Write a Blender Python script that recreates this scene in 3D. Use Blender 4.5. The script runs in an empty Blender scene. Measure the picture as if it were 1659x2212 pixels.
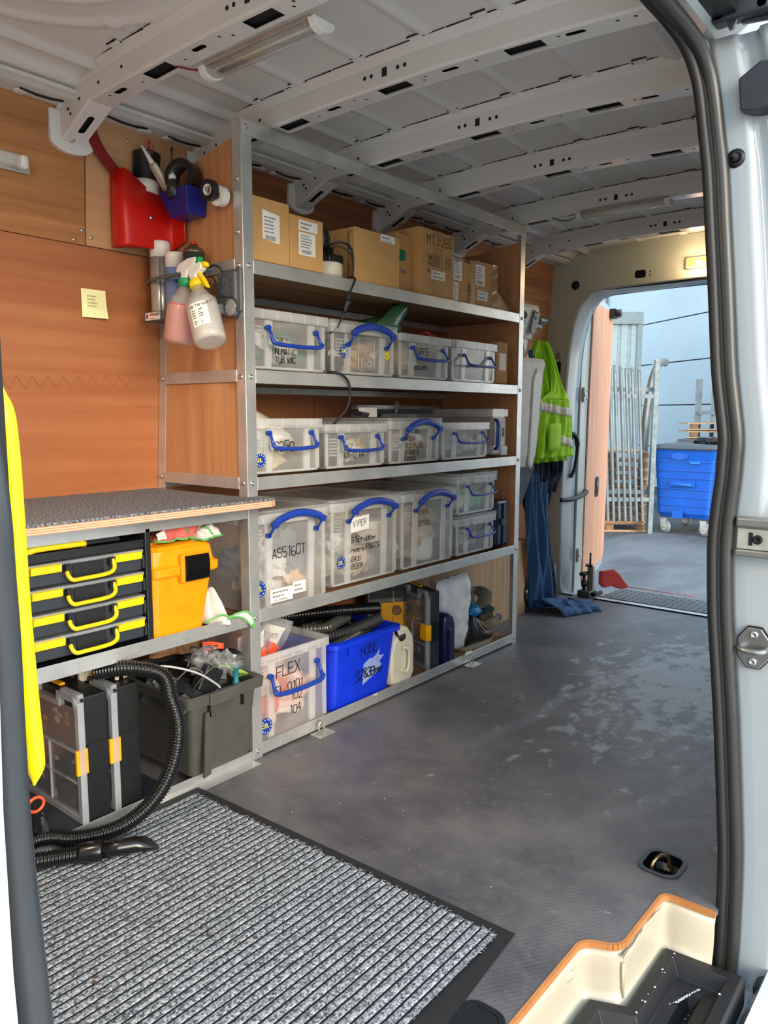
import bpy, bmesh, math, random
from mathutils import Matrix, Vector, noise
random.seed(7)
S = bpy.context.scene
COL = S.collection
R = math.radians
V = Vector

# ---------------------------------------------------------------- camera
cam_data = bpy.data.cameras.new('camera')
cam = bpy.data.objects.new('camera', cam_data)
COL.objects.link(cam)
CX = ((0.633680, 0.096636, -0.767536), (-0.773592, 0.082098, -0.628343), (0.002293, 0.991928, 0.126781))
cam.matrix_world = Matrix(((CX[0][0], CX[0][1], CX[0][2], -1.5433), (CX[1][0], CX[1][1], CX[1][2], -1.8001),
                           (CX[2][0], CX[2][1], CX[2][2], 1.1), (0, 0, 0, 1)))
cam_data.sensor_fit = 'HORIZONTAL'
cam_data.sensor_width = 36
cam_data.lens = 36 * 1660 / 1659
cam_data.clip_start = 0.02
S.camera = cam

# ---------------------------------------------------------------- light, exposure
S.view_settings.view_transform = 'Standard'
S.view_settings.look = 'None'
S.view_settings.gamma = 1
S.view_settings.use_curve_mapping = False
S.view_settings.exposure = 1.52
W = bpy.data.worlds.new('sky')
S.world = W
W.use_nodes = True
nt = W.node_tree
bg = nt.nodes['Background']
tc = nt.nodes.new('ShaderNodeTexCoord')
sp = nt.nodes.new('ShaderNodeSeparateXYZ')
rp = nt.nodes.new('ShaderNodeValToRGB')
nt.links.new(tc.outputs['Generated'], sp.inputs[0])
nt.links.new(sp.outputs['Z'], rp.inputs[0])
rp.color_ramp.elements[0].position = 0.0
rp.color_ramp.elements[0].color = (0.90, 0.92, 0.90, 1)
rp.color_ramp.elements[1].position = 0.75
rp.color_ramp.elements[1].color = (0.50, 0.70, 0.95, 1)
nt.links.new(rp.outputs[0], bg.inputs[0])
bg.inputs[1].default_value = 1.0
sun_d = bpy.data.lights.new('low_sun', 'SUN')
sun_d.energy = 1.35
sun_d.angle = R(28)
sun_d.color = (1.0, 0.86, 0.68)
sun = bpy.data.objects.new('low_sun', sun_d)
COL.objects.link(sun)
sun.rotation_euler = V((0.30, 0.90, -0.30)).to_track_quat('-Z', 'Y').to_euler()

# ---------------------------------------------------------------- helpers
def lin(h):
    h = h.lstrip('#')
    c = [int(h[i:i + 2], 16) / 255 for i in (0, 2, 4)]
    return tuple((x / 12.92 if x <= .04045 else ((x + .055) / 1.055) ** 2.4) for x in c) + (1,)

class NB:
    """small wrapper for node graphs"""
    def __init__(s, name):
        s.m = bpy.data.materials.new(name); s.m.use_nodes = True
        s.t = s.m.node_tree; s.n = s.t.nodes; s.l = s.t.links
        s.b = s.n['Principled BSDF']; s.out = s.n['Material Output']
        s.tc = s.n.new('ShaderNodeTexCoord')
        s.co = s.tc.outputs['Object']
    def add(s, typ, **k):
        n = s.n.new(typ)
        for a, b in k.items(): setattr(n, a, b)
        return n
    def link(s, a, b): s.l.new(a, b)
    def mapping(s, scale=(1, 1, 1), rot=(0, 0, 0), loc=(0, 0, 0)):
        m = s.add('ShaderNodeMapping'); m.inputs['Scale'].default_value = scale
        m.inputs['Rotation'].default_value = rot; m.inputs['Location'].default_value = loc
        s.link(s.co, m.inputs[0]); return m.outputs[0]
    def noise(s, scale, detail=3, vec=None, rough=.5):
        n = s.add('ShaderNodeTexNoise'); n.inputs['Scale'].default_value = scale
        n.inputs['Detail'].default_value = detail; n.inputs['Roughness'].default_value = rough
        s.link(vec if vec is not None else s.co, n.inputs['Vector']); return n.outputs['Fac']
    def ramp(s, fac, a, b, pa=.3, pb=.7):
        r = s.add('ShaderNodeValToRGB'); e = r.color_ramp.elements
        e[0].position = pa; e[1].position = pb; e[0].color = a; e[1].color = b
        s.link(fac, r.inputs[0]); return r.outputs[0]
    def mix(s, fac, a, b, mode='MIX'):
        m = s.add('ShaderNodeMix', data_type='RGBA', blend_type=mode)
        for sock, v in ((m.inputs[0], fac), (m.inputs[6], a), (m.inputs[7], b)):
            if hasattr(v, 'links'): s.link(v, sock)
            else: sock.default_value = v
        return m.outputs[2]
    def math(s, op, a, b=0.0, clamp=False):
        m = s.add('ShaderNodeMath', operation=op, use_clamp=clamp)
        for sock, v in ((m.inputs[0], a), (m.inputs[1], b)):
            if hasattr(v, 'links'): s.link(v, sock)
            else: sock.default_value = v
        return m.outputs[0]
    def bump(s, h, strength=.3, dist=.002):
        b = s.add('ShaderNodeBump'); b.inputs['Strength'].default_value = strength
        b.inputs['Distance'].default_value = dist
        s.link(h, b.inputs['Height']); s.link(b.outputs[0], s.b.inputs['Normal'])
    def set(s, col=None, rough=None, metal=None, spec=None, **k):
        def put(n, v):
            if hasattr(v, 'links'): s.link(v, s.b.inputs[n])
            else: s.b.inputs[n].default_value = v
        if col is not None: put('Base Color', col)
        if rough is not None: put('Roughness', rough)
        if metal is not None: put('Metallic', metal)
        if spec is not None: put('Specular IOR Level', spec)
        for a, b in k.items(): put(a.replace('_', ' '), b)
        return s.m

MC = {}
def mat(hexcol, rough=.5, metal=0, var=.12, vs=18, bump=0, bs=200, spec=.5, **k):
    """plain procedural material: slight colour drift and relief"""
    key = (hexcol, rough, metal, var, vs, bump, bs, spec, tuple(k.items()))
    if key in MC: return MC[key]
    b = NB('m_' + hexcol.strip('#')); c = lin(hexcol)
    d = tuple(x * (1 - var) for x in c[:3]) + (1,); e = tuple(min(1, x * (1 + var * .7)) for x in c[:3]) + (1,)
    b.set(b.ramp(b.noise(vs, 4), d, e), rough, metal, spec, **k)
    if bump: b.bump(b.noise(bs, 2), bump, .001)
    MC[key] = b.m
    return b.m

def plywood(name, a, b_, axis='z', scale=1.0, rough=.55):
    b = NB(name)
    st = {'z': (34, 34, 1.6), 'x': (1.6, 34, 34), 'y': (34, 1.6, 34)}[axis]
    v = b.mapping(tuple(x * scale for x in st))
    n1 = b.noise(1.6, 6, v, .62)
    n2 = b.noise(2.2, 3)
    c = b.ramp(n1, lin(a), lin(b_), .36, .66)
    c = b.mix(b.math('MULTIPLY', b.ramp(n2, (0, 0, 0, 1), (1, 1, 1, 1), .45, .75), .35), c, lin(a))
    b.set(c, rough, 0, .35); b.bump(n1, .12, .001)
    return b.m

def clear_plastic(name, tint, fac, rough=.25, gloss=.08):
    b = NB(name)
    tr = b.add('ShaderNodeBsdfTransparent'); tr.inputs[0].default_value = (.97, .98, .98, 1)
    df = b.add('ShaderNodeBsdfPrincipled'); df.inputs['Base Color'].default_value = lin(tint)
    df.inputs['Roughness'].default_value = rough
    tl = b.add('ShaderNodeBsdfTranslucent'); tl.inputs[0].default_value = lin(tint)
    m0 = b.add('ShaderNodeMixShader'); m0.inputs[0].default_value = .4
    b.link(df.outputs[0], m0.inputs[1]); b.link(tl.outputs[0], m0.inputs[2])
    m = b.add('ShaderNodeMixShader')
    f = b.ramp(b.noise(9, 3), (fac * .8,) * 3 + (1,), (fac * 1.2,) * 3 + (1,), .3, .7)
    b.link(f, m.inputs[0])
    b.link(tr.outputs[0], m.inputs[1]); b.link(m0.outputs[0], m.inputs[2])
    gl = b.add('ShaderNodeBsdfGlossy'); gl.inputs['Roughness'].default_value = rough * .6
    lw = b.add('ShaderNodeLayerWeight'); lw.inputs[0].default_value = .35
    m2 = b.add('ShaderNodeMixShader')
    b.link(b.math('MULTIPLY', lw.outputs['Facing'], gloss * 4, True), m2.inputs[0])
    b.link(m.outputs[0], m2.inputs[1]); b.link(gl.outputs[0], m2.inputs[2])
    b.link(m2.outputs[0], b.out.inputs[0])
    return b.m

class MB:
    def __init__(s):
        s.v = []; s.f = []; s.mi = []; s.sm = []; s.cur = 0; s.smooth = False; s.M = Matrix.Identity(4)
    def addv(s, p): s.v.append(tuple(s.M @ V(p))); return len(s.v) - 1
    def face(s, idx): s.f.append(tuple(idx)); s.mi.append(s.cur); s.sm.append(s.smooth)
    def poly(s, pts): s.face([s.addv(p) for p in pts])
    def box(s, x0, x1, y0, y1, z0, z1):
        i = [s.addv(p) for p in ((x0, y0, z0), (x1, y0, z0), (x1, y1, z0), (x0, y1, z0), (x0, y0, z1), (x1, y0, z1), (x1, y1, z1), (x0, y1, z1))]
        for q in ((3, 2, 1, 0), (4, 5, 6, 7), (0, 1, 5, 4), (1, 2, 6, 5), (2, 3, 7, 6), (3, 0, 4, 7)): s.face([i[k] for k in q])
        return s
    def prism(s, pts, axis, a, b):
        """pts: 2D outline in the two remaining axes (cyclic order of xyz minus axis)"""
        def P(p, w):
            return {'x': (w, p[0], p[1]), 'y': (p[0], w, p[1]), 'z': (p[0], p[1], w)}[axis]
        n = len(pts)
        i0 = [s.addv(P(p, a)) for p in pts]; i1 = [s.addv(P(p, b)) for p in pts]
        sm = s.smooth; s.smooth = False
        s.face(i0[::-1]); s.face(i1); s.smooth = sm
        for k in range(n): s.face((i0[k], i0[(k + 1) % n], i1[(k + 1) % n], i1[k]))
        return s
    def loft(s, rings, cap=True, closed=True):
        ids = [[s.addv(p) for p in r] for r in rings]
        n = len(ids[0])
        for a, b in zip(ids[:-1], ids[1:]):
            for k in range(n if closed else n - 1):
                s.face((a[k], a[(k + 1) % n], b[(k + 1) % n], b[k]))
        if cap and closed:
            sm = s.smooth; s.smooth = False
            s.face(ids[0][::-1]); s.face(ids[-1]); s.smooth = sm
        return s
    def tube(s, path, r, seg=8, cap=True, closed=False, flat=1.0):
        pts = [V(p) for p in path]; n = len(pts)
        rr = r if isinstance(r, (list, tuple)) else [r] * n
        tans = []
        for i in range(n):
            a = pts[(i - 1) % n] if (closed or i > 0) else pts[i]
            b = pts[(i + 1) % n] if (closed or i < n - 1) else pts[i]
            t = b - a; tans.append(t.normalized() if t.length > 1e-9 else V((0, 0, 1)))
        up = V((0, 0, 1)) if abs(tans[0].z) < .9 else V((1, 0, 0))
        nrm = (up - tans[0] * up.dot(tans[0])).normalized()
        rings = []; prev = tans[0]
        for i in range(n):
            ax = prev.cross(tans[i])
            if ax.length > 1e-6: nrm = Matrix.Rotation(prev.angle(tans[i]), 3, ax.normalized()) @ nrm
            nrm = (nrm - tans[i] * nrm.dot(tans[i])).normalized()
            bi = tans[i].cross(nrm); prev = tans[i]
            rings.append([pts[i] + (nrm * math.cos(2 * math.pi * k / seg) * flat + bi * math.sin(2 * math.pi * k / seg)) * rr[i] for k in range(seg)])
        if closed: rings.append(rings[0])
        sm = s.smooth; s.smooth = seg > 5
        s.loft(rings, cap and not closed); s.smooth = sm
        return s
    def lathe(s, prof, c=(0, 0, 0), axis=(0, 0, 1), seg=16, cap=True):
        q = V((0, 0, 1)).rotation_difference(V(axis)).to_matrix(); c = V(c)
        rings = [[c + q @ V((r * math.cos(2 * math.pi * k / seg), r * math.sin(2 * math.pi * k / seg), z)) for k in range(seg)] for r, z in prof]
        sm = s.smooth; s.smooth = True
        s.loft(rings, cap); s.smooth = sm
        return s
    def cyl(s, a, b, r, seg=12, r2=None):
        a = V(a); b = V(b)
        return s.lathe([(r, 0), (r if r2 is None else r2, (b - a).length)], a, b - a, seg)
    def grid(s, fn, nu, nv, closed_u=False):
        ids = [[s.addv(fn(i / nu, j / nv)) for j in range(nv + 1)] for i in range(nu + (0 if closed_u else 1))]
        m = len(ids)
        for i in range(nu):
            for j in range(nv):
                s.face((ids[i][j], ids[(i + 1) % m][j], ids[(i + 1) % m][j + 1], ids[i][j + 1]))
        return s
    def blob(s, c, r, seed=0, amp=.35, n=8, freq=1.6, flatb=None):
        c = V(c); rings = []
        for i in range(1, n):
            th = math.pi * i / n; ring = []
            for k in range(n * 2):
                ph = math.pi * k / n
                d = V((math.sin(th) * math.cos(ph), math.sin(th) * math.sin(ph), math.cos(th)))
                w = 1 + amp * noise.noise(d * freq + V((seed * 3.1, seed * 1.7, seed)))
                p = c + V((d.x * r[0], d.y * r[1], d.z * r[2])) * w
                if flatb is not None: p.z = max(p.z, flatb)
                ring.append(p)
            rings.append(ring)
        return s.loft(rings, True)
    def polyhole(s, outer, holes, axis, a, b):
        """flat plate with holes, between a and b along axis"""
        bm = bmesh.new()
        def P(p, w): return {'x': (w, p[0], p[1]), 'y': (p[0], w, p[1]), 'z': (p[0], p[1], w)}[axis]
        loops = [outer] + list(holes); edges = []
        for lp in loops:
            vs = [bm.verts.new(P(p, 0)) for p in lp]
            for k in range(len(vs)): edges.append(bm.edges.new((vs[k], vs[(k + 1) % len(vs)])))
        bmesh.ops.triangle_fill(bm, use_beauty=True, use_dissolve=False, edges=edges)
        bm.verts.index_update()
        k = 'xyz'.index(axis)
        def shift(co, w): c = list(co); c[k] = w; return c
        base = {w: [s.addv(shift(v.co, w)) for v in bm.verts] for w in (a, b)}
        for f in bm.faces:
            ii = [v.index for v in f.verts]
            s.face([base[a][i] for i in ii][::-1]); s.face([base[b][i] for i in ii])
        for e in edges:
            i, j = e.verts[0].index, e.verts[1].index
            s.face((base[a][i], base[a][j], base[b][j], base[b][i]))
        bm.free(); return s
    def build(s, name, mats, parent=None, bevel=0, smooth=False, solid=0, sub=0, fix=True, **tags):
        me = bpy.data.meshes.new(name)
        me.from_pydata(s.v, [], s.f)
        if not isinstance(mats, (list, tuple)): mats = [mats]
        for m in mats: me.materials.append(m)
        me.polygons.foreach_set('material_index', s.mi)
        me.polygons.foreach_set('use_smooth', [bool(x or smooth) for x in s.sm])
        if fix:
            bm = bmesh.new(); bm.from_mesh(me)
            bmesh.ops.recalc_face_normals(bm, faces=bm.faces); bm.to_mesh(me); bm.free()
        o = bpy.data.objects.new(name, me); COL.objects.link(o)
        if parent is not None:
            o.parent = parent; o.matrix_parent_inverse = Matrix.Translation(-V(parent.location)) if parent.type == 'EMPTY' else Matrix.Identity(4)
        if solid:
            md = o.modifiers.new('solid', 'SOLIDIFY'); md.thickness = solid; md.offset = 0
        if bevel:
            md = o.modifiers.new('bevel', 'BEVEL'); md.width = bevel; md.segments = 2; md.limit_method = 'ANGLE'; md.angle_limit = R(40)
        if sub:
            md = o.modifiers.new('sub', 'SUBSURF'); md.levels = sub; md.render_levels = sub
        for a, b in tags.items(): o[a] = b
        return o

def thing(name, label, cat, loc=(0, 0, 0), group=None, kind=None):
    o = bpy.data.objects.new(name, None); COL.objects.link(o); o.location = loc; o.empty_display_size = .05
    if label: o['label'] = label
    if cat: o['category'] = cat
    if group: o['group'] = group
    if kind: o['kind'] = kind
    return o

def rrect(w, h, r, n=4, cx=0, cy=0):
    out = []
    for qx, qy, a0 in ((1, 1, 0), (-1, 1, 90), (-1, -1, 180), (1, -1, 270)):
        for k in range(n + 1):
            a = R(a0 + 90 * k / n)
            out.append((cx + qx * (w / 2 - r) + r * math.cos(a), cy + qy * (h / 2 - r) + r * math.sin(a)))
    return out
def circ(cx, cy, r, n=12, ry=None):
    return [(cx + r * math.cos(2 * math.pi * k / n), cy + (ry or r) * math.sin(2 * math.pi * k / n)) for k in range(n)]
def lerp(a, b, t): return a + (b - a) * t
def interp(tab, x):
    if x <= tab[0][0]: return tab[0][1]
    for (a, u), (b, v) in zip(tab[:-1], tab[1:]):
        if x <= b: return u + (v - u) * (x - a) / (b - a)
    return tab[-1][1]
def spline(pts, n=8, closed=False):
    pts = [V(p) for p in pts]; out = []; m = len(pts)
    for i in range(m if closed else m - 1):
        p0 = pts[(i - 1) % m] if (closed or i > 0) else pts[i]
        p1 = pts[i]; p2 = pts[(i + 1) % m]
        p3 = pts[(i + 2) % m] if (closed or i + 2 < m) else p2
        for k in range(n):
            t = k / n
            out.append(.5 * ((2 * p1) + (p2 - p0) * t + (2 * p0 - 5 * p1 + 4 * p2 - p3) * t * t + (3 * p1 - p0 - 3 * p2 + p3) * t ** 3))
    if not closed: out.append(pts[-1])
    return out
def corrugated(path, r, pitch=.007, seg=14, depth=.1):
    """hose rings along a path: returns path points and radii"""
    L = [0]
    for a, b in zip(path[:-1], path[1:]): L.append(L[-1] + (b - a).length)
    n = int(L[-1] / pitch) * 4; out = []; rr = []; j = 0
    for i in range(n + 1):
        d = L[-1] * i / n
        while j < len(L) - 2 and L[j + 1] < d: j += 1
        t = (d - L[j]) / max(1e-9, L[j + 1] - L[j])
        out.append(path[j].lerp(path[j + 1], t)); rr.append(r * (1 - (0, depth * .5, depth, depth * .5)[(i + 2) % 4] * 1.4))
    return out, rr

FONT = {'A': '002640|1232', 'B': '00063645443303|3342413000', 'C': '4536160501103041', 'D': '00062644422000', 'E': '46060040|0333',
        'F': '460600|0333', 'G': '45361605011030414323', 'H': '0006|4046|0343', 'I': '2026', 'J': '4641301001', 'K': '0006|460340',
        'L': '060040', 'M': '0006234640', 'N': '00064046', 'O': '100105163645413010', 'P': '00063645443303', 'Q': '100105163645413010|2240',
        'R': '00063645443303|2340', 'S': '453616050413334241301001', 'T': '0646|2026', 'U': '060110304146', 'V': '062046', 'W': '0610233046',
        'X': '0640|4600', 'Y': '062346|2320', 'Z': '06460040', '0': '100105163645413010', '1': '152620', '2': '05163645440040',
        '3': '051636453423|23334241301001', '4': '30360242', '5': '460603334241301001', '6': '3616050110304142331302', '7': '064610',
        '8': '13040516364544331302011030414233', '9': '4433130405163645413010', '&': '40051626350110203042', '+': '2125|0343', '-': '0343',
        '.': '2021', '/': '0046', 'a': '43230201103041|4440', 'b': '0600304143341303', 'c': '4333130301102040', 'e': '0242331301103040',
        'i': '2023|2526', 'l': '2620', 'm': '0003|0213202302|23334340'.replace('0213202302', '02132320'), 'n': '0003|02133340', 'o': '10010213334241301 0'.replace(' ', ''),
        'r': '0003|021343', 's': '4313022140 30 00'.replace(' ', ''), 't': '262130|0444', 'u': '03011030 4143|4340'.replace(' ', ''), 'p': '0300|0333424101', 'd': '4600|4333130201104041'.replace('4600', '4640'), 'y': '0320|4300'}
FONT['s'] = '4313022241403000'[:-4] + '00'
def write(mb, text, o, u, v, size, wt=.0012, jit=.06, sp=1.25, seed=1):
    """marker strokes as thin raised ribbons on a surface; u right, v up"""
    rnd = random.Random(seed); o = V(o); u = V(u).normalized(); v = V(v).normalized(); n = u.cross(v)
    w = size * .58; x = 0
    for ch in text:
        if ch == ' ': x += w * sp * .8; continue
        g = FONT.get(ch) or FONT.get(ch.upper())
        if g:
            dy = rnd.uniform(-jit, jit) * size; sl = rnd.uniform(-jit, jit) * 1.2; sc = 1 + rnd.uniform(-jit, jit)
            for st in g.split('|'):
                P = []
                for k in range(0, len(st) - 1, 2):
                    a, b = int(st[k]), int(st[k + 1])
                    P.append(o + u * (x + (a / 4 + b / 6 * sl) * w) + v * (b / 6 * size * sc + dy))
                for a, b in zip(P[:-1], P[1:]):
                    d = (b - a)
                    if d.length < 1e-7: continue
                    d.normalize(); q = n.cross(d) * wt; a2 = a - d * wt * .6; b2 = b + d * wt * .6
                    i = [mb.addv(p) for p in (a2 - q, b2 - q, b2 + q, a2 + q)]
                    j = [mb.addv(p + n * .0003) for p in (a2 - q, b2 - q, b2 + q, a2 + q)]
                    mb.face(j); mb.face(i[::-1])
                    for k in range(4): mb.face((i[k], i[(k + 1) % 4], j[(k + 1) % 4], j[k]))
        x += w * (sp if ch not in 'I1li' else sp * .8)
    return x
def lines(mb, o, u, v, w, h, rows, seed=0, fill=.8):
    """rows of small print too small to read"""
    rnd = random.Random(seed); o = V(o); u = V(u).normalized(); v = V(v).normalized(); n = u.cross(v) * .0004
    for r in range(rows):
        x = 0; y = h * (1 - (r + .75) / rows); t = h / rows * .38
        end = w * rnd.uniform(fill * .6, fill)
        while x < end:
            l = w * rnd.uniform(.05, .16); l = min(l, end - x + .001)
            p = o + u * x + v * y + n
            mb.poly([p, p + u * l, p + u * l + v * t, p + v * t]); x += l + w * .025
def barcode(mb, o, u, v, w, h, seed=0):
    rnd = random.Random(seed); o = V(o); u = V(u).normalized(); v = V(v).normalized(); n = u.cross(v) * .0004; x = 0
    while x < w:
        t = rnd.choice((.02, .03, .05)) * w
        p = o + u * x + n; mb.poly([p, p + u * t, p + u * t + v * h, p + v * h]); x += t + rnd.choice((.02, .03, .04)) * w
UX, UZ = (1, 0, 0), (0, 0, 1)

# ---------------------------------------------------------------- materials
M = {}
def alu():
    b = NB('brushed_aluminium'); v = b.mapping((3, 3, 3)); n = b.noise(60, 4, b.mapping((1, 8, 8))); n2 = b.noise(7, 5)
    b.set(b.ramp(n2, lin('#bdbfbd'), lin('#dededa'), .3, .7), b.ramp(n, (.26,) * 3 + (1,), (.42,) * 3 + (1,)), .68); b.bump(n, .06, .0005); return b.m
M['alu'] = alu()
def paint(name, c, rough=.32, coat=.35):
    b = NB(name); n = b.noise(3, 3); d = tuple(x * .94 for x in lin(c)[:3]) + (1,)
    b.set(b.ramp(n, d, lin(c)), rough, 0, .5); b.b.inputs['Coat Weight'].default_value = coat; b.b.inputs['Coat Roughness'].default_value = .12
    b.bump(b.noise(400, 2), .03, .0004); return b.m
M['roof'] = paint('grey_white_roof_paint', '#d6d3cf', .42, .25)
M['roofrib'] = paint('grey_white_rib_paint', '#dad8d5', .34, .4)
M['white'] = paint('white_body_paint', '#a9b0b2', .22, .6)
M['cream'] = paint('cream_inner_sill_paint', '#bdb39c', .35, .3)
M['frame'] = paint('grey_inner_frame_paint', '#b9bdb0', .34, .4)
M['ply'] = plywood('red_brown_plywood', '#985a35', '#ab6e45', 'x', .35)
M['ply_pale'] = plywood('pale_brown_plywood', '#b4865e', '#c79a70', 'x', .4)
M['ply_end'] = plywood('upright_grain_plywood', '#b3794f', '#c69064', 'z', .45)
M['ply_door'] = plywood('pink_brown_door_plywood', '#c48f72', '#d9a888', 'z', .5)
M['ply_box'] = plywood('raw_plywood', '#b08a64', '#d0ac84', 'z', .6)
M['shelf_ply'] = plywood('shelf_plywood', '#7d5a3c', '#a07a54', 'x', .6)
def ply_edge():
    b = NB('plywood_edge'); w = b.add('ShaderNodeTexWave', wave_type='BANDS', bands_direction='Z'); w.inputs['Scale'].default_value = 55
    w.inputs['Distortion'].default_value = 1.2; b.link(b.co, w.inputs['Vector'])
    b.set(b.ramp(w.outputs['Fac'], lin('#b98264'), lin('#e6bc97'), .3, .7), .6); return b.m
M['ply_edge'] = ply_edge()
M['black'] = mat('#17191b', .42, bump=.1)
M['rubber'] = mat('#232425', .62, bump=.15, bs=120)
M['hosemat'] = mat('#101112', .22, spec=.6)
M['dark'] = mat('#0a0b0d', .7)
M['slate'] = mat('#2c3238', .45, bump=.08)
M['yellow'] = mat('#f0cf10', .38)
M['orange'] = mat('#ef9703', .36)
M['amber'] = mat('#f4ab10', .4)
M['blue'] = mat('#1d3d9c', .34)
M['crateblue'] = mat('#0b35d6', .36)
M['red'] = mat('#c8150c', .34)
M['darkred'] = mat('#7d1010', .45)
M['navy'] = mat('#141c48', .26)
M['whitep'] = mat('#e4e2dc', .4)
M['paper'] = mat('#ece8df', .7)
M['ink'] = mat('#16161a', .5)
M['greyink'] = mat('#7c7a78', .6)
M['note'] = mat('#f1ecb0', .7)
M['card'] = mat('#c99a5e', .8, var=.1, vs=8, bump=.1, bs=90)
M['card2'] = mat('#bf9159', .8, var=.12, vs=8, bump=.1, bs=90)
M['tape'] = mat('#a98253', .28, var=.08)
M['clear'] = clear_plastic('milky_clear_plastic', '#f8f7f2', .31)
M['clear2'] = clear_plastic('milky_clear_plastic_rim', '#f8f8f4', .46)
M['film'] = clear_plastic('thin_clear_film', '#f2f3f4', .22, .12, .2)
M['lid'] = clear_plastic('grey_clear_lid', '#cfd4d8', .6)
M['lidthin'] = clear_plastic('grey_clear_lid_window', '#a9b1b7', .28)
M['steel'] = mat('#a7a6a2', .3, .9, var=.15)
M['zinc'] = mat('#c9cabf', .4, .7, var=.15)
M['bolt'] = mat('#c8c9c6', .25, .9)
M['teal'] = mat('#0f6d78', .4)
M['machine'] = mat('#c9c4bb', .4)
M['grey'] = mat('#8d8f90', .5)
M['midgrey'] = mat('#5c5f61', .5)
M['crate'] = mat('#4a4a45', .5, bump=.15, bs=150)
M['cream_p'] = mat('#d9d2bb', .45)
M['hivis'] = mat('#9cd60c', .75, bump=.3, bs=300)
M['reflect'] = mat('#d7cdc0', .45)
M['cloth'] = mat('#31557e', .8, bump=.3, bs=300)
M['navycloth'] = mat('#11162c', .85, bump=.3, bs=300)
M['green'] = mat('#3b7a45', .4)
M['wash'] = mat('#d8d3c8', .85, bump=.4, bs=200)
M['pinkcloth'] = mat('#d9655c', .85, bump=.4, bs=200)
M['greentrim'] = mat('#5fb05a', .7)

# ---------------------------------------------------------------- structure: floor
def wy(z): return .475 if z < .85 else .475 - .075 * (z - .85)
def struct(o): o['kind'] = 'structure'; return o

def floor_mat():
    b = NB('dark_anti_slip_floor')
    hexa = b.add('ShaderNodeTexVoronoi'); hexa.inputs['Scale'].default_value = 110; hexa.inputs['Randomness'].default_value = .0
    b.link(b.mapping((1, .8, 1), (0, 0, .5)), hexa.inputs['Vector'])
    n1 = b.noise(2.6, 6, None, .65); n2 = b.noise(22, 6, None, .7); n3 = b.noise(9, 5, b.mapping((1, 1.4, 1), (0, 0, .6)), .68)
    base = b.ramp(n1, lin('#4c4b4f'), lin('#747170'), .35, .65)
    base = b.mix(b.math('MULTIPLY', b.ramp(n2, (0, 0, 0, 1), (1, 1, 1, 1), .5, .62), .3), base, lin('#78736f'))
    # scuffed, chalky area on the rear half of the floor, away from the rack
    sx = b.add('ShaderNodeSeparateXYZ'); b.link(b.co, sx.inputs[0])
    def band(o, c, w):
        d = b.math('ABSOLUTE', b.math('SUBTRACT', o, c)); return b.math('SUBTRACT', 1.0, b.math('DIVIDE', d, w), True)
    reg = b.math('MULTIPLY', band(sx.outputs[0], 1.65, 1.45), band(sx.outputs[1], -.82, .66))
    sc = b.math('ADD', b.math('MULTIPLY', n3, 1.0), b.math('MULTIPLY', reg, .34))
    scm = b.ramp(sc, (0, 0, 0, 1), (1, 1, 1, 1), .66, .74)
    col = b.mix(b.math('MULTIPLY', scm, .8), base, lin('#a6adb2'))
    # drag marks
    w = b.add('ShaderNodeTexWave', wave_type='RINGS'); w.inputs['Scale'].default_value = .55; w.inputs['Distortion'].default_value = 4.5; w.inputs['Detail'].default_value = 3
    b.link(b.mapping((1, 1, 1), (0, 0, .3), (-2.3, 1.6, 0)), w.inputs['Vector'])
    dm = b.math('MULTIPLY', b.ramp(w.outputs['Fac'], (0, 0, 0, 1), (1, 1, 1, 1), .965, .99), b.math('MULTIPLY', reg, .75))
    col = b.mix(dm, col, lin('#aeb3b6'))
    b.set(col, b.ramp(n2, (.38,) * 3 + (1,), (.55,) * 3 + (1,)), 0, .55)
    h = b.math('ADD', b.math('MULTIPLY', hexa.outputs['Distance'], .8), b.math('MULTIPLY', n2, .4))
    b.bump(h, .8, .0015)
    return b.m
def corner(p, c, q, r, n=5):
    p, c, q = V(p), V(c), V(q); a = c + (p - c).normalized() * r; b = c + (q - c).normalized() * r
    return [tuple((a * (1 - t) ** 2 + c * 2 * t * (1 - t) + b * t * t)) for t in [k / n for k in range(n + 1)]]
WELL = [(-1.45, -1.174)] + corner((-1, -1.174), (-.118, -1.174), (-.085, -1.247), .03) + corner((-.118, -1.174), (-.085, -1.247), (.1, -1.25), .025) \
    + corner((-.085, -1.25), (.154, -1.25), (.154, -1.36), .03) + [(.154, -1.37)]
mb = MB()
outer = WELL + [(.2, -1.372), (2.74, -1.30), (2.74, .47), (-1.45, .47)]
ringhole = rrect(.10, .085, .025, 4, .264, -1.212)
mb.polyhole(outer, [ringhole], 'z', -.012, 0)
fl = struct(mb.build('floor', [floor_mat()])); fl['label'] = 'dark anti-slip van floor with chalky scuffs'
# pale sawn edge of the floor board along the side step
mb = MB()
pts = WELL
for k in range(len(pts) - 1):
    (a, b), (c, d) = pts[k], pts[k + 1]
    n = V((d - b, -(c - a), 0)).normalized() * .007
    i = [mb.addv(p) for p in ((a, b, -.0125), (c, d, -.0125), (c + n.x, d + n.y, -.0125), (a + n.x, b + n.y, -.0125), (a, b, .0015), (c, d, .0015), (c + n.x, d + n.y, .0), (a + n.x, b + n.y, .0))]
    for q in ((3, 2, 1, 0), (4, 5, 6, 7), (0, 1, 5, 4), (1, 2, 6, 5), (2, 3, 7, 6), (3, 0, 4, 7)): mb.face([i[k2] for k2 in q])
mb.build('plywood_edge', mat('#b5763f', .6, bump=.2), fl)
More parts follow.
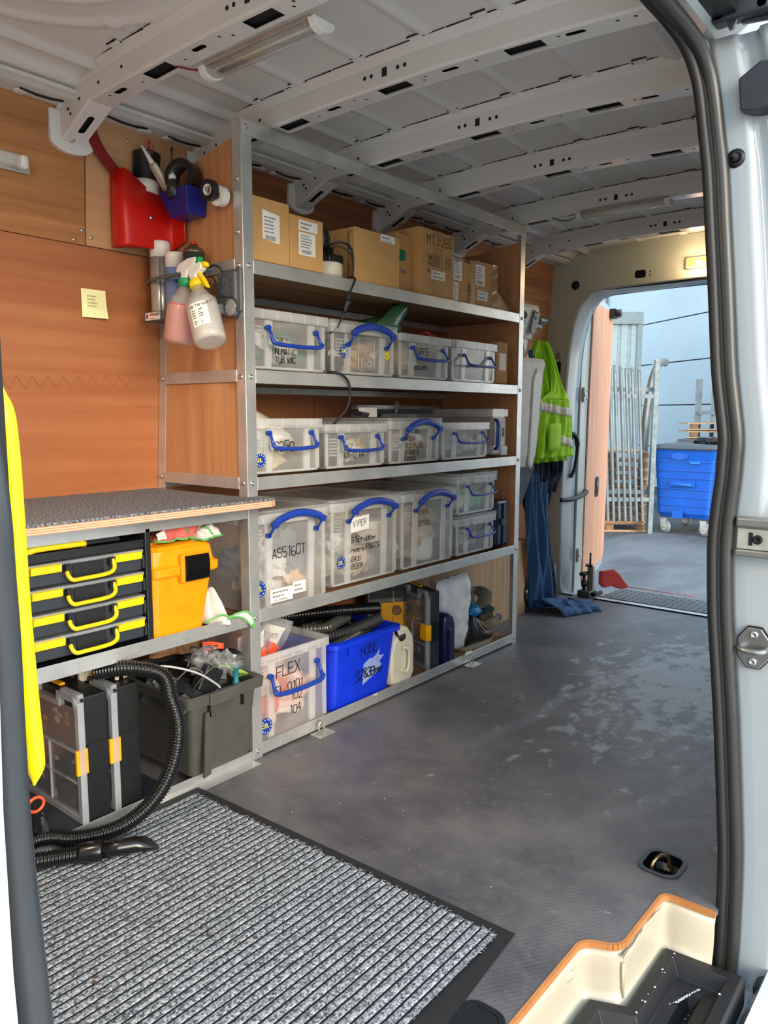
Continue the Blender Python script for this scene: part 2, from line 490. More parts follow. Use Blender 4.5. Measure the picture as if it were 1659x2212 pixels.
# riser of the side step
mb = MB(); mb.smooth = True
off = .008
for lv in ((-.013, -.145),):
    top = []
    for k, (a, b) in enumerate(pts):
        p = pts[max(0, k - 1)]; q = pts[min(len(pts) - 1, k + 1)]
        n = V((q[1] - p[1], -(q[0] - p[0]), 0)).normalized()
        top.append((a, b, n))
    rings = []
    for z, o in ((-.0126, .001), (-.03, .006), (-.06, .004), (-.1, .006), (-.125, .012), (-.135, .03)):
        rings.append([(a + n.x * o, b + n.y * o, z) for a, b, n in top])
    mb.loft(rings, False, False)
riser = struct(mb.build('trim_1', M['cream'], None, solid=.002, fix=False)); riser['label'] = 'cream painted riser of the side step'
mb = MB()
mb.blob((-.04, -1.2575, -.02), (.06, .006, .006), 3, .6, 6); mb.blob((.06, -1.258, -.018), (.08, .005, .007), 5, .7, 6)
mb.tube([(-.08, -1.253, -.04), (-.078, -1.254, -.12)], .004, 6); mb.blob((-.17, -1.18, -.05), (.02, .006, .012), 2, .3, 6)
mb.build('sealant', M['cream'], riser)
# black plastic step tray
mb = MB()
st = [(-1.45, -1.2), (-.125, -1.2), (-.095, -1.268), (.135, -1.268), (.15, -1.44), (-1.45, -1.46)]
def inset(p, d):
    out = []; n = len(p)
    for k in range(n):
        a, b, c = V(p[k - 1] + (0,)), V(p[k] + (0,)), V(p[(k + 1) % n] + (0,))
        e1 = (b - a).normalized(); e2 = (c - b).normalized()
        n1 = V((e1.y, -e1.x, 0)); n2 = V((e2.y, -e2.x, 0)); m = (n1 + n2) / max(.3, 1 + n1.dot(n2))
        out.append((b.x + m.x * d, b.y + m.y * d))
    return out
i1 = inset(st, .03); i2 = inset(st, .045); i3 = inset(st, .07); i4 = inset(st, .085)
mb.smooth = False
mb.loft([[(x, y, -.19) for x, y in st], [(x, y, -.125) for x, y in st], [(x, y, -.118) for x, y in inset(st, .006)], [(x, y, -.118) for x, y in i1],
         [(x, y, -.15) for x, y in i2], [(x, y, -.155) for x, y in i3], [(x, y, -.185) for x, y in i4]], True)
tray = struct(mb.build('trim_2', mat('#1f2022', .5, bump=.3, bs=400), bevel=.003)); tray['label'] = 'black moulded plastic side step with paint splashes'
mb = MB()
for k in range(9): mb.box(-.35 + k * .05, -.32 + k * .05, -1.40, -1.375, -.1851, -.182)
for k in range(6):
    mb.tube([(-.25 + .06 * k, -1.42, -.1845), (.0 + .02 * k, -1.36, -.1845)][:2], .002, 4)
mb.build('tread', M['black'], tray)
mb = MB(); rnd = random.Random(4)
for k in range(110):
    x = rnd.uniform(-.2, .13); y = rnd.uniform(-1.42, -1.29); r = rnd.uniform(.001, .0032)
    z = -.1165 if y > -1.3 or y < -1.41 else (-.153 if y > -1.34 else -.183)
    mb.blob((x, y, z), (r, r, .0008), k, .3, 4)
for k in range(14): mb.blob((.02 + .008 * k, -1.335 - .003 * k, -.152), (rnd.uniform(.003, .007), .002, .001), k, .8, 5)
mb.build('paint_splash', M['paper'], tray, kind='stuff')
# recessed floor ring
t = thing('floor_tie_down', 'black recessed floor tie-down cup with a steel ring', 'tie down', (.264, -1.212, 0))
mb = MB(); o1 = rrect(.118, .102, .034, 4, .264, -1.212); i1 = rrect(.094, .08, .024, 4, .264, -1.212); i2 = rrect(.07, .056, .02, 4, .264, -1.212)
mb.loft([[(x, y, .0005) for x, y in o1], [(x, y, .003) for x, y in o1], [(x, y, .003) for x, y in i1], [(x, y, -.004) for x, y in i1]], False)
mb.build('cup', mat('#1b2126', .4), t)
mb = MB(); mb.loft([[(x, y, .001) for x, y in i1], [(x, y, -.024) for x, y in i1], [(x, y, -.036) for x, y in i2]], False); mb.face([mb.addv((x, y, -.036)) for x, y in i2]); mb.build('well', mat('#050607', .35), t, solid=.001)  # near-black colour paints in the shade of the deep recess
mb = MB(); mb.tube([V((.268, -1.205, -.012)) + V((math.cos(R(a)) * .030, math.cos(R(a)) * -.012, math.sin(R(a)) * .030)) for a in range(-20, 201, 20)], .0042, 8); mb.build('ring', mat('#b39a78', .22, .9), t)
mb = MB(); mb.cyl((.256, -1.230, -.036), (.256, -1.230, -.024), .011, 12); mb.build('bolt', mat('#7f8b94', .3, .8), t)
t = thing('floor_tie_down', 'second recessed tie-down cup cut off at the foot of the picture', 'tie down', (-.445, -1.125, 0))
mb = MB(); o1 = rrect(.10, .09, .03, 4, -.455, -1.128); i1 = rrect(.08, .07, .024, 4, -.455, -1.128)
mb.loft([[(x, y, .0005) for x, y in o1], [(x, y, .003) for x, y in o1], [(x, y, .003) for x, y in i1], [(x, y, .001) for x, y in i1]], True); mb.build('cup', mat('#1b2126', .4), t)

# ---------------------------------------------------------------- far wall of plywood panels
mb = MB(); mb.box(-1.6, 2.75, .50, .52, 0, 2.0)
wall = struct(mb.build('wall_side', M['roofrib'])); wall['label'] = 'van side wall lined with plywood panels'
def panel(x0, x1, z0, z1, m, name='plywood_panel', g=.002, t=.008, p=wall):
    mb = MB(); rows = []
    for z in (z0 + g, min(z1, max(z0, .85)), z1 - g): rows.append(z)
    def P(x, z, d): return (x, wy(z) - d, z)
    for za, zb in zip(rows[:-1], rows[1:]):
        if zb - za < .004: continue
        a = [mb.addv(P(x, z, t)) for x, z in ((x0 + g, za), (x1 - g, za), (x1 - g, zb), (x0 + g, zb))]
        b = [mb.addv(P(x, z, -.002)) for x, z in ((x0 + g, za), (x1 - g, za), (x1 - g, zb), (x0 + g, zb))]
        mb.face(a); mb.face(b[::-1])
        for k in range(4): mb.face((a[k], b[k], b[(k + 1) % 4], a[(k + 1) % 4]))
    return mb.build(name, m, p)
panel(-1.6, .75, .02, 1.60, M['ply'], t=.006)
panel(.75, 1.75, .02, 1.60, M['ply'], t=.006)
panel(1.75, 2.72, .02, 1.47, M['ply'], t=.006)
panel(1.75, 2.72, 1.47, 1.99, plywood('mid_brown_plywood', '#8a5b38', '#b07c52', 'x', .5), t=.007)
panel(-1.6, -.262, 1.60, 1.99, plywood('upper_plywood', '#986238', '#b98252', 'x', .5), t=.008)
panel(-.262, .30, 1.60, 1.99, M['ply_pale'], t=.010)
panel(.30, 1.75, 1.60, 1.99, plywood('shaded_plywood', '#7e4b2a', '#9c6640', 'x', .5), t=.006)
mb = MB(); rnd = random.Random(3)
for k in range(11):
    x = -.62 + k * .047; a = (x, wy(1.22) - .0075, 1.20 + .002 * k); b = (x + .026, wy(1.2) - .0075, 1.165 + .002 * k); c = (x + .047, wy(1.22) - .0075, 1.2 + .002 * k)
    mb.tube([a, b, c], .0005, 4)
mb.build('saw_scratch', mat('#99602f', .6), wall)
mb = MB()
for x, z in ((-.275, 1.64), (-.245, 1.625), (-.12, 1.93), (-.30, 1.61), (.02, 1.6), (2.3, 1.5), (2.5, 1.45)):
    mb.lathe([(.006, 0), (.006, .002), (.003, .004), (0.0005, .004)], (x, wy(z) - .010, z), (0, -1, 0), 10)
mb.build('screw', M['bolt'], wall)
# sticky note
mb = MB(); x0, x1, z0, z1 = -.277, -.196, 1.39, 1.475
mb.grid(lambda u, v: (lerp(x0, x1, u), wy(1.43) - .009 - .012 * (1 - v) ** 2 * u - .001, lerp(z0, z1, v)), 8, 6)
nt_ = mb.build('sticky_note', M['note'], solid=.0006, label='pale yellow sticky note on the plywood wall', category='note')
mb = MB(); lines(mb, (-.26, wy(1.43) - .0125, 1.42), (1, 0, 0), UZ, .05, .04, 4, 3); mb.build('handwriting', mat('#b9b37a', .7), nt_)

# wheel arch box
t = thing('wheel_arch_box', 'raw plywood box over the wheel arch behind the rack', 'box', (1.7, .3, 0))
mb = MB(); mb.box(1.02, 2.20, .245, .263, 0, .40); mb.build('front_board', M['ply_box'], t)
mb = MB(); mb.box(2.182, 2.20, .2635, .455, 0, .40); mb.build('end_board', M['ply_box'], t)
mb = MB(); mb.box(1.02, 2.20, .245, .462, .401, .416); mb.build('top_board', M['ply_box'], t)

# ---------------------------------------------------------------- roof skin with pressed beads
def roofbase(y):
    yy = (y + .43)
    z = 2.042 - .030 * (abs(yy) / .75) ** 2.4
    return z
RIB = [-.27, .20, .655, 1.15, 1.72, 2.30]
def smooth01(t): t = max(0, min(1, t)); return t * t * (3 - 2 * t)
def bead(d, w): return smooth01(1 - abs(d) / w)
def roofz(x, y):
    z = roofbase(y)
    # two deep corrugations beside the far wall, running the length of the van
    e = y if y > -.43 else -.86 - y
    if e > .30: z = min(z, 1.978)
    z -= .024 * bead(e - .272, .028) + .012 * bead(e - .30, .03)
    z -= .016 * bead(e - .185, .026)
    if e > .15: z -= 0.004 * smooth01((e - .15) / .1)
    # short beads across each bay
    if x > RIB[0]:
        for k in range(6):
            a = RIB[k]; b = RIB[k + 1] if k < 5 else 2.72
            if a - .02 < x < b + .02:
                u0 = (x - a) / (b - a)
                for yb, s0, s1 in ((.06, .0, .85), (-.13, .0, 1), (-.36, .12, 1), (-.58, .0, .85), (-.80, .1, .95), (-1.02, .0, 1)):
                    z -= .009 * bead(y - yb, .024) * smooth01((u0 - s0) * 9) * smooth01((s1 - u0) * 9)
    else:
        # nested curved pressings over the front bay
        cx, cy = -.72, -.25
        qx = max(0, x - cx - .0); qy = max(0, y - cy)
        d = math.hypot(qx, qy) if (qx > 0 and qy > 0) else max(x - cx, y - cy)
        for r in (.10, .18, .27, .37): z -= .009 * bead(d - r, .022) * (1 if x < -.36 else smooth01((-.33 - x) / .04))
        z -= .009 * bead(y + .03, .01) * smooth01((x + .46) / .02) * smooth01((-.36 - x) / .02)
    return z
mb = MB(); mb.smooth = True
NX, NY = 330, 150
mb.grid(lambda u, v: (lerp(-1.55, 2.75, u), lerp(.402, -1.27, v), roofz(lerp(-1.55, 2.75, u), lerp(.402, -1.27, v))), NX, NY)
roof = struct(mb.build('ceiling', M['roof'], fix=False)); roof['label'] = 'bare pressed metal van roof skin'
mb = MB(); mb.box(-1.6, 2.9, -1.36, .52, 2.075, 2.095); mb.build('roof_outer', M['white'], roof)
# side ledge where roof meets wall
mb = MB()
mb.prism([(.285, 1.985), (.285, 1.975), (.335, 1.968), (.392, 1.966), (.392, 1.945), (.404, 1.945), (.404, 1.985)], 'x', -1.6, 2.71)
mb.build('side_ledge', M['roof'], roof)
mb = MB()
for k, xr in enumerate(RIB):
    for d in (-.33, -.13, .13):
        x = xr + d
        mb.tube([(x - .07, .345, 1.9665), (x - .02, .352, 1.9645), (x + .02, .349, 1.9645), (x + .05, .34, 1.966)], .0035, 6)
mb.build('ledge_gap', M['dark'], roof)
mb = MB()
for k, xr in enumerate(RIB):
    for d in (-.28, -.19, .2): mb.lathe([(.022, 0), (.018, .004), (.008, .006), (.001, .003)], (xr + d, .365, 1.966), (0, 0, -1), 12)
mb.build('dimple', M['roofrib'], roof)

# ---------------------------------------------------------------- roof ribs
def ribz(y): return 1.963 - .028 * (abs(y + .43) / .75) ** 2
def make_rib(xr, k):
    x0, x1 = xr - .072, xr
    t = .003
    L = [.385, .30, .22, .15] + [lerp(.12, -1.24, i / 24) for i in range(25)]
    def zb(y):
        if y > .22: return lerp(ribz(.22), 1.868, (y - .22) / .165)
        return ribz(y)
    mb = MB(); mb.smooth = False
    # front web
    def webtop(y): return min(1.975, roofbase(y)) + .0 if y > .3 else roofbase(y) - .001
    rows = [[(x0 - .016 if y < .2 else x0 - .002, y, webtop(y)) for y in L], [(x0 - .006, y, max(zb(y) + .002, webtop(y) - .016)) for y in L],
            [(x0, y, max(zb(y), webtop(y) - .022)) for y in L], [(x0 + .001, y, zb(y) + .006) for y in L], [(x0 + .006, y, zb(y)) for y in L]]
    mb.loft(rows, False, False)
    rows = [[(x1 - .004, y, zb(y)) for y in L], [(x1, y, zb(y) + .006) for y in L], [(x1 + .003, y, webtop(y)) for y in L]]
    mb.loft(rows, False, False)
    o = mb.build('roof_rib', M['roofrib'], roof, solid=.0016, fix=False)
    # bottom flange with real holes
    mb = MB()
    slots = [('r', -.055), ('r', -.44), ('r', -.83), ('s', .115), ('s', -.22), ('s', -.62), ('s', -.96), ('c', .16), ('c', .03), ('c', -.15), ('c', -.3), ('c', -.33), ('c', -.53), ('c', -.545), ('c', -.7), ('c', -.92), ('c', -1.06), ('c', -1.1)]
    xm = (x0 + x1) / 2 - .0
    holes = []
    for s, y in slots:
        if s == 'r': holes.append([(xm - .021, y - .05), (xm + .021, y - .05), (xm + .021, y + .05), (xm - .021, y + .05)])
        elif s == 's': holes.append(rrect(.018, .05, .0088, 3, xm - .006, y))
        else: holes.append(circ(xm + (.006 if int(y * 100) % 2 else -.01), y, .0055, 8))
    ymin, ymax = -1.24, .22
    outer = [(x0 + .005, lerp(ymax, ymin, i / 16)) for i in range(17)] + [(x1 - .003, lerp(ymin, ymax, i / 16)) for i in range(17)]
    n0 = len(mb.v); mb.polyhole(outer, holes, 'z', 0, .002)
    mb.v = [(x, y, ribz(y) + z) for x, y, z in mb.v]
    mb.build('rib_flange', M['roofrib'], o)
    mb = MB(); i_ = [mb.addv((x0 + .003, lerp(.2, -1.24, q / 12), ribz(lerp(.2, -1.24, q / 12)) + .012)) for q in range(13)]; j_ = [mb.addv((x1 - .003, lerp(.2, -1.24, q / 12), ribz(lerp(.2, -1.24, q / 12)) + .012)) for q in range(13)]
    for q in range(12): mb.face((i_[q], j_[q], j_[q + 1], i_[q + 1]))
    mb.build('rib_shade_strip', M['dark'], o, solid=.002)  # dark strip stands for the shade inside the hollow rib
    mb = MB(); mb.loft([[(x, .235, ribz(.22) + .010), (x, .37, 1.886), (x, .37, 1.90), (x, .25, ribz(.22) + .016)] for x in (x0 + .008, x1 - .006)]); mb.build('gusset_shade_block', M['dark'], o)  # dark block put in for the shade behind the gusset slot
    # sloping gusset with slot
    mb = MB()
    ln = math.hypot(.165, ribz(.22) - 1.868)
    mb.polyhole([(x0 + .005, 0), (x1 - .003, 0), (x1 - .003, ln), (x0 + .005, ln)], [rrect(.02, .075, .0095, 4, xm, ln * .5), circ(xm - .004, ln * .88, .005, 8)], 'z', 0, .002)
    q = V((0, .165, 1.868 - ribz(.22))).normalized()
    mb.v = [(x, .22 + q.y * y - q.z * z * -1, ribz(.22) + q.z * y + z) for x, y, z in mb.v]
    mb.build('gusset', M['roofrib'], o)
    # pad on the wall
    mb = MB(); w = .135; xc = xr - .036; lo = 1.855 if k else 1.842
    pts = [(xc - w / 2, 1.955), (xc - w / 2, lo + .04)] + [(xc + w / 2 * math.cos(a), lo + .036 + .036 * math.sin(a)) for a in [math.pi + i * math.pi / 10 for i in range(11)]] + [(xc + w / 2, 1.955)]
    mb.prism([(x, z) for x, z in pts], 'y', .376, .396)
    pad = mb.build('bracket_pad', M['roofrib'], o, bevel=.004)
    mb = MB(); mb.box(xc - .012, xc - .002, .366, .378, lo + .03, lo + .055); mb.build('tab', M['zinc'], pad)
    # dark patches on the web stand for shade in its square and round holes
    mb = MB()
    xf = x0 - .0016
    for dy, s in ((0, 1), (.045, 0), (.068, 0), (-.045, 0), (-.068, 0)):
        y = -.43 + dy; z = ribz(y) + .033
        if s: mb.box(xf, xf + .001, y - .008, y + .008, z - .011, z + .011)
        else: mb.prism(circ(y, z, .0055, 8), 'x', xf, xf + .001)
    for y, z in ((.27, 1.958), (.33, 1.945), (.318, 1.93), (.17, 1.975), (.06, 1.985)):
        mb.prism(circ(y, z, .0045, 8), 'x', xf, xf + .001)
    mb.build('web_hole_shade', M['dark'], o)
    # weld tabs and dark glue gaps along the top of the web
    mb = MB(); md = MB()
    for y in (.05, -.12, -.36, -.55, -.74, -.95):
        z = roofbase(y)
        mb.box(x0 - .034, x0 - .014, y - .017, y + .017, z - .006, z - .001)
        md.box(x0 - .036, x0 - .033, y - .02, y + .02, z - .004, z)
    for a in range(14):
        y0 = .12 - a * .095; md.box(x0 - .0185, x0 - .0165, y0 - .09, y0, roofbase(y0 - .045) - .0025, roofbase(y0 - .045) + .001)
    mb.build('weld_tab', M['roofrib'], o); md.build('seam_gap', M['dark'], o)
for k, xr in enumerate(RIB): make_rib(xr, k)

# ---------------------------------------------------------------- rear doorway frame
mb = MB()
Lh = [(.293, .002), (.297, .55), (.292, 1.2), (.277, 1.45), (.252, 1.62), (.215, 1.72), (.16, 1.785), (.08, 1.807), (-.43, 1.815)]
open_ = Lh + [(-.86 - y, z) for y, z in Lh[::-1]][1:]
ds = rrect(.062, .042, .012, 3, -.135, 1.862); ds2 = rrect(.03, .07, .01, 3, .337, 1.375)
cir = circ(.245, 1.84, .026, 16)
out_ = [(.43, -.01), (.43, 1.0), (.42, 2.03), (-1.3, 2.03), (-1.3, -.01)]
outl = [(.43, -.01), (.43, 1.0), (.405, 2.04), (-1.30, 2.04), (-1.33, -.01)] + [(y, z) for y, z in open_[::-1]]
mb.polyhole(outl, [ds, cir, ds2, circ(-.19, 1.87, .005, 8), circ(-.19, 1.85, .005, 8)], 'x', 2.70, 2.702)
rf = struct(mb.build('wall_rear', M['frame'])); rf['label'] = 'painted metal frame around the rear doorway'
mb = MB(); mb.smooth = True
mb.loft([[(2.702, y, z) for y, z in open_], [(2.72, y * .99 - .003, z - .004) for y, z in open_], [(2.80, y - .016 if y > -.43 else y + .016, z - .02 if z > 1.5 else z) for y, z in open_],
         [(2.86, y - .012 if y > -.43 else y + .012, z - .015 if z > 1.5 else z) for y, z in open_]], False, False)
mb.build('door_reveal', M['white'], rf, solid=.003, fix=False)
mb = MB(); pth = [(2.872, y - .004 if y > -.43 else y + .004, z - .01 if z > 1.5 else z) for y, z in open_]
mb.tube(spline(pth, 3), .009, 8); mb.build('door_seal', M['rubber'], rf)
mb = MB(); mb.box(2.72, 2.73, -1.3, .42, 1.80, 2.04); mb.box(2.715, 2.73, .30, .42, .05, 1.9); mb.build('cavity', M['dark'], rf)
mb = MB(); mb.prism([(.31, .02), (.43, .02), (.42, 2.04), (.31, 2.04)], 'x', 2.735, 2.86); mb.box(2.735, 2.86, -1.36, -1.18, .0, 2.04); mb.box(2.735, 2.86, -1.3, .42, 1.83, 2.04); mb.build('pillar', M['white'], rf)
mb = MB(); mb.lathe([(.019, 0), (.019, .004), (.014, .008), (.010, .004), (.004, .004), (.004, .010)], (2.699, .338, 1.442), (-1, 0, 0), 16); mb.build('eyelet', M['steel'], rf)
mb = MB(); mb.lathe([(.024, 0), (.020, .004), (.001, .002)], (2.7, .245, 1.84), (-1, 0, 0), 16); mb.build('grommet', M['dark'], rf)
# dome lamp
t = thing('dome_lamp', 'lit amber interior lamp on the rear header', 'lamp', (2.695, -.45, 1.88))
mb = MB(); mb.prism(rrect(.132, .056, .010, 3, -.448, 1.886), 'x', 2.680, 2.6995); mb.build('base', M['cream_p'], t, bevel=.004)
def glow_lens():
    b = NB('amber_lamp_lens'); b.set(lin('#f0b23c'), .25); b.b.inputs['Emission Color'].default_value = (1, .50, .10, 1); b.b.inputs['Emission Strength'].default_value = .35; return b.m
mb = MB(); mb.prism(rrect(.116, .042, .008, 3, -.448, 1.886), 'x', 2.673, 2.681); mb.build('lens', glow_lens(), t, bevel=.003)
mb = MB(); mb.blob((2.673, -.45, 1.886), (.004, .011, .011), 1, 0, 8)
b = NB('bulb_glow'); b.set(lin('#ffe0a0')); b.b.inputs['Emission Color'].default_value = (1, .75, .35, 1); b.b.inputs['Emission Strength'].default_value = 4
mb.build('bulb', b.m, t)
ld = bpy.data.lights.new('dome_glow', 'POINT'); ld.energy = .9; ld.color = (1, .7, .4); ld.shadow_soft_size = .03
lo = bpy.data.objects.new('dome_glow', ld); COL.objects.link(lo); lo.location = (2.62, -.45, 1.87)

# unseen fill lamp added at the front of the roof to brighten the interior
t = thing('dome_lamp', 'added warm fill lamp on the front of the roof, unseen left of the view', 'lamp', (-1.2, -.43, 1.9))
mb = MB(); mb.prism(rrect(.06, .14, .01, 3, -1.2, -.43), 'z', 1.955, 1.975); mb.build('base', M['cream_p'], t)
mb = MB(); mb.prism(rrect(.05, .12, .01, 3, -1.2, -.43), 'z', 1.945, 1.9545); mb.build('lens', glow_lens(), t)
ld = bpy.data.lights.new('front_fill_light', 'AREA'); ld.energy = 4.5; ld.color = (1, .80, .58); ld.size = .12; ld.shape = 'SQUARE'; ld.spread = R(175)
lo = bpy.data.objects.new('front_fill_light', ld); COL.objects.link(lo); lo.location = (-1.2, -.43, 1.94)

# near side wall and bulkhead
YS = [(-.28, -1.365), (-.13, -1.37), (-.04, -1.37), (.124, -1.366), (.283, -1.353), (.44, -1.339), (.665, -1.315), (.80, -1.306), (.86, -1.306), (.96, -1.314), (1.047, -1.316), (1.193, -1.294), (1.384, -1.276), (1.619, -1.252), (1.78, -1.225), (1.85, -1.21), (1.95, -1.185)]
def ys(z): return interp(YS, z)
mb = MB(); zs = [lerp(-.3, 2.06, i / 24) for i in range(25)]
mb.loft([[(.235, ys(z) - .012, z), (.26, ys(z) + .0, z), (2.75, ys(z) + .06, z), (2.86, ys(z) + .02, z), (2.86, ys(z) - .12, z), (.36, ys(z) - .12, z), (.27, ys(z) - .04, z)] for z in zs])
nw = struct(mb.build('wall_near', M['white'])); nw['label'] = 'van side panel behind the sliding door opening'
mb = MB(); mb.box(-1.60, -1.575, -1.33, .47, 0, 2.05); bh = struct(mb.build('wall_front', M['roofrib'])); bh['label'] = 'bulkhead behind the seats'
mb = MB(); mb.loft([[(-1.62, ys(z) + .06, z), (-1.365, ys(z) + .01, z), (-1.362, ys(z) - .02, z), (-1.366, ys(z) - .075, z), (-1.62, ys(z) - .10, z)] for z in zs]); fp = struct(mb.build('trim_3', M['white'])); fp['label'] = 'front pillar of the sliding door opening'
mb = MB(); mb.prism([(-1.1, 2.05), (-1.17, 1.905), (-1.24, 1.89), (-1.30, 1.93), (-1.34, 2.09), (-1.1, 2.09)], 'x', -1.6, .30); hd = struct(mb.build('trim_4', M['white'])); hd['label'] = 'roof rail above the sliding door opening'

# door seals
def seal(path, sx, nm, lab):
    """path of (x, y, z): inner lip line. sx = direction into the pillar"""
    t = thing(nm, None, None, path[0], kind='structure'); t['label'] = lab
    mb = MB(); mb.tube([(x + sx * .028, y - .025, z) for x, y, z in path], .0172, 12, flat=1.0); mb.build('bulb', mat('#24231f', .38, spec=.6, bump=.06), t)
    mb = MB(); mb.tube([(x + sx * .008, y - .004, z) for x, y, z in path], .011, 8); mb.build('lip', mat('#181817', .5), t)
    mb = MB(); mb.tube([(x + sx * .022, y - .012, z) for x, y, z in path], .012, 8); mb.build('channel', M['dark'], t)
    return t
zl = [-.26, -.18, -.1, 0, .12, .28, .44, .56, .665, .76, .83, .90, .96, 1.0, 1.05, 1.12, 1.193, 1.30, 1.384, 1.5, 1.6, 1.69]
path = [(.17 - (.02 * max(0, -z - .12) / .15 if z < -.12 else 0), ys(z), z) for z in zl]
top = [(.168, -1.232, 1.745), (.158, -1.224, 1.792), (.125, -1.212, 1.838), (.06, -1.199, 1.865), (-.03, -1.189, 1.878), (-.2, -1.185, 1.885), (-.6, -1.185, 1.888), (-1.2, -1.185, 1.888)]
seal(spline(path + top, 4), 1, 'trim_5', 'black rubber seal on the rear edge of the side door opening')
path = spline([(-1.3375 + .027 * (1.12 - z) * (1 if z > .5 else .6), ys(z) - .012, z) for z in zl], 3)
t = thing('trim_6', None, None, path[0], kind='structure'); t['label'] = 'dark rubber seal on the front edge of the side door opening'
mb = MB(); mb.tube([(x - .014, y - .022, z) for x, y, z in path], .0115, 12); mb.build('bulb', mat('#34383b', .4, spec=.6), t)
mb = MB(); mb.tube([(x, y, z) for x, y, z in path], .0085, 8); mb.build('lip', mat('#43484c', .45), t)
mb = MB(); mb.box(-1.40, -1.335, -1.345, -1.315, -.2, 1.88); mb.build('channel', M['dark'], t)

# jamb of the sliding door opening (rear)
mb = MB(); mb.smooth = True; zz = [lerp(-.34, 1.875, i / 60) for i in range(61)]
def jx(z, d):
    """surface depth of the jamb: d = distance outward from the seal"""
    x = .222 + .004 * math.sin(z * 3)
    if z > .93: x += .030 * smooth01((d - .05) / .012) * smooth01((z - .93) / .02) * (1 - smooth01((z - 1.45) / .3) * .6)
    if z > .93: x -= .018 * smooth01((d - .092) / .012)
    if z < .2: x += .02 * smooth01((d - .07) / .02)
    return x
ds_ = [0, .012, .02, .03, .038, .046, .052, .058, .064, .072, .082, .09, .096, .102, .11, .125, .15, .19]
rows = [[(jx(z, d), ys(z) - .030 - d, z) for d in ds_] for z in zz]
mb.loft(rows, False, False)
jb = struct(mb.build('trim_7', M['white'], solid=.003, fix=False)); jb['label'] = 'white painted door jamb beside the rubber seal'
# door striker
t = thing('door_striker', 'chrome striker plate low on the white door jamb', 'striker', (.222, -1.40, .60))
yc, zc = -1.397, .598
mb = MB(); oc = [(yc + math.cos(a) * .036, zc + math.sin(a) * .048) for a in [R(22.5 + 45 * k) for k in range(8)]]
mb.prism([(y, z) for y, z in oc], 'x', .212, .219); mb.build('plate', M['steel'], t, bevel=.002)
mb = MB(); mb.prism([(yc + (y - yc) * 1.06, zc + (z - zc) * 1.06) for y, z in oc], 'x', .2185, .2215); mb.build('gasket', M['dark'], t)
mb = MB(); mb.tube(spline([(.214, yc + .026, zc), (.196, yc + .024, zc), (.190, yc + .012, zc - .002), (.190, yc - .012, zc - .002), (.196, yc - .024, zc), (.214, yc - .026, zc)], 4), .0065, 10); mb.build('loop', M['steel'], t)
for s in (-1, 1):
    mb = MB(); mb.lathe([(.009, 0), (.009, .003), (.005, .005), (.003, .002), (.0005, .002)], (.212, yc, zc + s * .03), (-1, 0, 0), 12); mb.build('screw', M['bolt'], t)
# latch bracket
t = thing('door_latch', 'brushed metal latch housing on the jamb above the striker', 'latch', (.222, -1.40, .84))
mb = MB(); mb.box(.186, .222, -1.46, -1.352, .862, .884); mb.build('top_rail', M['steel'], t, bevel=.005)
mb = MB(); mb.box(.196, .222, -1.46, -1.354, .815, .861); mb.build('housing', M['zinc'], t, bevel=.002)
mb = MB(); mb.box(.188, .222, -1.46, -1.353, .80, .8145); mb.build('bottom_rail', M['steel'], t, bevel=.003)
mb = MB(); mb.box(.1945, .1965, -1.386, -1.378, .824, .852); mb.lathe([(.010, 0), (.010, .004), (.005, .005), (.004, .001), (.0005, .001)], (.1955, -1.396, .838), (-1, 0, 0), 14); mb.build('bolt', M['dark'], t)
# rubber stop
t = thing('rubber_stop', 'round black rubber door stop high on the white jamb', 'stop', (.215, -1.30, 1.625))
mb = MB(); mb.lathe([(.019, 0), (.019, .003), (.013, .006), (.010, .006), (.009, .003)], (.2175, -1.302, 1.628), (-1, 0, 0), 20); mb.build('flange', M['black'], t)
mb = MB(); mb.lathe([(.0085, 0), (.0085, .010), (.004, .016), (.004, .020), (.0015, .020)], (.214, -1.302, 1.628), (-1, 0, 0), 14); mb.build('plug', M['black'], t)
# roller arm at the top
t = thing('roller_arm', 'black steel roller arm of the sliding door at the top corner', 'roller arm', (.22, -1.3, 1.93))
mb = MB(); mb.prism([(-1.268, 1.915), (-1.312, 1.912), (-1.292, 1.872), (-1.284, 1.870)], 'x', .185, .192); mb.build('plate', mat('#5d676c', .3, .8), t, bevel=.002)
mb = MB(); mb.prism([(-1.30, 1.885), (-1.42, 1.872), (-1.42, 1.915), (-1.30, 1.93)], 'x', .20, .215); mb.build('arm', mat('#39464e', .35, .7), t, bevel=.003)
for y, z, r in ((-1.262, 1.905, .014), (-1.345, 1.902, .009), (-1.375, 1.90, .006), (-1.40, 1.895, .012)):
    mb = MB(); mb.cyl((.175, y, z), (.203, y, z), r, 14); mb.build('roller', M['black'], t)
mb = MB(); mb.box(-.5, .20, -1.300, -1.235, 1.898, 1.925); mb.build('upper_track', M['black'], t, bevel=.003)
mb = MB(); mb.box(.175, .215, -1.36, -1.25, 1.888, 1.93); mb.build('carriage', M['slate'], t, bevel=.006)
mb = MB(); mb.box(.16, .20, -1.43, -1.27, 1.925, 1.95); mb.build('bracket', M['black'], t, bevel=.004)
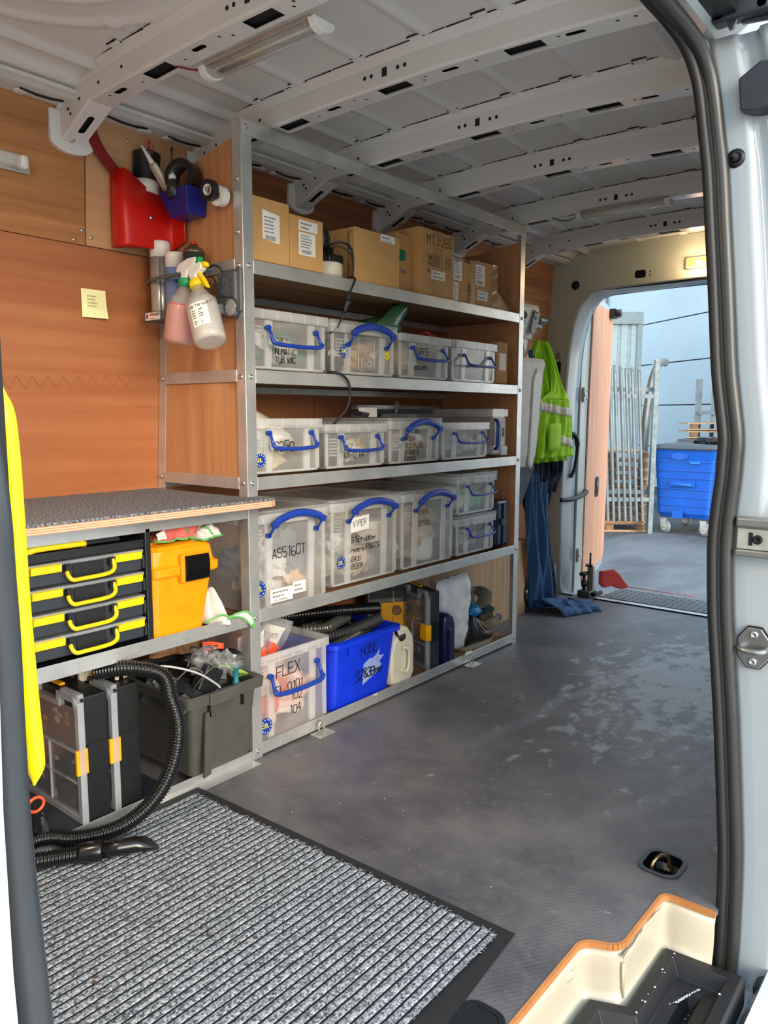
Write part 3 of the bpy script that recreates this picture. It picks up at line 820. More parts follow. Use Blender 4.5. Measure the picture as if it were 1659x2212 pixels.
# open sliding door: leading edge with its guides
mb = MB(); zz = [lerp(-.3, 1.88, i / 30) for i in range(31)]
mb.loft([[(.33, ys(z) - .125 - .004 * math.sin(z * 6), z), (.31, ys(z) - .135, z), (.31, ys(z) - .19, z), (.36, ys(z) - .20, z), (1.6, ys(z) - .20, z), (1.6, ys(z) - .14, z)] for z in zz])
sd = struct(mb.build('door_1', M['white'], bevel=0)); sd['label'] = 'white sliding side door pushed open'
mb = MB(); mb.prism([(-1.312, 1.712), (-1.345, 1.705), (-1.40, 1.71), (-1.40, 1.79), (-1.345, 1.80), (-1.305, 1.775)], 'x', .19, .29); mb.build('guide_block', M['slate'], sd, bevel=.004)
mb = MB(); mb.prism([(-1.452, -.20), (-1.48, -.21), (-1.49, -.155), (-1.465, -.145), (-1.447, -.16)], 'x', .18, .24); mb.build('guide_block', M['slate'], sd, bevel=.004)
mb = MB(); mb.prism([(-1.43, .955), (-1.47, .955), (-1.47, 1.18), (-1.44, 1.18)], 'x', .26, .29); mb.build('edge_panel', M['white'], sd, bevel=.006)

# inner body below the step, sill edge
mb = MB(); mb.prism([(-1.44, -.20), (-1.47, -.13), (-1.50, -.16), (-1.50, -.3), (-1.2, -.3), (-1.2, -.20)], 'x', -1.5, .5); sl = struct(mb.build('trim_8', M['white'])); sl['label'] = 'white sill below the side step'

# ---------------------------------------------------------------- rear door, open outwards
dd = V((.74, .125, 0)).normalized(); dn = V((dd.y, -dd.x, 0))
DM = Matrix(((dd.x, dn.x, 0, 2.895), (dd.y, dn.y, 0, .286), (0, 0, 1, 0), (0, 0, 0, 1)))
t = thing('door_2', None, None, (2.895, .286, 0), kind='structure'); t['label'] = 'rear door swung open, lined with pinkish plywood'
def dbox(a0, a1, b0, b1, z0, z1, nm, m, bev=.0):
    mb = MB(); mb.M = DM; mb.box(a0, a1, b0, b1, z0, z1); return mb.build(nm, m, t, bevel=bev)
mb = MB(); mb.M = DM; mb.smooth = False
mb.loft([[(0, 0, -.06), (.70, 0, .05), (.70, -.07, .05), (0, -.07, -.06)], [(0, 0, 1.62), (.72, 0, 1.66), (.72, -.07, 1.66), (0, -.07, 1.62)], [(.05, -.005, 1.80), (.70, -.005, 1.80), (.70, -.06, 1.80), (.05, -.06, 1.80)], [(.12, -.01, 1.835), (.62, -.01, 1.835), (.62, -.05, 1.835), (.12, -.05, 1.835)]])
mb.build('panel', M['white'], t)
mb = MB(); mb.M = DM
lining = [(.16, .02), (.20, -.0), (.34, .0), (.40, .075), (.66, .10), (.695, .16), (.70, .50), (.71, 1.70), (.66, 1.79), (.23, 1.79), (.215, 1.76), (.185, 1.2), (.165, .6)]
mb.loft([[(a, .004, z) for a, z in lining], [(a, .012, z) for a, z in lining]]); mb.build('plywood_lining', M['ply_door'], t)
mb = MB(); mb.M = DM; mb.grid(lambda u, v: (lerp(.005, .15, u), .002 + .012 * smooth01(u * 2) - .01 * smooth01(u * 2 - 1), lerp(-.04, 1.72, v)), 8, 4); mb.build('inner_flange', M['frame'], t, solid=.003)
for z in (.22, 1.22):
    mb = MB(); mb.M = DM; mb.loft([[(a, w, zz_) for a, zz_ in rrect(.07, .09, .012, 3, .055, z)] for w in (.010, .022)]); h = mb.build('hinge', M['frame'], t)
    mb = MB(); mb.M = DM
    for a, q in ((.03, 0), (.075, .026), (.075, -.026)): mb.lathe([(.012 if q == 0 else .006, 0), (.01 if q == 0 else .005, .006), (.001, .006)], (a, .022, z + q), (0, 1, 0), 10)
    mb.build('screw', M['zinc'], h)
mb = MB(); mb.M = DM; mb.loft([[(a, w, z) for a, z in rrect(.085, .135, .02, 3, .43, .62)] for w in (.010, .016)]); mb.build('handle_recess', M['slate'], t)
mb = MB(); mb.M = DM; mb.loft([[(a, w, z) for a, z in rrect(.055, .10, .015, 3, .43, .62)] for w in (.0165, .0175)]); mb.build('recess_cup', M['dark'], t)
mb = MB(); mb.M = DM; mb.box(.405, .455, .0175, .024, .62, .665); mb.build('latch_pull', M['steel'], t)
mb = MB(); mb.M = DM
for a, z in ((.24, 1.74), (.5, 1.77), (.23, 1.35), (.69, 1.3), (.19, .8), (.69, .7), (.19, .35), (.62, .14), (.3, .05)): mb.lathe([(.006, 0), (.004, .003), (.0005, .003)], (a, .012, z), (0, 1, 0), 8)
mb.build('screw', M['zinc'], t)
# top latch of that door
mb = MB(); mb.M = DM; mb.box(.60, .68, .012, .05, 1.74, 1.80); mb.cyl((.62, .05, 1.775), (.62, .085, 1.775), .02, 12); mb.cyl((.66, .05, 1.77), (.66, .08, 1.77), .015, 12); mb.box(.66, .74, .03, .06, 1.755, 1.785)
mb.build('top_latch', M['black'], t)
# check strap from frame to door
mb = MB(); mb.tube(spline([(2.70, .30, .585), (2.78, .265, .585), (2.90, .255, .60), (3.0, .27, .615), (3.02, .30, .615)], 5), .016, 8, flat=.9)
tag_ = mb.build('check_strap', M['black'], None, label='black door check strap from the rear frame to the open rear door', category='strap')
mb = MB(); mb.tube(spline([(2.76, .30, .98), (2.80, .262, .97), (2.82, .255, .90), (2.80, .258, .78), (2.77, .27, .72)], 5), [.018] * 5 + [.016] * 5 + [.012] * 11, 8)
mb.build('grab_handle', M['black'], rf)
# sill strip and tread plate
mb = MB(); mb.box(2.742, 2.80, -1.2, .30, -.012, .004); s1 = struct(mb.build('trim_9', M['alu'])); s1['label'] = 'aluminium sill strip at the rear doorway'
mb = MB(); mb.box(2.735, 2.742, -1.2, .30, -.012, .007); mb.box(2.80, 2.812, -1.2, .12, -.03, .006); mb.build('sill_gasket', M['dark'], s1)
t = thing('tread_plate', 'dark chequer plate step outside the rear doorway', 'step', (2.95, -.4, -.02))
mb = MB(); mb.prism([(2.82, .09), (3.12, .05), (3.14, -1.2), (2.82, -1.2)], 'z', -.03, .0); mb.build('plate', M['midgrey'], t)
mb = MB()
for i in range(9):
    for j in range(34):
        x = 2.835 + i * .034; y = .06 - j * .036
        if x > 3.11: continue
        a = R(45 if (i + j) % 2 else -45)
        for k in (-1, 0, 1):
            cx = x + math.cos(a + math.pi / 2) * .007 * k; cy = y + math.sin(a + math.pi / 2) * .007 * k
            mb.loft([[(cx + math.cos(a) * .011, cy + math.sin(a) * .011, z), (cx - math.sin(a) * w, cy + math.cos(a) * w, z), (cx - math.cos(a) * .011, cy - math.sin(a) * .011, z), (cx + math.sin(a) * w, cy - math.cos(a) * w, z)] for z, w in ((0, .0022), (.0022, .0012))])
mb.build('tread_bars', M['grey'], t, kind='stuff')

# ---------------------------------------------------------------- yard outside the rear doorway
def asphalt():
    b = NB('worn_asphalt'); n = b.noise(.6, 6, b.mapping((1, 2.2, 1), (0, 0, .5)), .6); n2 = b.noise(60, 4)
    c = b.ramp(n, lin('#44474a'), lin('#6c6f70'), .38, .62); c = b.mix(.25, c, b.ramp(n2, lin('#35383a'), lin('#9a9a98')))
    b.set(c, b.ramp(n, (.45,) * 3 + (1,), (.85,) * 3 + (1,), .35, .55), 0, .3); b.bump(n2, .4, .01); return b.m
mb = MB(); mb.box(-20, 40, -30, 30, -.75, -.65); g = struct(mb.build('ground', asphalt())); g['label'] = 'worn wet asphalt yard'
mb = MB(); mb.box(-9, 2.0, -14, -1.9, -.6499, -.64); g2 = struct(mb.build('reflector', mat('#cfc9bd', .8, var=.1, vs=1, bump=.2, bs=40))); g2['label'] = 'added unseen pale concrete forecourt beside the van'  # pale slab added out of view to bounce light up to the ceiling
# clad building
BD = V((.6143, .7891, 0)); BN = V((-.7891, .6143, 0))
BM = Matrix(((BD.x, BN.x, 0, 15.6), (BD.y, BN.y, 0, 4.35), (0, 0, 1, 0), (0, 0, 0, 1)))
def cladding():
    b = NB('pale_blue_cladding'); n = b.noise(90, 2, b.mapping((1, 1, .15))); b.set(b.ramp(b.noise(.5, 3), lin('#a3bac3'), lin('#b1c6cd')), .5, 0, .4); b.bump(n, .35, .004); return b.m
t = thing('clad_building', 'large pale blue building clad in wide horizontal panels beyond the yard', 'building', (15.6, 4.35, -.65))
m_ = cladding(); z = -.5
for k in range(9):
    mb = MB(); mb.M = BM; mb.box(-9, 14, .0, .12, z + .012, z + .888); mb.build('cladding_panel', m_, t); z += .9
mb = MB(); mb.M = BM; mb.box(-9, 14, -.2, -.002, -.65, 7.6); mb.build('wall_core', M['midgrey'], t)
mb = MB(); mb.M = BM; mb.box(2.25, 2.34, .12, .18, -.5, 7.6); mb.build('corner_trim', M['grey'], t)
# corrugated outbuilding
t = thing('corrugated_shed', 'grey green corrugated shed wall with a flat capping beside the clad building', 'shed', (12.4, 3.7, -.65))
sd_ = V((-.32, .42, 0)).normalized(); sn = V((-sd_.y, sd_.x, 0))
SM = Matrix(((sd_.x, sn.x, 0, 12.42), (sd_.y, sn.y, 0, 3.66), (0, 0, 1, 0), (0, 0, 0, 1)))
mb = MB(); mb.M = SM; prof = []
x = 0
while x < 3: prof += [(x, 0), (x + .03, .03), (x + .13, .03), (x + .16, 0)]; x += .18
rows = [[(a, b_, zz_) for a, b_ in prof] for zz_ in (-.65, 2.78)]
i = [mb.addv(p) for p in rows[0]]; j = [mb.addv(p) for p in rows[1]]
for q in range(len(i) - 1): mb.face((i[q], i[q + 1], j[q + 1], j[q]))
mb.build('corrugated_sheet', mat('#9fb0b0', .5), t, solid=.01)
mb = MB(); mb.M = SM; mb.box(-.05, 3, -.02, .09, 2.72, 2.93); mb.box(-.05, .04, -.05, .07, -.65, 2.72); mb.build('capping', mat('#7f9091', .5), t)
mb = MB(); mb.M = SM; mb.box(-.03, 3, -1.5, -.03, -.65, 2.75); mb.build('core', M['midgrey'], t)
# leaning palisade fence panel
galv = mat('#7e898d', .5, .4, var=.25, vs=5)
fd = V((.46, -.62, 0)).normalized(); fn = V((fd.y, -fd.x, 0))
FM = Matrix(((fd.x, fn.x, 0, 9.12), (fd.y, fn.y, 0, 2.93), (0, 0, 1, -.62), (0, 0, 0, 1))) 
t = thing('palisade_fence', 'galvanised palisade fence panels stacked upright against a post', 'fence', (9.3, 2.7, -.65))
rnd = random.Random(5)
for lay, (dx, dz, n) in enumerate(((0, 0, 8), (.042, .06, 8))):
    for k in range(n):
        a = .14 + k * .084 + dx; h = 2.42 + rnd.uniform(-.03, .03) + dz
        mb = MB(); mb.M = FM @ Matrix.Translation((a, -.16 * lay, .0)) @ Matrix.Rotation(R(-4 + rnd.uniform(-.4, .4)), 4, 'Y')
        mb.prism([(-.022, 0), (-.010, .018), (.010, .018), (.022, 0), (.010, .012), (-.010, .012)], 'z', .16, h - .08)
        mb.prism([(-.027, 0), (0, .02), (.027, 0)], 'z', h - .08, h - .06); mb.box(-.004, .004, .0, .014, h - .06, h)
        mb.build('pale', galv, t)
for lay in range(2):
    for z in (.45, 1.95):
        mb = MB(); mb.M = FM; mb.box(.10, .80, -.10 * lay - .03, -.10 * lay - .005, z + lay * .1, z + .06 + lay * .1); mb.build('rail', galv, t)
mb = MB(); mb.M = FM; mb.box(.80, .865, -.10, .0, -.03, 2.5); mb.build('fence_post', mat('#7f8a8d', .5, .4, var=.3, vs=14), None, label='tall galvanised steel post at the right end of the stacked fence panels', category='post')
# timber pallets behind it
PG = 'wooden pallets stacked behind the fence panels'; NTH = ['lowest', 'second', 'third', 'fourth', 'fifth', 'sixth', 'seventh', 'eighth', 'topmost']
for k in range(9):
    t = thing('pallet', NTH[k] + (' wooden pallet' if k in (0, 8) else ' wooden pallet from the ground') + ' in the stack behind the leaning palisade panels', 'pallet', (9.6, 3.1, -.65 + k * .13), PG)
    mb = MB(); mb.M = FM @ Matrix.Translation((0, 0, -.03 + k * .135))
    for q in range(5): mb.box(-.25 + .0, .82, -.36 - q * .2, -.27 - q * .2, .10, .122)
    mb.box(-.25, .82, -.30, -.20, 0, .02); mb.build('deck_boards', M['ply_box'], t)
    for a in (-.25, .23, .70):
        mb = MB(); mb.M = FM @ Matrix.Translation((0, 0, -.03 + k * .135)); mb.box(a, a + .12, -.31, -.21, .021, .099); mb.build('block', M['shelf_ply'], t)
# downpipe
mb = MB(); mb.tube(spline([(13.95, 3.70, 2.12), (13.80, 3.74, 2.12), (13.70, 3.78, 2.02), (13.62, 3.85, 1.6), (13.52, 3.88, .8), (13.50, 3.9, -.65)], 6), .085, 14)
mb.build('flue_pipe', mat('#bdb9ad', .4, .6, var=.3, vs=3), None, label='bent silver flue pipe in front of the pale clad wall', category='pipe')
# second palisade fence behind the bin with pallets
t = thing('palisade_fence', 'short run of galvanised palisade fence rising behind the blue bin', 'fence', (12.5, 2.3, -.65))
for k in range(9):
    a = k * .23; px, py = 12.45 + a * .45, 2.55 - a * .95
    mb = MB(); mb.M = Matrix.Translation((px, py, -.65)) @ Matrix.Rotation(R(-65), 4, 'Z'); w = .055 if k == 0 else .034
    mb.prism([(-w, 0), (-w * .4, .03), (w * .4, .03), (w, 0)], 'z', 0, 2.2); mb.prism([(-w, 0), (0, .03), (w, 0)], 'z', 2.2, 2.36); mb.build('pale', galv, t)
mb = MB(); mb.M = Matrix.Translation((12.45, 2.55, 1.1)) @ Matrix.Rotation(R(-64.6), 4, 'Z'); mb.box(0, 2.1, -.05, -.01, 0, .06); mb.build('rail', galv, t)
for k in range(2):
    t = thing('pallet', ('lower' if k == 0 else 'upper') + ' wooden pallet on top behind the blue bin', 'pallet', (12.1, 2.3, .72 + k * .14))
    mb = MB(); mb.M = Matrix.Translation((11.9, 2.48, .70 + k * .14)) @ Matrix.Rotation(R(-62), 4, 'Z')
    mb.box(-.05, 1.1, 0, .9, .10, .12); mb.box(-.05, 1.1, 0, .1, 0, .02); mb.build('deck_boards', M['ply_box'], t)
    for a in (0, .45, .95):
        mb = MB(); mb.M = Matrix.Translation((11.9, 2.48, .70 + k * .14)) @ Matrix.Rotation(R(-62), 4, 'Z'); mb.box(a, a + .12, 0, .1, .021, .099); mb.build('block', M['shelf_ply'], t)
mb = MB(); mb.box(11.6, 13.0, .8, 2.6, -.65, .69); mb.build('stacked_crate', M['midgrey'], None, label='grey crate stack behind the blue bin carrying two wooden pallets', category='crate')
# blue wheeled bin
t = thing('wheeled_bin', 'blue four wheeled waste bin with a grey lid in the yard', 'bin', (10.3, 1.9, -.65))
bb = mat('#0f5cc0', .4, var=.1, vs=4)
x0, x1, y0, y1 = 9.75, 10.95, 1.45, 2.30
mb = MB(); zs_ = [(-.40, .09), (-.33, .05), (0, .035), (.45, .0), (.56, -.02), (.60, -.03)]
mb.loft([[(x + 0, y, z) for x, y in rrect(x1 - x0 - 2 * i, y1 - y0 - 2 * i, .06, 3, (x0 + x1) / 2, (y0 + y1) / 2)] for z, i in zs_]); mb.build('body', bb, t)
mb = MB()
for z in (.42, .29, .18, .02, -.1, -.22):
    i = interp([(-.33, .05), (0, .035), (.45, 0)], z); mb.prism(rrect(x1 - x0 - 2 * i + .025, y1 - y0 - 2 * i + .025, .06, 3, (x0 + x1) / 2, (y0 + y1) / 2), 'z', z, z + .014)
mb.build('rib', bb, t)
mb = MB(); mb.tube([(9.77, 2.0, .10), (9.70, 2.0, .10), (9.70, 1.75, .095), (9.77, 1.75, .095)], .012, 8); mb.box(9.73, 9.76, 1.64, 1.78, .40, .43); mb.build('handle', mat('#2b83dd', .35), t)
mb = MB(); mb.box(9.742, 9.76, 1.70, 2.05, .07, .14); mb.build('pressing', bb, t)
mb = MB(); mb.prism(circ(1.93, .50, .12, 20, .05), 'x', 9.722, 9.75); mb.build('pressing', bb, t)
mb = MB(); mb.box(9.74, 9.76, 1.85, 2.0, -.40, -.28); mb.build('pressing', bb, t)
mb = MB(); mb.loft([[(x, y, z) for x, y in rrect(x1 - x0 + w, y1 - y0 + w, .08, 3, (x0 + x1) / 2, (y0 + y1) / 2)] for z, w in ((.595, .10), (.615, .12), (.66, .08), (.675, -.1))]); mb.build('lid', mat('#4c5258', .5), t)
for (wx, wy_) in ((9.85, 2.15), (9.85, 1.58), (10.8, 2.15), (10.8, 1.58)):
    mb = MB(); mb.lathe([(.05, 0), (.095, .003), (.10, .012), (.10, .038), (.095, .047), (.05, .05)], (wx, wy_, -.55), (.9, -.45, 0), 20); wl = mb.build('wheel', M['grey'], t)
    mb = MB(); mb.lathe([(.06, -.003), (.06, .053)], (wx, wy_, -.55), (.9, -.45, 0), 16); mb.build('hub', M['cream_p'], wl)
    mb = MB(); mb.prism([(wy_ - .05, -.42), (wy_ + .05, -.42), (wy_ + .03, -.55), (wy_ - .03, -.55)], 'x', wx - .03, wx - .022); mb.build('fork', M['zinc'], t)
mb = MB()
for k in range(6): mb.blob((10.1 + .1 * k, 1.55 + .12 * (k % 3), .70), (.16, .12, .05), k, .8, 7)
mb.build('rubbish_bag', M['dark'], None, label='crumpled dark rubbish bags lying on the lid of the blue bin', category='bag')

# ---------------------------------------------------------------- winch and rods on the rear sill
t = thing('door_ramp_bracket', 'greasy metal ramp hinge bracket on the floor by the rear doorway', 'bracket', (2.76, .12, 0))
mb = MB(); mb.box(2.64, 2.84, .08, .20, .0005, .010); mb.build('base_plate', M['midgrey'], t)
mb = MB(); mb.box(2.70, 2.80, .09, .17, .0105, .05); mb.build('block', mat('#56605c', .4, .6), t, bevel=.006)
mb = MB(); mb.box(2.76, 2.785, .10, .135, .05, .19); mb.build('upright', mat('#9a9182', .4, .6), t)
mb = MB(); mb.cyl((2.73, .14, .05), (2.73, .14, .14), .010, 10); mb.cyl((2.73, .14, .07), (2.73, .14, .11), .017, 10); mb.cyl((2.70, .15, .15), (2.76, .13, .15), .012, 10); mb.cyl((2.72, .08, .03), (2.80, .06, .035), .012, 10); mb.build('bolt', M['black'], t)
mb = MB(); mb.prism([(2.75, .145), (2.80, .16), (2.80, .12), (2.75, .10)], 'z', .19, .20); mb.cyl((2.785, .13, .20), (2.785, .13, .27), .006, 8); mb.build('pin', M['black'], t)
t = thing('warning_flag', 'red plastic lever with two thin red rods lying over the tread plate', 'lever', (2.8, .05, .1))
mb = MB(); mb.prism([(2.80, .155), (2.80, .075), (2.84, .052), (2.92, .062), (2.98, .048), (3.03, .04), (3.10, .05), (2.98, .14), (2.93, .165)], 'y', .06, .085); mb.v = [(2.79 + (x - 2.79) * .45, y - (x - 2.79) * .40, z + .01) for x, y, z in mb.v]; mb.build('blade', mat('#d0453f', .4), t, bevel=.006)
mb = MB()
for q in (0, .012): mb.tube([(2.925, -.05 + q, .062), (3.06, -.42 + q, .030)], .0022, 6)
mb.build('rod', mat('#e0605c', .4), t)

# ---------------------------------------------------------------- shelving rack
t = thing('shelving_rack', 'tall aluminium angle shelving rack with plywood shelves along the van side', 'rack', (.835, .2, 0)); rack = t
def angle(name, p, nm='alu'):
    mb = MB()
    for b_ in p: mb.box(*b_)
    return mb.build(name, M[nm], rack, bevel=.0012)
def bolts(pts, d=(0, -1, 0), par=None):
    for p in pts:
        mb = MB(); mb.lathe([(.008, 0), (.008, .0015), (.006, .004), (.003, .0055), (.0025, .003), (.0004, .003)], p, d, 12); mb.build('bolt', M['bolt'], par or rack)
XR = 1.67
up = angle('upright', [(0, .040, 0, .003, 0, 1.943), (0, .003, .003, .042, 0, 1.943)]); bolts([(.02, -.0, z) for z in (1.925,)], par=up)
bolts([(.02, 0, z) for z in (1.535, 1.21, .887, .462, .025)], par=up); bolts([(-.0, .022, z) for z in (1.78, 1.63, 1.535, 1.21, .887)], (-1, 0, 0), up)
up = angle('upright', [(XR - .040, XR, 0, .003, 0, 1.943), (XR - .003, XR, .003, .042, 0, 1.943)]); bolts([(XR - .02, 0, z) for z in (1.925, 1.535, 1.21, .887, .462, .025)], par=up)
for x0, x1 in ((0, .003), (XR - .003, XR)):
    mb = MB(); sgn = 1 if x0 == 0 else -1
    for za, zb in ((0 if x0 == 0 else .42, .86), (.86, 1.60)):
        mb.loft([[(x0, wy(z) - .046, z), (x1, wy(z) - .046, z), (x1, wy(z) - .009, z), (x0, wy(z) - .009, z)] for z in (za, zb)])
    mb.build('rear_upright', M['alu'], rack)
LIP = [.048, .484, .905, 1.232, 1.555]
for i, z in enumerate(LIP):
    angle('shelf_lip', [(.040, XR - .040, .0005, .003, z - .041, z)])
    mb = MB(); back = wy(z) - .013
    mb.box(.004, XR - .004, .0035, .24 if i == 0 else back, z - .030, z - .018)
    mb.build('shelf_board', M['shelf_ply'], rack)
    if i: angle('rear_rail', [(.005, XR - .005, back - .003, back, z - .058, z - .032)])
angle('top_rail', [(-.001, XR + .001, -.0025, 0, 1.900, 1.943)])
for z in LIP[2:] : angle('side_rail', [(-.0005, .0, .042, wy(z) - .05, z - .037, z)] if 0 else [(-.002, 0, .040, wy(z) - .045, z - .037, z)])
for z in LIP[1:]: angle('side_rail', [(XR - .0, XR + .002, .040, wy(z) - .045, z - .037, z)])
bolts([(-.002, wy(z) - .028, z - .018) for z in LIP[2:]], (-1, 0, 0))
for xa in (.004, XR - .016):
    mb = MB(); zA = .87
    pts_ = [(.006, zA), (wy(zA) - .012, zA), (wy(1.86) - .012, 1.855), (.24, 1.86), (.06, 1.90), (.006, 1.90)] if xa < 1 else [(.006, .46), (wy(.46) - .014, .46), (wy(1.8) - .012, 1.84), (.24, 1.85), (.006, 1.88)]
    mb.prism(pts_, 'x', xa, xa + .010); mb.build('end_panel', M['ply_end'], rack)
# lashing eyes fixed to the floor at the rack foot
for x, lab in ((.290, 'nearer of the two galvanised lashing eyes at the foot of the rack'), (1.243, 'farther of the two galvanised lashing eyes at the foot of the rack')):
    t = thing('lashing_eye', lab, 'lashing eye', (x, -.03, 0), 'lashing eyes in front of the rack')
    mb = MB(); mb.box(x - .038, x + .038, -.052, -.003, .0005, .005); mb.build('plate', M['zinc'], t, bevel=.001)
    mb = MB(); mb.tube([(x - .012, -.022, .005), (x - .012, -.022, .03)] + [(x + .012 * math.cos(a), -.022, .03 + .014 * math.sin(a)) for a in [math.pi - k * math.pi / 8 for k in range(1, 8)]] + [(x + .012, -.022, .03), (x + .012, -.022, .005)], .0035, 8); mb.build('loop', M['zinc'], t)
    for s in ((-.028, -.012), (.028, -.012), (-.028, -.042), (.028, -.042)):
        mb = MB(); mb.lathe([(.004, 0), (.003, .0015), (.0005, .0015)], (x + s[0], s[1], .005), (0, 0, 1), 8); mb.build('screw', M['bolt'], t)

# bench unit to the left of the rack
t = thing('workbench', 'aluminium framed workbench with a dark grey carpeted plywood top and a lower shelf', 'bench', (-.6, .15, .0)); 
def carpet(name, a, b_, sc=260):
    b = NB(name); n = b.noise(sc, 3, None, .8); b.set(b.ramp(n, lin(a), lin(b_), .40, .62), .95, 0, .1); b.bump(n, 1.0, .004); return b.m
bo = [(-1.5, .462), (-1.5, -.085), (.02, -.085), (.042, -.075), (.05, -.055), (.05, -.006), (-.012, -.006), (-.012, .462)]
mb = MB(); mb.prism(bo, 'z', .8215, .840); mb.build('board', M['ply_edge'], t)
bo2 = [(-1.5, .462), (-1.5, -.083), (.02, -.083), (.041, -.073), (.048, -.054), (.048, -.0062), (-.014, -.0062), (-.014, .462)]
mb = MB(); mb.prism(bo2, 'z', .8402, .847); mb.build('carpet_cover', carpet('charcoal_carpet', '#303237', '#a2a2a6', 170), t)
def fr(nm, *bx):
    mb = MB()
    for b_ in bx: mb.box(*b_)
    return mb.build(nm, M['alu'], t, bevel=.001)
fr('front_rail', (-1.5, -.002, .0, .003, .780, .820)); fr('shelf_lip', (-1.5, -.002, -.001, .002, .441, .481)); fr('floor_rail', (-1.5, -.002, -.0, .003, .0005, .032), (-1.5, -.002, -.04, .0, .0005, .003)); 
fr('rear_rail', (-1.5, -.003, .455, .458, .78, .82)); fr('leg', (-1.46, -1.42, .0035, .04, 0, .78))
mb = MB(); mb.box(-1.5, -.004, .003, .455, .452, .464); mb.build('shelf_board', M['shelf_ply'], t)
mb = MB(); mb.box(-1.5, -.31, .004, .455, .006, .030); mb.build('floor_board', M['slate'], t)
mb = MB(); mb.box(-.36, -.002, .02, .06, .785, .8205); mb.build('batten', M['shelf_ply'], t)
SH4 = .466

# ---------------------------------------------------------------- clear storage boxes
def star_badge(x, z, y, r, txt, par, ring=True):
    mb = MB(); mb.prism(circ(x, z, r, 24, r * 1.05), 'y', y - .0006, y); bd = mb.build('badge', M['blue'] if ring else M['yellow'], par)
    mb = MB()
    if ring:
        for k in range(12): a = R(30 * k + 15); mb.prism(circ(x + math.cos(a) * r * .8, z + math.sin(a) * r * .84, r * .09, 5), 'y', y - .001, y - .0007)
    write(mb, txt, (x - r * .62, y - .0008, z - r * .2), UX, UZ, r * .5, r * .06, 0)
    mb.build('badge_print', mat('#f3ee6e', .5) if ring else mat('#2f6b3c', .5), bd)
def recycle(x, z, y, r, par):
    mb = MB(); mb.prism(circ(x, z, r, 24, r * 1.1), 'y', y - .0006, y); bd = mb.build('badge', M['yellow'], par)
    mb = MB()
    for k in range(3):
        a = R(90 + 120 * k); b_ = R(90 + 120 * k + 75)
        p = [(x + math.cos(lerp(a, b_, q / 4)) * r * .5, y - .001, z + math.sin(lerp(a, b_, q / 4)) * r * .55) for q in range(5)]
        mb.tube(p, r * .07, 4); e = V(p[-1]); mb.prism(circ(e.x, e.z, r * .17, 3), 'y', y - .0014, y - .0006)
    mb.tube([(x + math.cos(R(k * 18)) * r * .85, y - .0008, z + math.sin(R(k * 18)) * r * .93) for k in range(20)], r * .03, 4, closed=True)
    mb.build('badge_print', mat('#3a7f4a', .5), bd)

def handle_down(xa, xb, y, zt, par, scale=1.0):
    mb = MB(); k = scale
    for x, s in ((xa, -1), (xb, 1)):
        mb.cyl((x, y + .004, zt), (x, y - .010, zt), .0080 * k, 10)
        mb.tube([(x, y - .007, zt), (x + s * .001, y - .017, zt - .018 * k), (x + s * .003, y - .027, zt - .037 * k)], [.0050 * k, .0045 * k, .0060 * k], 8)
    p = spline([(xa - .010, y - .028, zt - .034 * k), (xa + .004, y - .031, zt - .043 * k), (xa + .03, y - .034, zt - .046 * k), ((xa + xb) / 2, y - .036, zt - .048 * k), (xb - .03, y - .034, zt - .046 * k), (xb - .004, y - .031, zt - .043 * k), (xb + .010, y - .028, zt - .034 * k)], 5)
    n = len(p); mb.tube(p, [.0078 * k * (.55 + .45 * min(1, i / 4, (n - 1 - i) / 4)) for i in range(n)], 8, flat=.8)
    mb.build('handle', M['blue'], par)
def handle_up(xa, xb, y, zt, par):
    mb = MB()
    for x in (xa, xb):
        mb.cyl((x, y + .004, zt - .080), (x, y - .009, zt - .080), .0080, 10)
        mb.tube([(x, y - .007, zt - .080), (x + .001, y - .034, zt - .044)], [.0045, .0045], 8)
        mb.cyl((x, y - .026, zt - .042), (x, y - .042, zt - .042), .0115, 14); mb.cyl((x, y - .042, zt - .042), (x, y - .044, zt - .042), .006, 12)
    p = spline([(xa - .006, y - .034, zt - .044), (xa + .014, y - .034, zt - .032), (lerp(xa, xb, .3), y - .033, zt - .018), (lerp(xa, xb, .5), y - .032, zt - .014), (lerp(xa, xb, .7), y - .033, zt - .018), (xb - .014, y - .034, zt - .032), (xb + .006, y - .034, zt - .044)], 5)
    n = len(p); mb.tube(p, [.0085 * (.7 + .3 * min(1, i / 5, (n - 1 - i) / 5)) for i in range(n)], 8, flat=1.5)
    mb.build('handle', M['blue'], par)

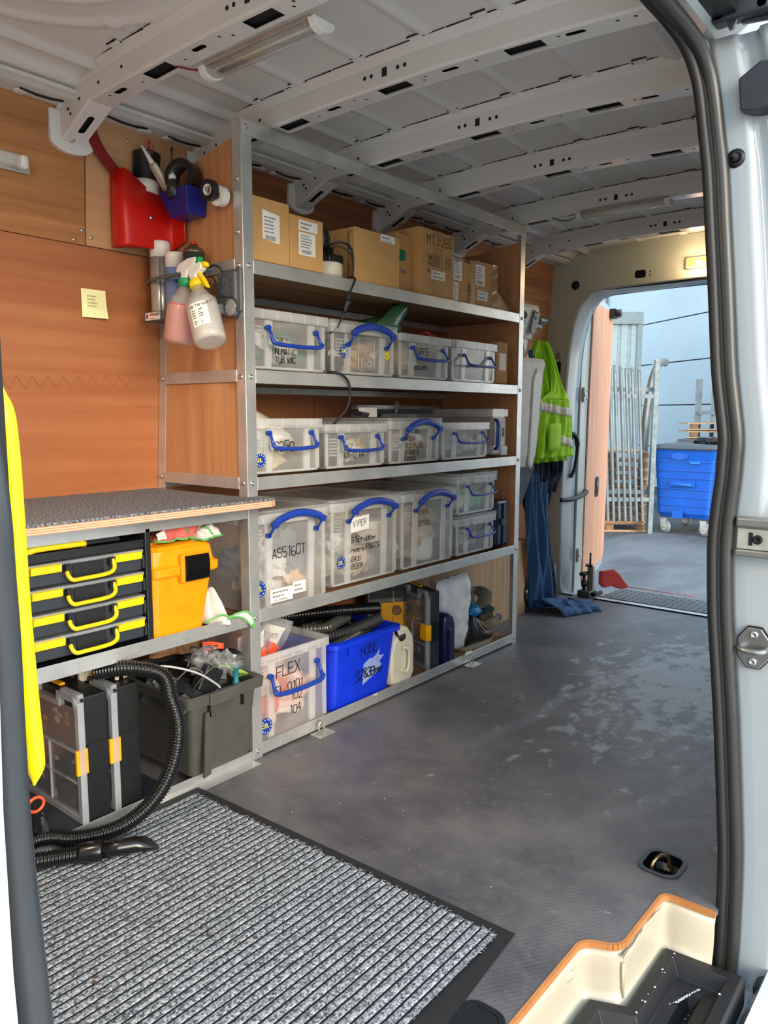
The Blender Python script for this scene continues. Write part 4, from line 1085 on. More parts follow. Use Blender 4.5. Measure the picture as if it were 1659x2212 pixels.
CONT = {'bags': ['#f4f1ea', '#e6dfd0', '#cdb995', '#9fb0c4'], 'dark': ['#2a2c30', '#5b6068', '#e0dccf', '#c9a46a'], 'green': ['#2f5a44', '#3f6f55', '#c9a38a', '#d9d5cc'],
        'red': ['#e8c4b8', '#e35b35', '#f0e6dc', '#e9ded4'], 'card': ['#c79b72', '#d8c2a6', '#8d8f90', '#e4e0d8'], 'mix': ['#d9d5cc', '#6d7178', '#d9b590', '#4d5a82'], 'mint': ['#8fd0ae', '#dfe6e0', '#e4e0d8', '#a7bfb4']}
def contents(x0, x1, y0, y1, z0, z1, kind, seed, par_label, n=14):
    """loose spare parts and bags that fill a box"""
    rnd = random.Random(seed); mb = MB(); cols = CONT[kind]
    for k in range(n):
        mb.cur = k % len(cols); s = rnd.uniform(.035, .07)
        c = (rnd.uniform(x0 + .06, x1 - .06), rnd.uniform(y0 + .05, y0 + (y1 - y0) * .55), z0 + .045 + (z1 - z0 - .08) * (k / n) ** 1.3)
        if rnd.random() < .62: mb.blob(c, (min(s * 1.2, (x1 - x0) * .22), s, min(s * .8, (z1 - z0) * .28)), seed + k, .7, 7, 2.2)
        elif rnd.random() < .5:
            a = rnd.uniform(0, 3); e = V((math.cos(a), math.sin(a) * .4, rnd.uniform(-.3, .3))) * .06; mb.cyl(V(c) - e, V(c) + e, rnd.uniform(.012, .03), 12)
        else:
            mb.M = Matrix.Translation(c) @ Matrix.Rotation(rnd.uniform(0, 3), 4, 'Z') @ Matrix.Rotation(rnd.uniform(-.6, .6), 4, 'X'); mb.box(-.04, .04, -.03, .03, -.02, .02); mb.M = Matrix.Identity(4)
    mb.v = [(min(max(x, x0 + .014), x1 - .014), min(max(y, y0 + .022), y1 - .02), min(max(z, z0 + .008), z1 + .012)) for x, y, z in mb.v]
    o = mb.build('box_contents', [mat(c, .6, var=.15) for c in cols])
    o['kind'] = 'stuff'; o['label'] = par_label; o['category'] = 'contents'
    return o
def rub(x0, x1, z0, h, label, lid=False, up=False, depth=.43, yf=.008, text=(), badge=None, kind='bags', seed=1, group='clear plastic storage boxes on the rack', clab='', hs=1.0, rib=(.22, .74), fill=.8, hz=None, film=True, vents=True):
    zt = z0 + h; t = thing('storage_box', label, 'box', ((x0 + x1) / 2, yf + depth / 2, z0), group)
    xc = (x0 + x1) / 2; w = x1 - x0; yc = yf + depth / 2; mb = MB(); mb.smooth = False
    lo = rrect(w - .040, depth - .04, .016, 3, xc, yc); hi = rrect(w - .020, depth - .022, .016, 3, xc, yc)
    mb.loft([[(x, y, z0 + .001) for x, y in lo], [(x, y, z0 + .012) for x, y in lo], [(x, y, zt - .03) for x, y in hi]], False)
    mb.face([mb.addv((x, y, z0 + .002)) for x, y in lo]); body = mb.build('body', M['clear'], t)
    # rim band with fins
    mb = MB(); ra = rrect(w, depth, .018, 3, xc, yc); rb = rrect(w - .014, depth - .014, .014, 3, xc, yc); zr = zt - (.012 if lid else 0)
    mb.loft([[(x, y, zr - .030) for x, y in hi], [(x, y, zr - .030) for x, y in ra], [(x, y, zr) for x, y in ra], [(x, y, zr) for x, y in rb], [(x, y, zr - .022) for x, y in hi]], False)
    n = int(w / .055)
    for k in range(1, n): xx = x0 + w * k / n; mb.box(xx - .0012, xx + .0012, yf - .0015, yf + .004, zr - .028, zr - .002)
    for k in range(1, 7): yy = yf + depth * k / 7; mb.box(x0 - .0012, x0 + .003, yy - .0012, yy + .0012, zr - .028, zr - .002)
    mb.build('rim', M['clear2'], t)
    yb = yf + .017
    for q in rib:
        mb = MB(); xx = x0 + w * q; mb.loft([[(xx, yb + .004, z0 + .004), (xx + .024, yb + .004, z0 + .004), (xx + .024, yb - .004, z0 + .004), (xx, yb - .004, z0 + .004)], [(xx - .002, yb - .002, zr - .031), (xx + .026, yb - .002, zr - .031), (xx + .026, yb - .010, zr - .031), (xx - .002, yb - .010, zr - .031)]]); mb.build('rib', M['clear2'], t)
    mb = MB(); mb.box(x1 - .028, x1 - .013, yb - .003, yb + .004, z0 + .01, zr - .032); mb.box(x0 + .013, x0 + .024, yb - .003, yb + .004, z0 + .01, zr - .032); mb.box(x0 + .02, x1 - .02, yb - .001, yb + .004, z0 + .003, z0 + .010); mb.build('corner_fin', M['clear2'], t)
    if vents:
        mb = MB()
        for i in range(4):
            for j in range(6): mb.box(x0 + .035 + i * .0095, x0 + .040 + i * .0095, yb - .0015, yb + .002, zr - .055 - j * .011, zr - .049 - j * .011)
        mb.build('grip_dots', M['clear2'], t)
    if lid:
        mb = MB(); la = rrect(w + .004, depth + .004, .02, 3, xc, yc); lb = rrect(w - .05, depth - .05, .02, 3, xc, yc)
        mb.loft([[(x, y, zr - .010) for x, y in la], [(x, y, zt) for x, y in la], [(x, y, zt) for x, y in lb], [(x, y, zt - .008) for x, y in lb]], False)
        mb.face([mb.addv((x, y, zt - .008)) for x, y in lb]); mb.build('lid', M['clear'], t)
    xa, xb = x0 + w * (rib[0] + .01), x0 + w * (rib[1] + .07)
    if up:
        handle_up(xa, xb, yf + .004, zt, t)
        mb = MB(); mb.loft([[(xa + .055, yf + .01, zt - .02), (xb - .055, yf + .01, zt - .02), (xb - .055, yf - .012, zt - .02), (xa + .055, yf - .012, zt - .02)], [(xa + .05, yf + .01, zt - .042), (xb - .05, yf + .01, zt - .042), (xb - .05, yf - .014, zt - .042), (xa + .05, yf - .014, zt - .042)]]); mb.build('clip', M['clear2'], t)
    else:
        handle_down(xa, xb, yf + .006, zr - (hz or .045), t, hs)
        if lid:
            mb = MB(); mb.box(xa + .04, xb - .05, yf - .012, yf, zr - .03, zr - .002); mb.build('clip', M['clear2'], t)
    if text:
        mb = MB()
        for k, (s, dx, dz, sz, wt) in enumerate(text): write(mb, s, (x0 + dx, yf + .0145 - .004 * (dz / h), z0 + dz), UX, UZ, sz, wt, .07, 1.2, seed * 10 + k)
        mb.build('handwriting', M['ink'], t)
    if badge:
        for b_ in badge:
            if b_[0] == 'r': recycle(x0 + b_[1], z0 + b_[2], yf + .012, b_[3], t)
            else: star_badge(x0 + b_[1], z0 + b_[2], yf + .012, b_[3], b_[0], t)
    contents(x0 + .02, x1 - .02, yf + .02, yf + depth - .03, z0, z0 + h * fill, kind, seed, clab or ('loose parts inside the ' + label), 22)
    return t
def sticker(x0, x1, y, z0, z1, seed, par, bars=True, rows=5, m='paper', tilt=0):
    mb = MB(); mb.loft([[(x0, yy, z0 + tilt), (x1, yy, z0), (x1, yy, z1), (x0, yy, z1 + tilt)] for yy in (y - .0006, y)]); s = mb.build('paper_label', M[m], par)
    mb = MB(); w = x1 - x0; h = z1 - z0
    lines(mb, (x0 + w * .1, y - .0007, z0 + h * (.3 if bars else .1)), UX, UZ, w * .85, h * (.62 if bars else .8), rows, seed)
    if bars: barcode(mb, (x0 + w * .15, y - .0007, z0 + h * .07), UX, UZ, w * .6, h * .17, seed)
    mb.build('print', M['greyink'], s)

# row 4 (big lidded boxes)
z4 = .488; z3 = .909; z2 = 1.235; z1_ = 1.558
G = 'clear plastic storage boxes on the rack'
b1 = rub(.0045, .374, z4 - .018, .325, 'big lidded clear box beside the rack post, white stickers low on its front', True, True, .44, text=(('AS5160T', .110, .165, .032, .0013),), badge=(('35L', .052, .075, .026),), kind='mix', seed=3, clab='bags and round parts inside the big clear box beside the rack post')
sticker(.10, .20, .019, .49, .535, 2, b1, True, 2); sticker(.20, .262, .0185, .505, .545, 4, b1, False, 2)
b2 = rub(.380, .770, z4, .312, 'big lidded clear box with a white paper label above four handwritten lines', True, True, .44, text=(('S Scrubber', .115, .15, .021, .0012), ('Dryers PARTS', .10, .115, .021, .0013), ('AS430', .108, .08, .018, .001), ('AS530R', .108, .052, .018, .001)), badge=(('35L', .06, .085, .022),), kind='card', seed=8, clab='bags and cartons inside the big clear box with the white paper label')
mb = MB(); mb.loft([[(.488, yy, .674), (.588, yy, .682), (.590, yy, .735), (.488, yy, .728)] for yy in (.017, .0176)]); lb = mb.build('paper_label', M['paper'], b2)
mb = MB(); write(mb, 'VIPER', (.50, .0165, .695), (1, 0, .06), UZ, .022, .001, .06); mb.build('handwriting', M['ink'], lb)
b3 = rub(.780, 1.155, z4, .312, 'rightmost of the three big lidded clear boxes on the second shelf', True, True, .44, text=(('VIPER', .115, .21, .020, .0009), ('AS710R', .115, .165, .020, .0009)), kind='card', seed=12, clab='bagged parts inside the rightmost big lidded clear box')
mb = MB(); mb.lathe([(.045, 0), (.055, .01), (.055, .09), (.045, .10)], (1.0, .09, .50), (0, 0, 1), 20); mb.build('filter_cartridge', M['whitep'], None, label='white round filter cartridge standing inside the rightmost big lidded clear box', category='filter')
rub(1.165, 1.487, z4, .175, 'lower of the two small clear boxes stacked at the right of the second shelf', True, False, .40, badge=(('9L', .10, .085, .022),), kind='dark', seed=14, hs=.8, group=G, clab='dark parts in the lower small stacked clear box', vents=True)
rub(1.165, 1.487, z4 + .178, .18, 'upper of the two small clear boxes stacked at the right of the second shelf', True, False, .40, kind='mint', seed=15, hs=.8, clab='green and white packets in the upper small stacked clear box')
t = thing('tool_case', 'dark navy plastic case standing at the right end of the second shelf', 'case', (1.56, .15, z4))
mb = MB(); mb.box(1.50, 1.61, .02, .38, z4 + .001, z4 + .215); mb.build('shell', M['navy'], t, bevel=.012)
mb = MB(); mb.box(1.55, 1.556, .012, .019, z4 + .01, z4 + .20); mb.box(1.53, 1.58, .008, .019, z4 + .1, z4 + .13); mb.build('latch', M['slate'], t)
# row 3
rub(.025, .348, z3, .175, 'clear box with a cream cone on it, at the left end of the middle shelf', False, False, .40, text=(('HC250', .085, .072, .032, .0014),), badge=(('21L', .045, .045, .021),), kind='bags', seed=21, hs=1.05, clab='pale bags and rags inside the leftmost clear box of the middle shelf', fill=.85)
rub(.355, .694, z3, .155, 'second clear box from the left on the middle shelf', False, False, .40, text=(('DEZ', .11, .062, .02, .001), ('CM-12 PA', .108, .036, .02, .001)), kind='dark', seed=22, clab='dark parts inside the second box of the middle shelf', fill=.9)
rub(.702, 1.046, z3, .175, 'clear box on the middle shelf covered in handwriting about plugs', True, True, .40, text=(('Bt PLUGS', .10, .115, .018, .0011), ('BARSIN', .10, .088, .018, .0012), ('KETTLE PLUGS', .075, .060, .018, .0013), ('FLEX STRESS', .08, .034, .016, .0012), ('ECO PLUGS', .08, .010, .016, .0012)), kind='card', seed=23, clab='plugs and cartons inside the box covered in handwriting')
rub(1.052, 1.418, z3, .155, 'fourth clear box on the middle shelf, nearest the recovery box', False, False, .36, kind='bags', seed=24, hs=.85, clab='bagged parts inside the fourth box of the middle shelf')
# recovery box standing behind on its side
t = thing('recovery_box', 'clear lidded box stood on its side behind, end label reading RECOVERY BOX', 'box', (1.3, .3, z3))
mb = MB(); mb.prism(rrect(.66, .225, .02, 3, 1.18, z3 + .117), 'y', .375, .42) if 0 else mb.loft([[(x, y, z) for x, z in rrect(.62, .225, .02, 3, 1.24, z3 + .116)] for y in (.38, .41)]); mb.build('lid', M['clear2'], t)
mb = MB(); mb.loft([[(x, y, z3 + .012) for x, y in rrect(.11, .36, .01, 2, 1.515, .21)], [(x, y, z3 + .215) for x, y in rrect(.12, .36, .01, 2, 1.515, .21)]]); mb.build('body', M['clear'], t)
mb = MB(); mb.loft([[(x, y, z) for x, z in rrect(.135, .03, .006, 2, 1.512, zz_)] for y in (.02, .385)] if 0 else [[(1.445, .02, z3 + .18), (1.58, .02, z3 + .18), (1.58, .02, z3 + .212), (1.445, .02, z3 + .212)], [(1.445, .38, z3 + .18), (1.58, .38, z3 + .18), (1.58, .38, z3 + .212), (1.445, .38, z3 + .212)]])
mb.loft([[(1.53, .02, z3 + .003), (1.58, .02, z3 + .003), (1.58, .02, z3 + .045), (1.53, .02, z3 + .045)], [(1.53, .38, z3 + .003), (1.58, .38, z3 + .003), (1.58, .38, z3 + .045), (1.53, .38, z3 + .045)]]); mb.build('rim', M['clear2'], t)
mb = MB(); mb.box(1.476, 1.568, .0255, .0265, z3 + .048, z3 + .175); s_ = mb.build('paper_label', M['paper'], t)
mb = MB(); write(mb, 'POWER', (1.498, .025, z3 + .055), UZ, (-1, 0, 0), .015, .0011, 0, 1.35); write(mb, 'RECOVERY', (1.528, .025, z3 + .052), UZ, (-1, 0, 0), .018, .0013, 0, 1.3); write(mb, 'BOX', (1.558, .025, z3 + .09), UZ, (-1, 0, 0), .018, .0018, 0, 1.3); mb.build('print', M['ink'], s_)
mb = MB(); mb.tube(spline([(1.468, .02, z3 + .035), (1.458, .0, z3 + .045), (1.452, -.006, z3 + .10), (1.458, .0, z3 + .155), (1.470, .02, z3 + .165)], 5), .0075, 8); mb.build('handle', M['blue'], t)
mb = MB(); mb.box(1.02, 1.35, .372, .378, z3 + .12, z3 + .19); mb.build('paper_sheet', M['paper'], t)
mb = MB(); mb.lathe([(.035, 0), (.05, .12), (.062, .26), (.066, .27), (.060, .27)], (.30, .25, z3 + .145), (-1, .0, .27), 24); mb.build('plastic_funnel', M['cream_p'], None, label='cream plastic cone lying across the leftmost box of the middle shelf', category='funnel')
t = thing('bracket_bundle', 'bundle of dark brackets and a ringed pin lying on the plug box', 'bracket', (.85, .2, z3 + .18))
mb = MB(); mb.M = Matrix.Translation((.84, .24, z3 + .19)) @ Matrix.Rotation(R(25), 4, 'Z') @ Matrix.Rotation(R(14), 4, 'X'); mb.box(-.16, .12, -.03, .03, -.006, .012); mb.build('black_bracket', M['black'], t, bevel=.003)
mb = MB(); mb.M = Matrix.Translation((1.02, .22, z3 + .195)) @ Matrix.Rotation(R(-12), 4, 'Z'); mb.box(-.14, .16, -.04, .04, -.004, .014); mb.build('flat_bar', M['slate'], t, bevel=.003)
mb = MB(); mb.box(.72, .83, .18, .181, z3 + .178, z3 + .215); mb.build('manual', M['paper'], t)
mb = MB(); mb.tube([(.92 + .009 * math.cos(R(a)), .15, z3 + .232 + .009 * math.sin(R(a))) for a in range(0, 360, 30)], .002, 6, closed=True); mb.cyl((.92, .15, z3 + .222), (.91, .15, z3 + .19), .0035, 8); mb.build('ring_pin', M['steel'], t)
# row 2
rub(.020, .380, z2, .182, 'clear box at the left end of the upper shelf with green netting inside', False, False, .38, text=(('CHRIS', .125, .085, .016, .0007), ('NUMATIC', .122, .05, .019, .0011), ('TUB VAC', .122, .025, .019, .0011)), kind='green', seed=31, hs=1.1, hz=.055, clab='green netting and rolls inside the leftmost box of the upper shelf')
t = rub(.388, .750, z2, .182, 'clear box with blue and yellow round badges on the upper shelf', True, True, .38, badge=(('21L', .075, .08, .022), ('r', .305, .085, .021)), kind='dark', seed=32, clab='yellow and dark parts inside the badged clear box')
mb = MB(); fr_ = rrect(.085, .11, .008, 3, .575, z2 + .075)
mb.tube([(x, .0165, z) for x, z in fr_], .001, 4, closed=True); write(mb, 'BOX', (.548, .0165, z2 + .03), UX, UZ, .024, .0016, 0, 1.35); write(mb, 'USEFUL', (.542, .0165, z2 + .07), UX, UZ, .014, .0009, 0, 1.2); mb.build('moulded_mark', mat('#aeb5ba', .4), t)
rub(.760, 1.105, z2, .166, 'clear box marked CUFFS AND CLAMPS on the upper shelf', False, False, .38, text=(('CUFFS', .105, .092, .026, .0016), ('ANDCLAMPS', .095, .035, .015, .0015)), kind='dark', seed=33, hs=.95, hz=.05, clab='dark cuffs inside the box marked CUFFS')
rub(1.114, 1.470, z2, .168, 'unmarked clear box at the right end of the upper shelf', False, False, .38, kind='dark', seed=34, hs=.9, hz=.06, clab='grey parts inside the unmarked right hand box of the upper shelf')
mb = MB(); mb.box(1.478, 1.565, .02, .06, z2 + .0005, z2 + .185); cb = mb.build('carton', M['card2'], None, label='flattened brown carton wedged at the right end of the upper shelf', category='carton', bevel=.003)
mb = MB(); mb.box(1.49, 1.55, .0185, .0195, z2 + .06, z2 + .135); mb.build('packing_tape', M['tape'], cb)
# green refuse bag
mb = MB(); mb.smooth = True; rnd = random.Random(9)
mb.loft([[(lerp(.60, .86, .5) + (.14 - .02 * k) * s * math.cos(R(a)) + .02 * k, .16 + .07 * s * math.sin(R(a)) , z2 + .178 + .014 * k + .008 * math.sin(R(a * 3 + 50 * k))) for a in range(0, 360, 20)] for k, s in ((0, 1), (1, 1.0), (2, .85), (3, .6), (4, .3))])
mb.loft([[(.80 + d + w * math.cos(R(a)), .10 + .03 * math.sin(R(a)), z) for a in range(0, 360, 40)] for d, w, z in ((-.02, .11, z2 + .18), (.0, .075, z2 + .21), (.035, .055, z2 + .24), (.065, .055, z2 + .268), (.085, .025, z2 + .29))])
mb.v = [(x + .012 * noise.noise(V((x * 40, y * 40, z * 40))), y + .014 * noise.noise(V((x * 30, y * 30, z * 30 + 5))), z + .008 * noise.noise(V((x * 40, y * 40, z * 40 + 9)))) for x, y, z in mb.v]
mb.build('plastic_bag', mat('#3f6b4a', .25, spec=.7), None, label='dark green plastic bag bulging out of the upper shelf boxes', category='bag')
mb = MB(); mb.tube(spline([(1.00, .12, z2 + .165), (1.03, .10, z2 + .195), (1.07, .10, z2 + .19), (1.10, .09, z2 + .17), (1.16, .10, z2 + .178), (1.24, .10, z2 + .172)], 6), .004, 8); mb.tube(spline([(1.06, .12, z2 + .16), (1.09, .12, z2 + .188), (1.14, .12, z2 + .185), (1.22, .12, z2 + .16)], 6), .004, 8)
mb.build('cable', M['red'], None, label='red cable looped on the right hand boxes of the upper shelf', category='cable')
# top shelf cartons
def carton(x0, x1, y0, y1, h, label, m='card', z=z1_):
    t = thing('carton', label, 'carton', ((x0 + x1) / 2, (y0 + y1) / 2, z), 'brown cartons on the top shelf')
    mb = MB(); mb.box(x0, x1, y0, y1, z + .0005, z + h); mb.build('body', M[m], t, bevel=.0025)
    return t
t = carton(.045, .2, .012, .38, .187, 'first brown carton on the top shelf, beside the post, one white label'); sticker(.088, .158, .012, z1_ + .06, z1_ + .145, 2, t, tilt=.008)
t = carton(.202, .352, .012, .38, .163, 'second brown carton on the top shelf with two white labels'); sticker(.24, .315, .012, z1_ + .045, z1_ + .115, 4, t, tilt=-.0); sticker(.24, .325, .012, z1_ + .120, z1_ + .152, 5, t, False, 2)
t = thing('vacuum_motor', 'black and cream vacuum motor between the cartons on the top shelf', 'motor', (.43, .07, z1_))
mb = MB(); mb.lathe([(.050, 0), (.052, .01), (.052, .045), (.047, .05)], (.432, .07, z1_ + .001), (0, 0, 1), 24); mb.build('base', M['cream_p'], t)
mb = MB(); mb.lathe([(.046, .050), (.050, .053), (.050, .072), (.035, .075), (.022, .078), (.022, .10)], (.432, .07, z1_), (0, 0, 1), 24)
for k in range(24): a = R(15 * k); mb.box(.432 + .05 * math.cos(a) - .003, .432 + .05 * math.cos(a) + .003, .07 + .05 * math.sin(a) - .003, .07 + .05 * math.sin(a) + .003, z1_ + .052, z1_ + .073)
mb.build('grip_ring', M['black'], t)
mb = MB(); mb.lathe([(.020, 0), (.030, .01), (.031, .035), (.027, .06), (.02, .068)], (.405, .07, z1_ + .095), (-.12, 0, 1), 20); mb.build('motor_head', M['black'], t)
mb = MB(); mb.tube(spline([(.425, .05, z1_ + .11), (.455, .02, z1_ + .118), (.49, .012, z1_ + .10), (.50, .012, z1_ + .05), (.495, .012, z1_ + .012)], 6), .004, 8); mb.tube(spline([(.42, .05, z1_ + .10), (.455, .03, z1_ + .105), (.487, .01, z1_ + .08), (.49, .01, z1_ + .01)], 6), .0025, 6); mb.build('cable', M['black'], t)
t = carton(.515, .765, .018, .40, .182, 'wide plain brown carton with a white label at its top edge on the top shelf'); sticker(.655, .735, .018, z1_ + .155, z1_ + .181, 7, t, True, 1)
mb = MB(); mb.box(.503, .5145, .12, .16, z1_ + .03, z1_ + .16); mb.loft([[(.513, .03 + .004 * math.sin(k * 2.1), z1_ + .002 + k * .012), (.509 - .003 * math.sin(k * 1.7), .035, z1_ + .002 + k * .012), (.513, .05, z1_ + .002 + k * .012)] for k in range(15)]); mb.build('torn_tape', M['tape'], t)
mb = MB(); mb.box(.445, .50, .17, .172, z1_ + .09, z1_ + .165); mb.build('paper_label', M['paper'], t)
t = carton(.885, 1.117, .016, .40, .25, 'tallest brown carton on the top shelf, with big black handwriting near its top', 'card2')
mb = MB(); write(mb, 'MT308E', (.935, .0155, z1_ + .195), (1, 0, .02), UZ, .036, .0014, .05, 1.42, 4); mb.build('handwriting', M['ink'], t)
mb = MB(); mb.box(.975, 1.04, .0148, .0158, z1_ + .002, z1_ + .19); mb.box(.975, 1.04, .0148, .016, z1_ + .225, z1_ + .25); mb.build('packing_tape', M['tape'], t)
mb = MB()
for k, x in enumerate((.955, 1.0, 1.075)):
    q = [(x - .015, z1_ + .115), (x + .015, z1_ + .115), (x + .015, z1_ + .155), (x - .015, z1_ + .155)]; mb.tube([(a, .0142, b_) for a, b_ in q], .0012, 4, closed=True)
    if k == 0: mb.prism([(x - .008, z1_ + .148), (x + .008, z1_ + .148), (x, z1_ + .132)], 'y', .0138, .0145); mb.tube([(x, .0142, z1_ + .134), (x, .0142, z1_ + .121)], .001, 4); mb.tube([(x - .006, .0142, z1_ + .121), (x + .006, .0142, z1_ + .121)], .001, 4)
    elif k == 1: mb.tube([(x - .004, .0142, z1_ + .148), (x - .004, .0142, z1_ + .122)], .001, 4); mb.tube([(x + .004, .0142, z1_ + .148), (x + .004, .0142, z1_ + .122)], .001, 4)
    else: mb.tube([(a, .0142, b_) for a, b_ in circ(x, z1_ + .14, .006, 8)], .001, 4, closed=True); mb.tube([(x, .0142, z1_ + .134), (x, .0142, z1_ + .122)], .001, 4)
write(mb, 'PG', (.935, .0155, z1_ + .088), UX, UZ, .012, .0007, 0); mb.build('print', M['ink'], t)
sticker(.96, 1.055, .0145, z1_ + .065, z1_ + .100, 8, t, False, 2, 'cream_p')
t = carton(.785, .882, .05, .40, .215, 'darker brown carton with a green printed corner, left of the tallest one', 'card2')
mb = MB(); mb.prism([(.80, z1_ + .11), (.84, z1_ + .12), (.84, z1_ + .155), (.80, z1_ + .155)], 'y', .0490, .0495); mb.build('print', mat('#10704a', .5), t)
mb = MB(); write(mb, '2CARE', (.80, .049, z1_ + .07), UX, UZ, .014, .0009, 0); mb.build('print', M['greyink'], t)
t = carton(1.120, 1.283, .022, .36, .178, 'taped brown carton with handwriting running up its side, right of the tallest one', 'card2'); sticker(1.125, 1.185, .022, z1_ + .085, z1_ + .172, 9, t, True, 5); sticker(1.125, 1.160, .022, z1_ + .005, z1_ + .075, 10, t, False, 7)
mb = MB(); mb.box(1.245, 1.2825, .0208, .0218, z1_ + .002, z1_ + .178); mb.build('packing_tape', M['tape'], t)
mb = MB(); write(mb, 'VIPER', (1.255, .0202, z1_ + .012), UZ, (-1, 0, 0), .022, .0014, .06, 1.2, 3); write(mb, 'AS510R + AS530R', (1.13, .0215, z1_ + .163), UX, UZ, .012, .001, .05, 1.2, 3); mb.build('handwriting', M['ink'], t)
t = carton(1.287, 1.462, .024, .36, .186, 'right hand taped brown carton with two white labels on the top shelf', 'card2'); sticker(1.293, 1.365, .024, z1_ + .085, z1_ + .170, 11, t, True, 5); sticker(1.31, 1.39, .024, z1_ + .025, z1_ + .065, 12, t, False, 2)
mb = MB(); mb.loft([[(1.425, .022 + .002 * math.sin(k * 1.9), z1_ + .002 + .0115 * k), (1.462, .018 + .004 * math.sin(k * 1.3), z1_ + .002 + .0115 * k), (1.465, .04, z1_ + .002 + .0115 * k), (1.43, .04, z1_ + .002 + .0115 * k)] for k in range(17)]); mb.build('packing_tape', M['tape'], t)
mb = MB(); mb.box(1.465, 1.60, .16, .17, z1_ + .001, z1_ + .21); mb.build('cardboard_sheet', M['card2'], None, label='brown cardboard sheet leaning behind the rightmost cartons', category='cardboard')
mb = MB(); mb.prism([(.002, z1_ + .001), (.13, z1_ + .001), (.10, z1_ + .11)], 'x', 1.475, 1.60) if 0 else mb.loft([[(1.47, .03, z1_ + .001), (1.62, .03, z1_ + .001), (1.62, .12, z1_ + .001), (1.47, .12, z1_ + .001)], [(1.468, .06, z1_ + .115), (1.485, .06, z1_ + .115), (1.485, .12, z1_ + .115), (1.468, .12, z1_ + .115)]]); mb.build('padded_envelope', mat('#c2a27c', .55, bump=.2), None, label='slumped brown padded envelope at the right end of the top shelf', category='envelope')
# black cable hanging from the top shelf down in front of the shelves
t = thing('power_cable', 'black cable hanging in front of the upper shelves, with a ribbed plug', 'cable', (.45, -.02, 1.3))
mb = MB(); mb.tube(spline([(.49, .02, z1_ + .008), (.487, -.008, z1_), (.470, -.012, 1.53), (.452, -.012, 1.50), (.445, -.010, 1.475)], 5), .0035, 8); mb.build('upper_cable', M['black'], t)
mb = MB(); mb.lathe([(.010, 0), (.012, .008), (.010, .013), (.012, .018), (.009, .022), (.010, .027), (.007, .031), (.008, .036), (.005, .045)], (.448, -.010, 1.482), (-.35, .1, -1), 12); mb.build('plug', M['black'], t)
mb = MB(); mb.tube(spline([(.436, -.006, 1.44), (.415, .01, 1.39), (.40, .03, 1.37)], 6), .0035, 8); mb.build('middle_cable', M['black'], t)
mb = MB(); mb.tube(spline([(.375, .02, z2 + .004), (.40, -.012, 1.236), (.44, -.016, 1.21), (.452, -.014, 1.17), (.445, -.006, 1.12), (.42, .02, 1.075), (.41, .04, 1.05)], 6), .0045, 8); mb.build('cable_tail', M['black'], t)

# ---------------------------------------------------------------- bottom row of the rack
zb_ = .0305
def crumple(mb, s, f=30, a=0):
    mb.v = [(x + s * noise.noise(V((x * f, y * f, z * f + a))), y + s * noise.noise(V((x * f, y * f + 7, z * f + a))), z + s * noise.noise(V((x * f + 3, y * f, z * f + a)))) for x, y, z in mb.v]
t = rub(.0045, .374, zb_, .295, 'clear box marked FLEX at the left end of the bottom shelf', False, False, .44, text=(('FLEX', .118, .205, .040, .0017), ('EL 0101', .114, .145, .029, .0016), ('102', .184, .108, .028, .0014), ('104', .179, .062, .028, .0014)), badge=(('35L', .07, .055, .026),), kind='red', seed=41, hs=1.25, hz=.075, clab='bagged orange cables inside the box marked FLEX')
for (cx, cz, a, lab, s) in ((.075, .34, -14, 'clear zip bag of orange cable on the left of the FLEX box', 1), (.175, .345, 22, 'clear zip bag of orange cable leaning right, with a written tag, on the FLEX box', 2)):
    t = thing('zip_bag', lab, 'bag', (cx, .05, cz - .05), 'zip bags of orange cable on the FLEX box')
    MT = Matrix.Translation((cx, .045 + .03 * s, cz)) @ Matrix.Rotation(R(a), 4, 'Y') @ Matrix.Rotation(R(18), 4, 'X')
    def bagf(u, v, side): return (lerp(-.075, .075, u) * (1 - .25 * max(0, v - .6)), side * (.022 * math.sin(math.pi * u) * math.sin(math.pi * min(1, v * 1.25)) if v < .8 else .001) + .003 * math.sin(u * 19 + v * 7), lerp(-.085, .075, v))
    mb = MB(); mb.M = MT; mb.smooth = True; mb.grid(lambda u, v: bagf(u, v, 1), 10, 12); mb.grid(lambda u, v: bagf(u, v, -1), 10, 12); mb.build('bag', M['film'], t)
    mb = MB(); mb.M = MT
    for k in range(6): mb.tube(spline([(-.06, -.012, -.02 - .006 * k), (0, -.017, -.012 - .008 * k), (.045, -.012, -.025 - .006 * k), (.05 - .01 * k, -.008, -.03)], 4), .0045, 6)
    mb.build('cable_coil', mat('#f0592c', .45), t)
    mb = MB(); mb.M = MT; mb.box(-.05, .045, .0, .001, -.02, .045); tg = mb.build('tag', M['paper'], t)
    mb = MB(); mb.M = MT; write(mb, '120109' if s == 2 else 'Wx7n', (-.042, -.0008, .0), (1, 0, 0), UZ, .018, .0009, .1) if s == 2 else write(mb, 'OnLtm', (-.05, -.0235, -.075), (1, 0, 0), UZ, .014, .0006, .1); mb.build('handwriting', M['ink'], tg)
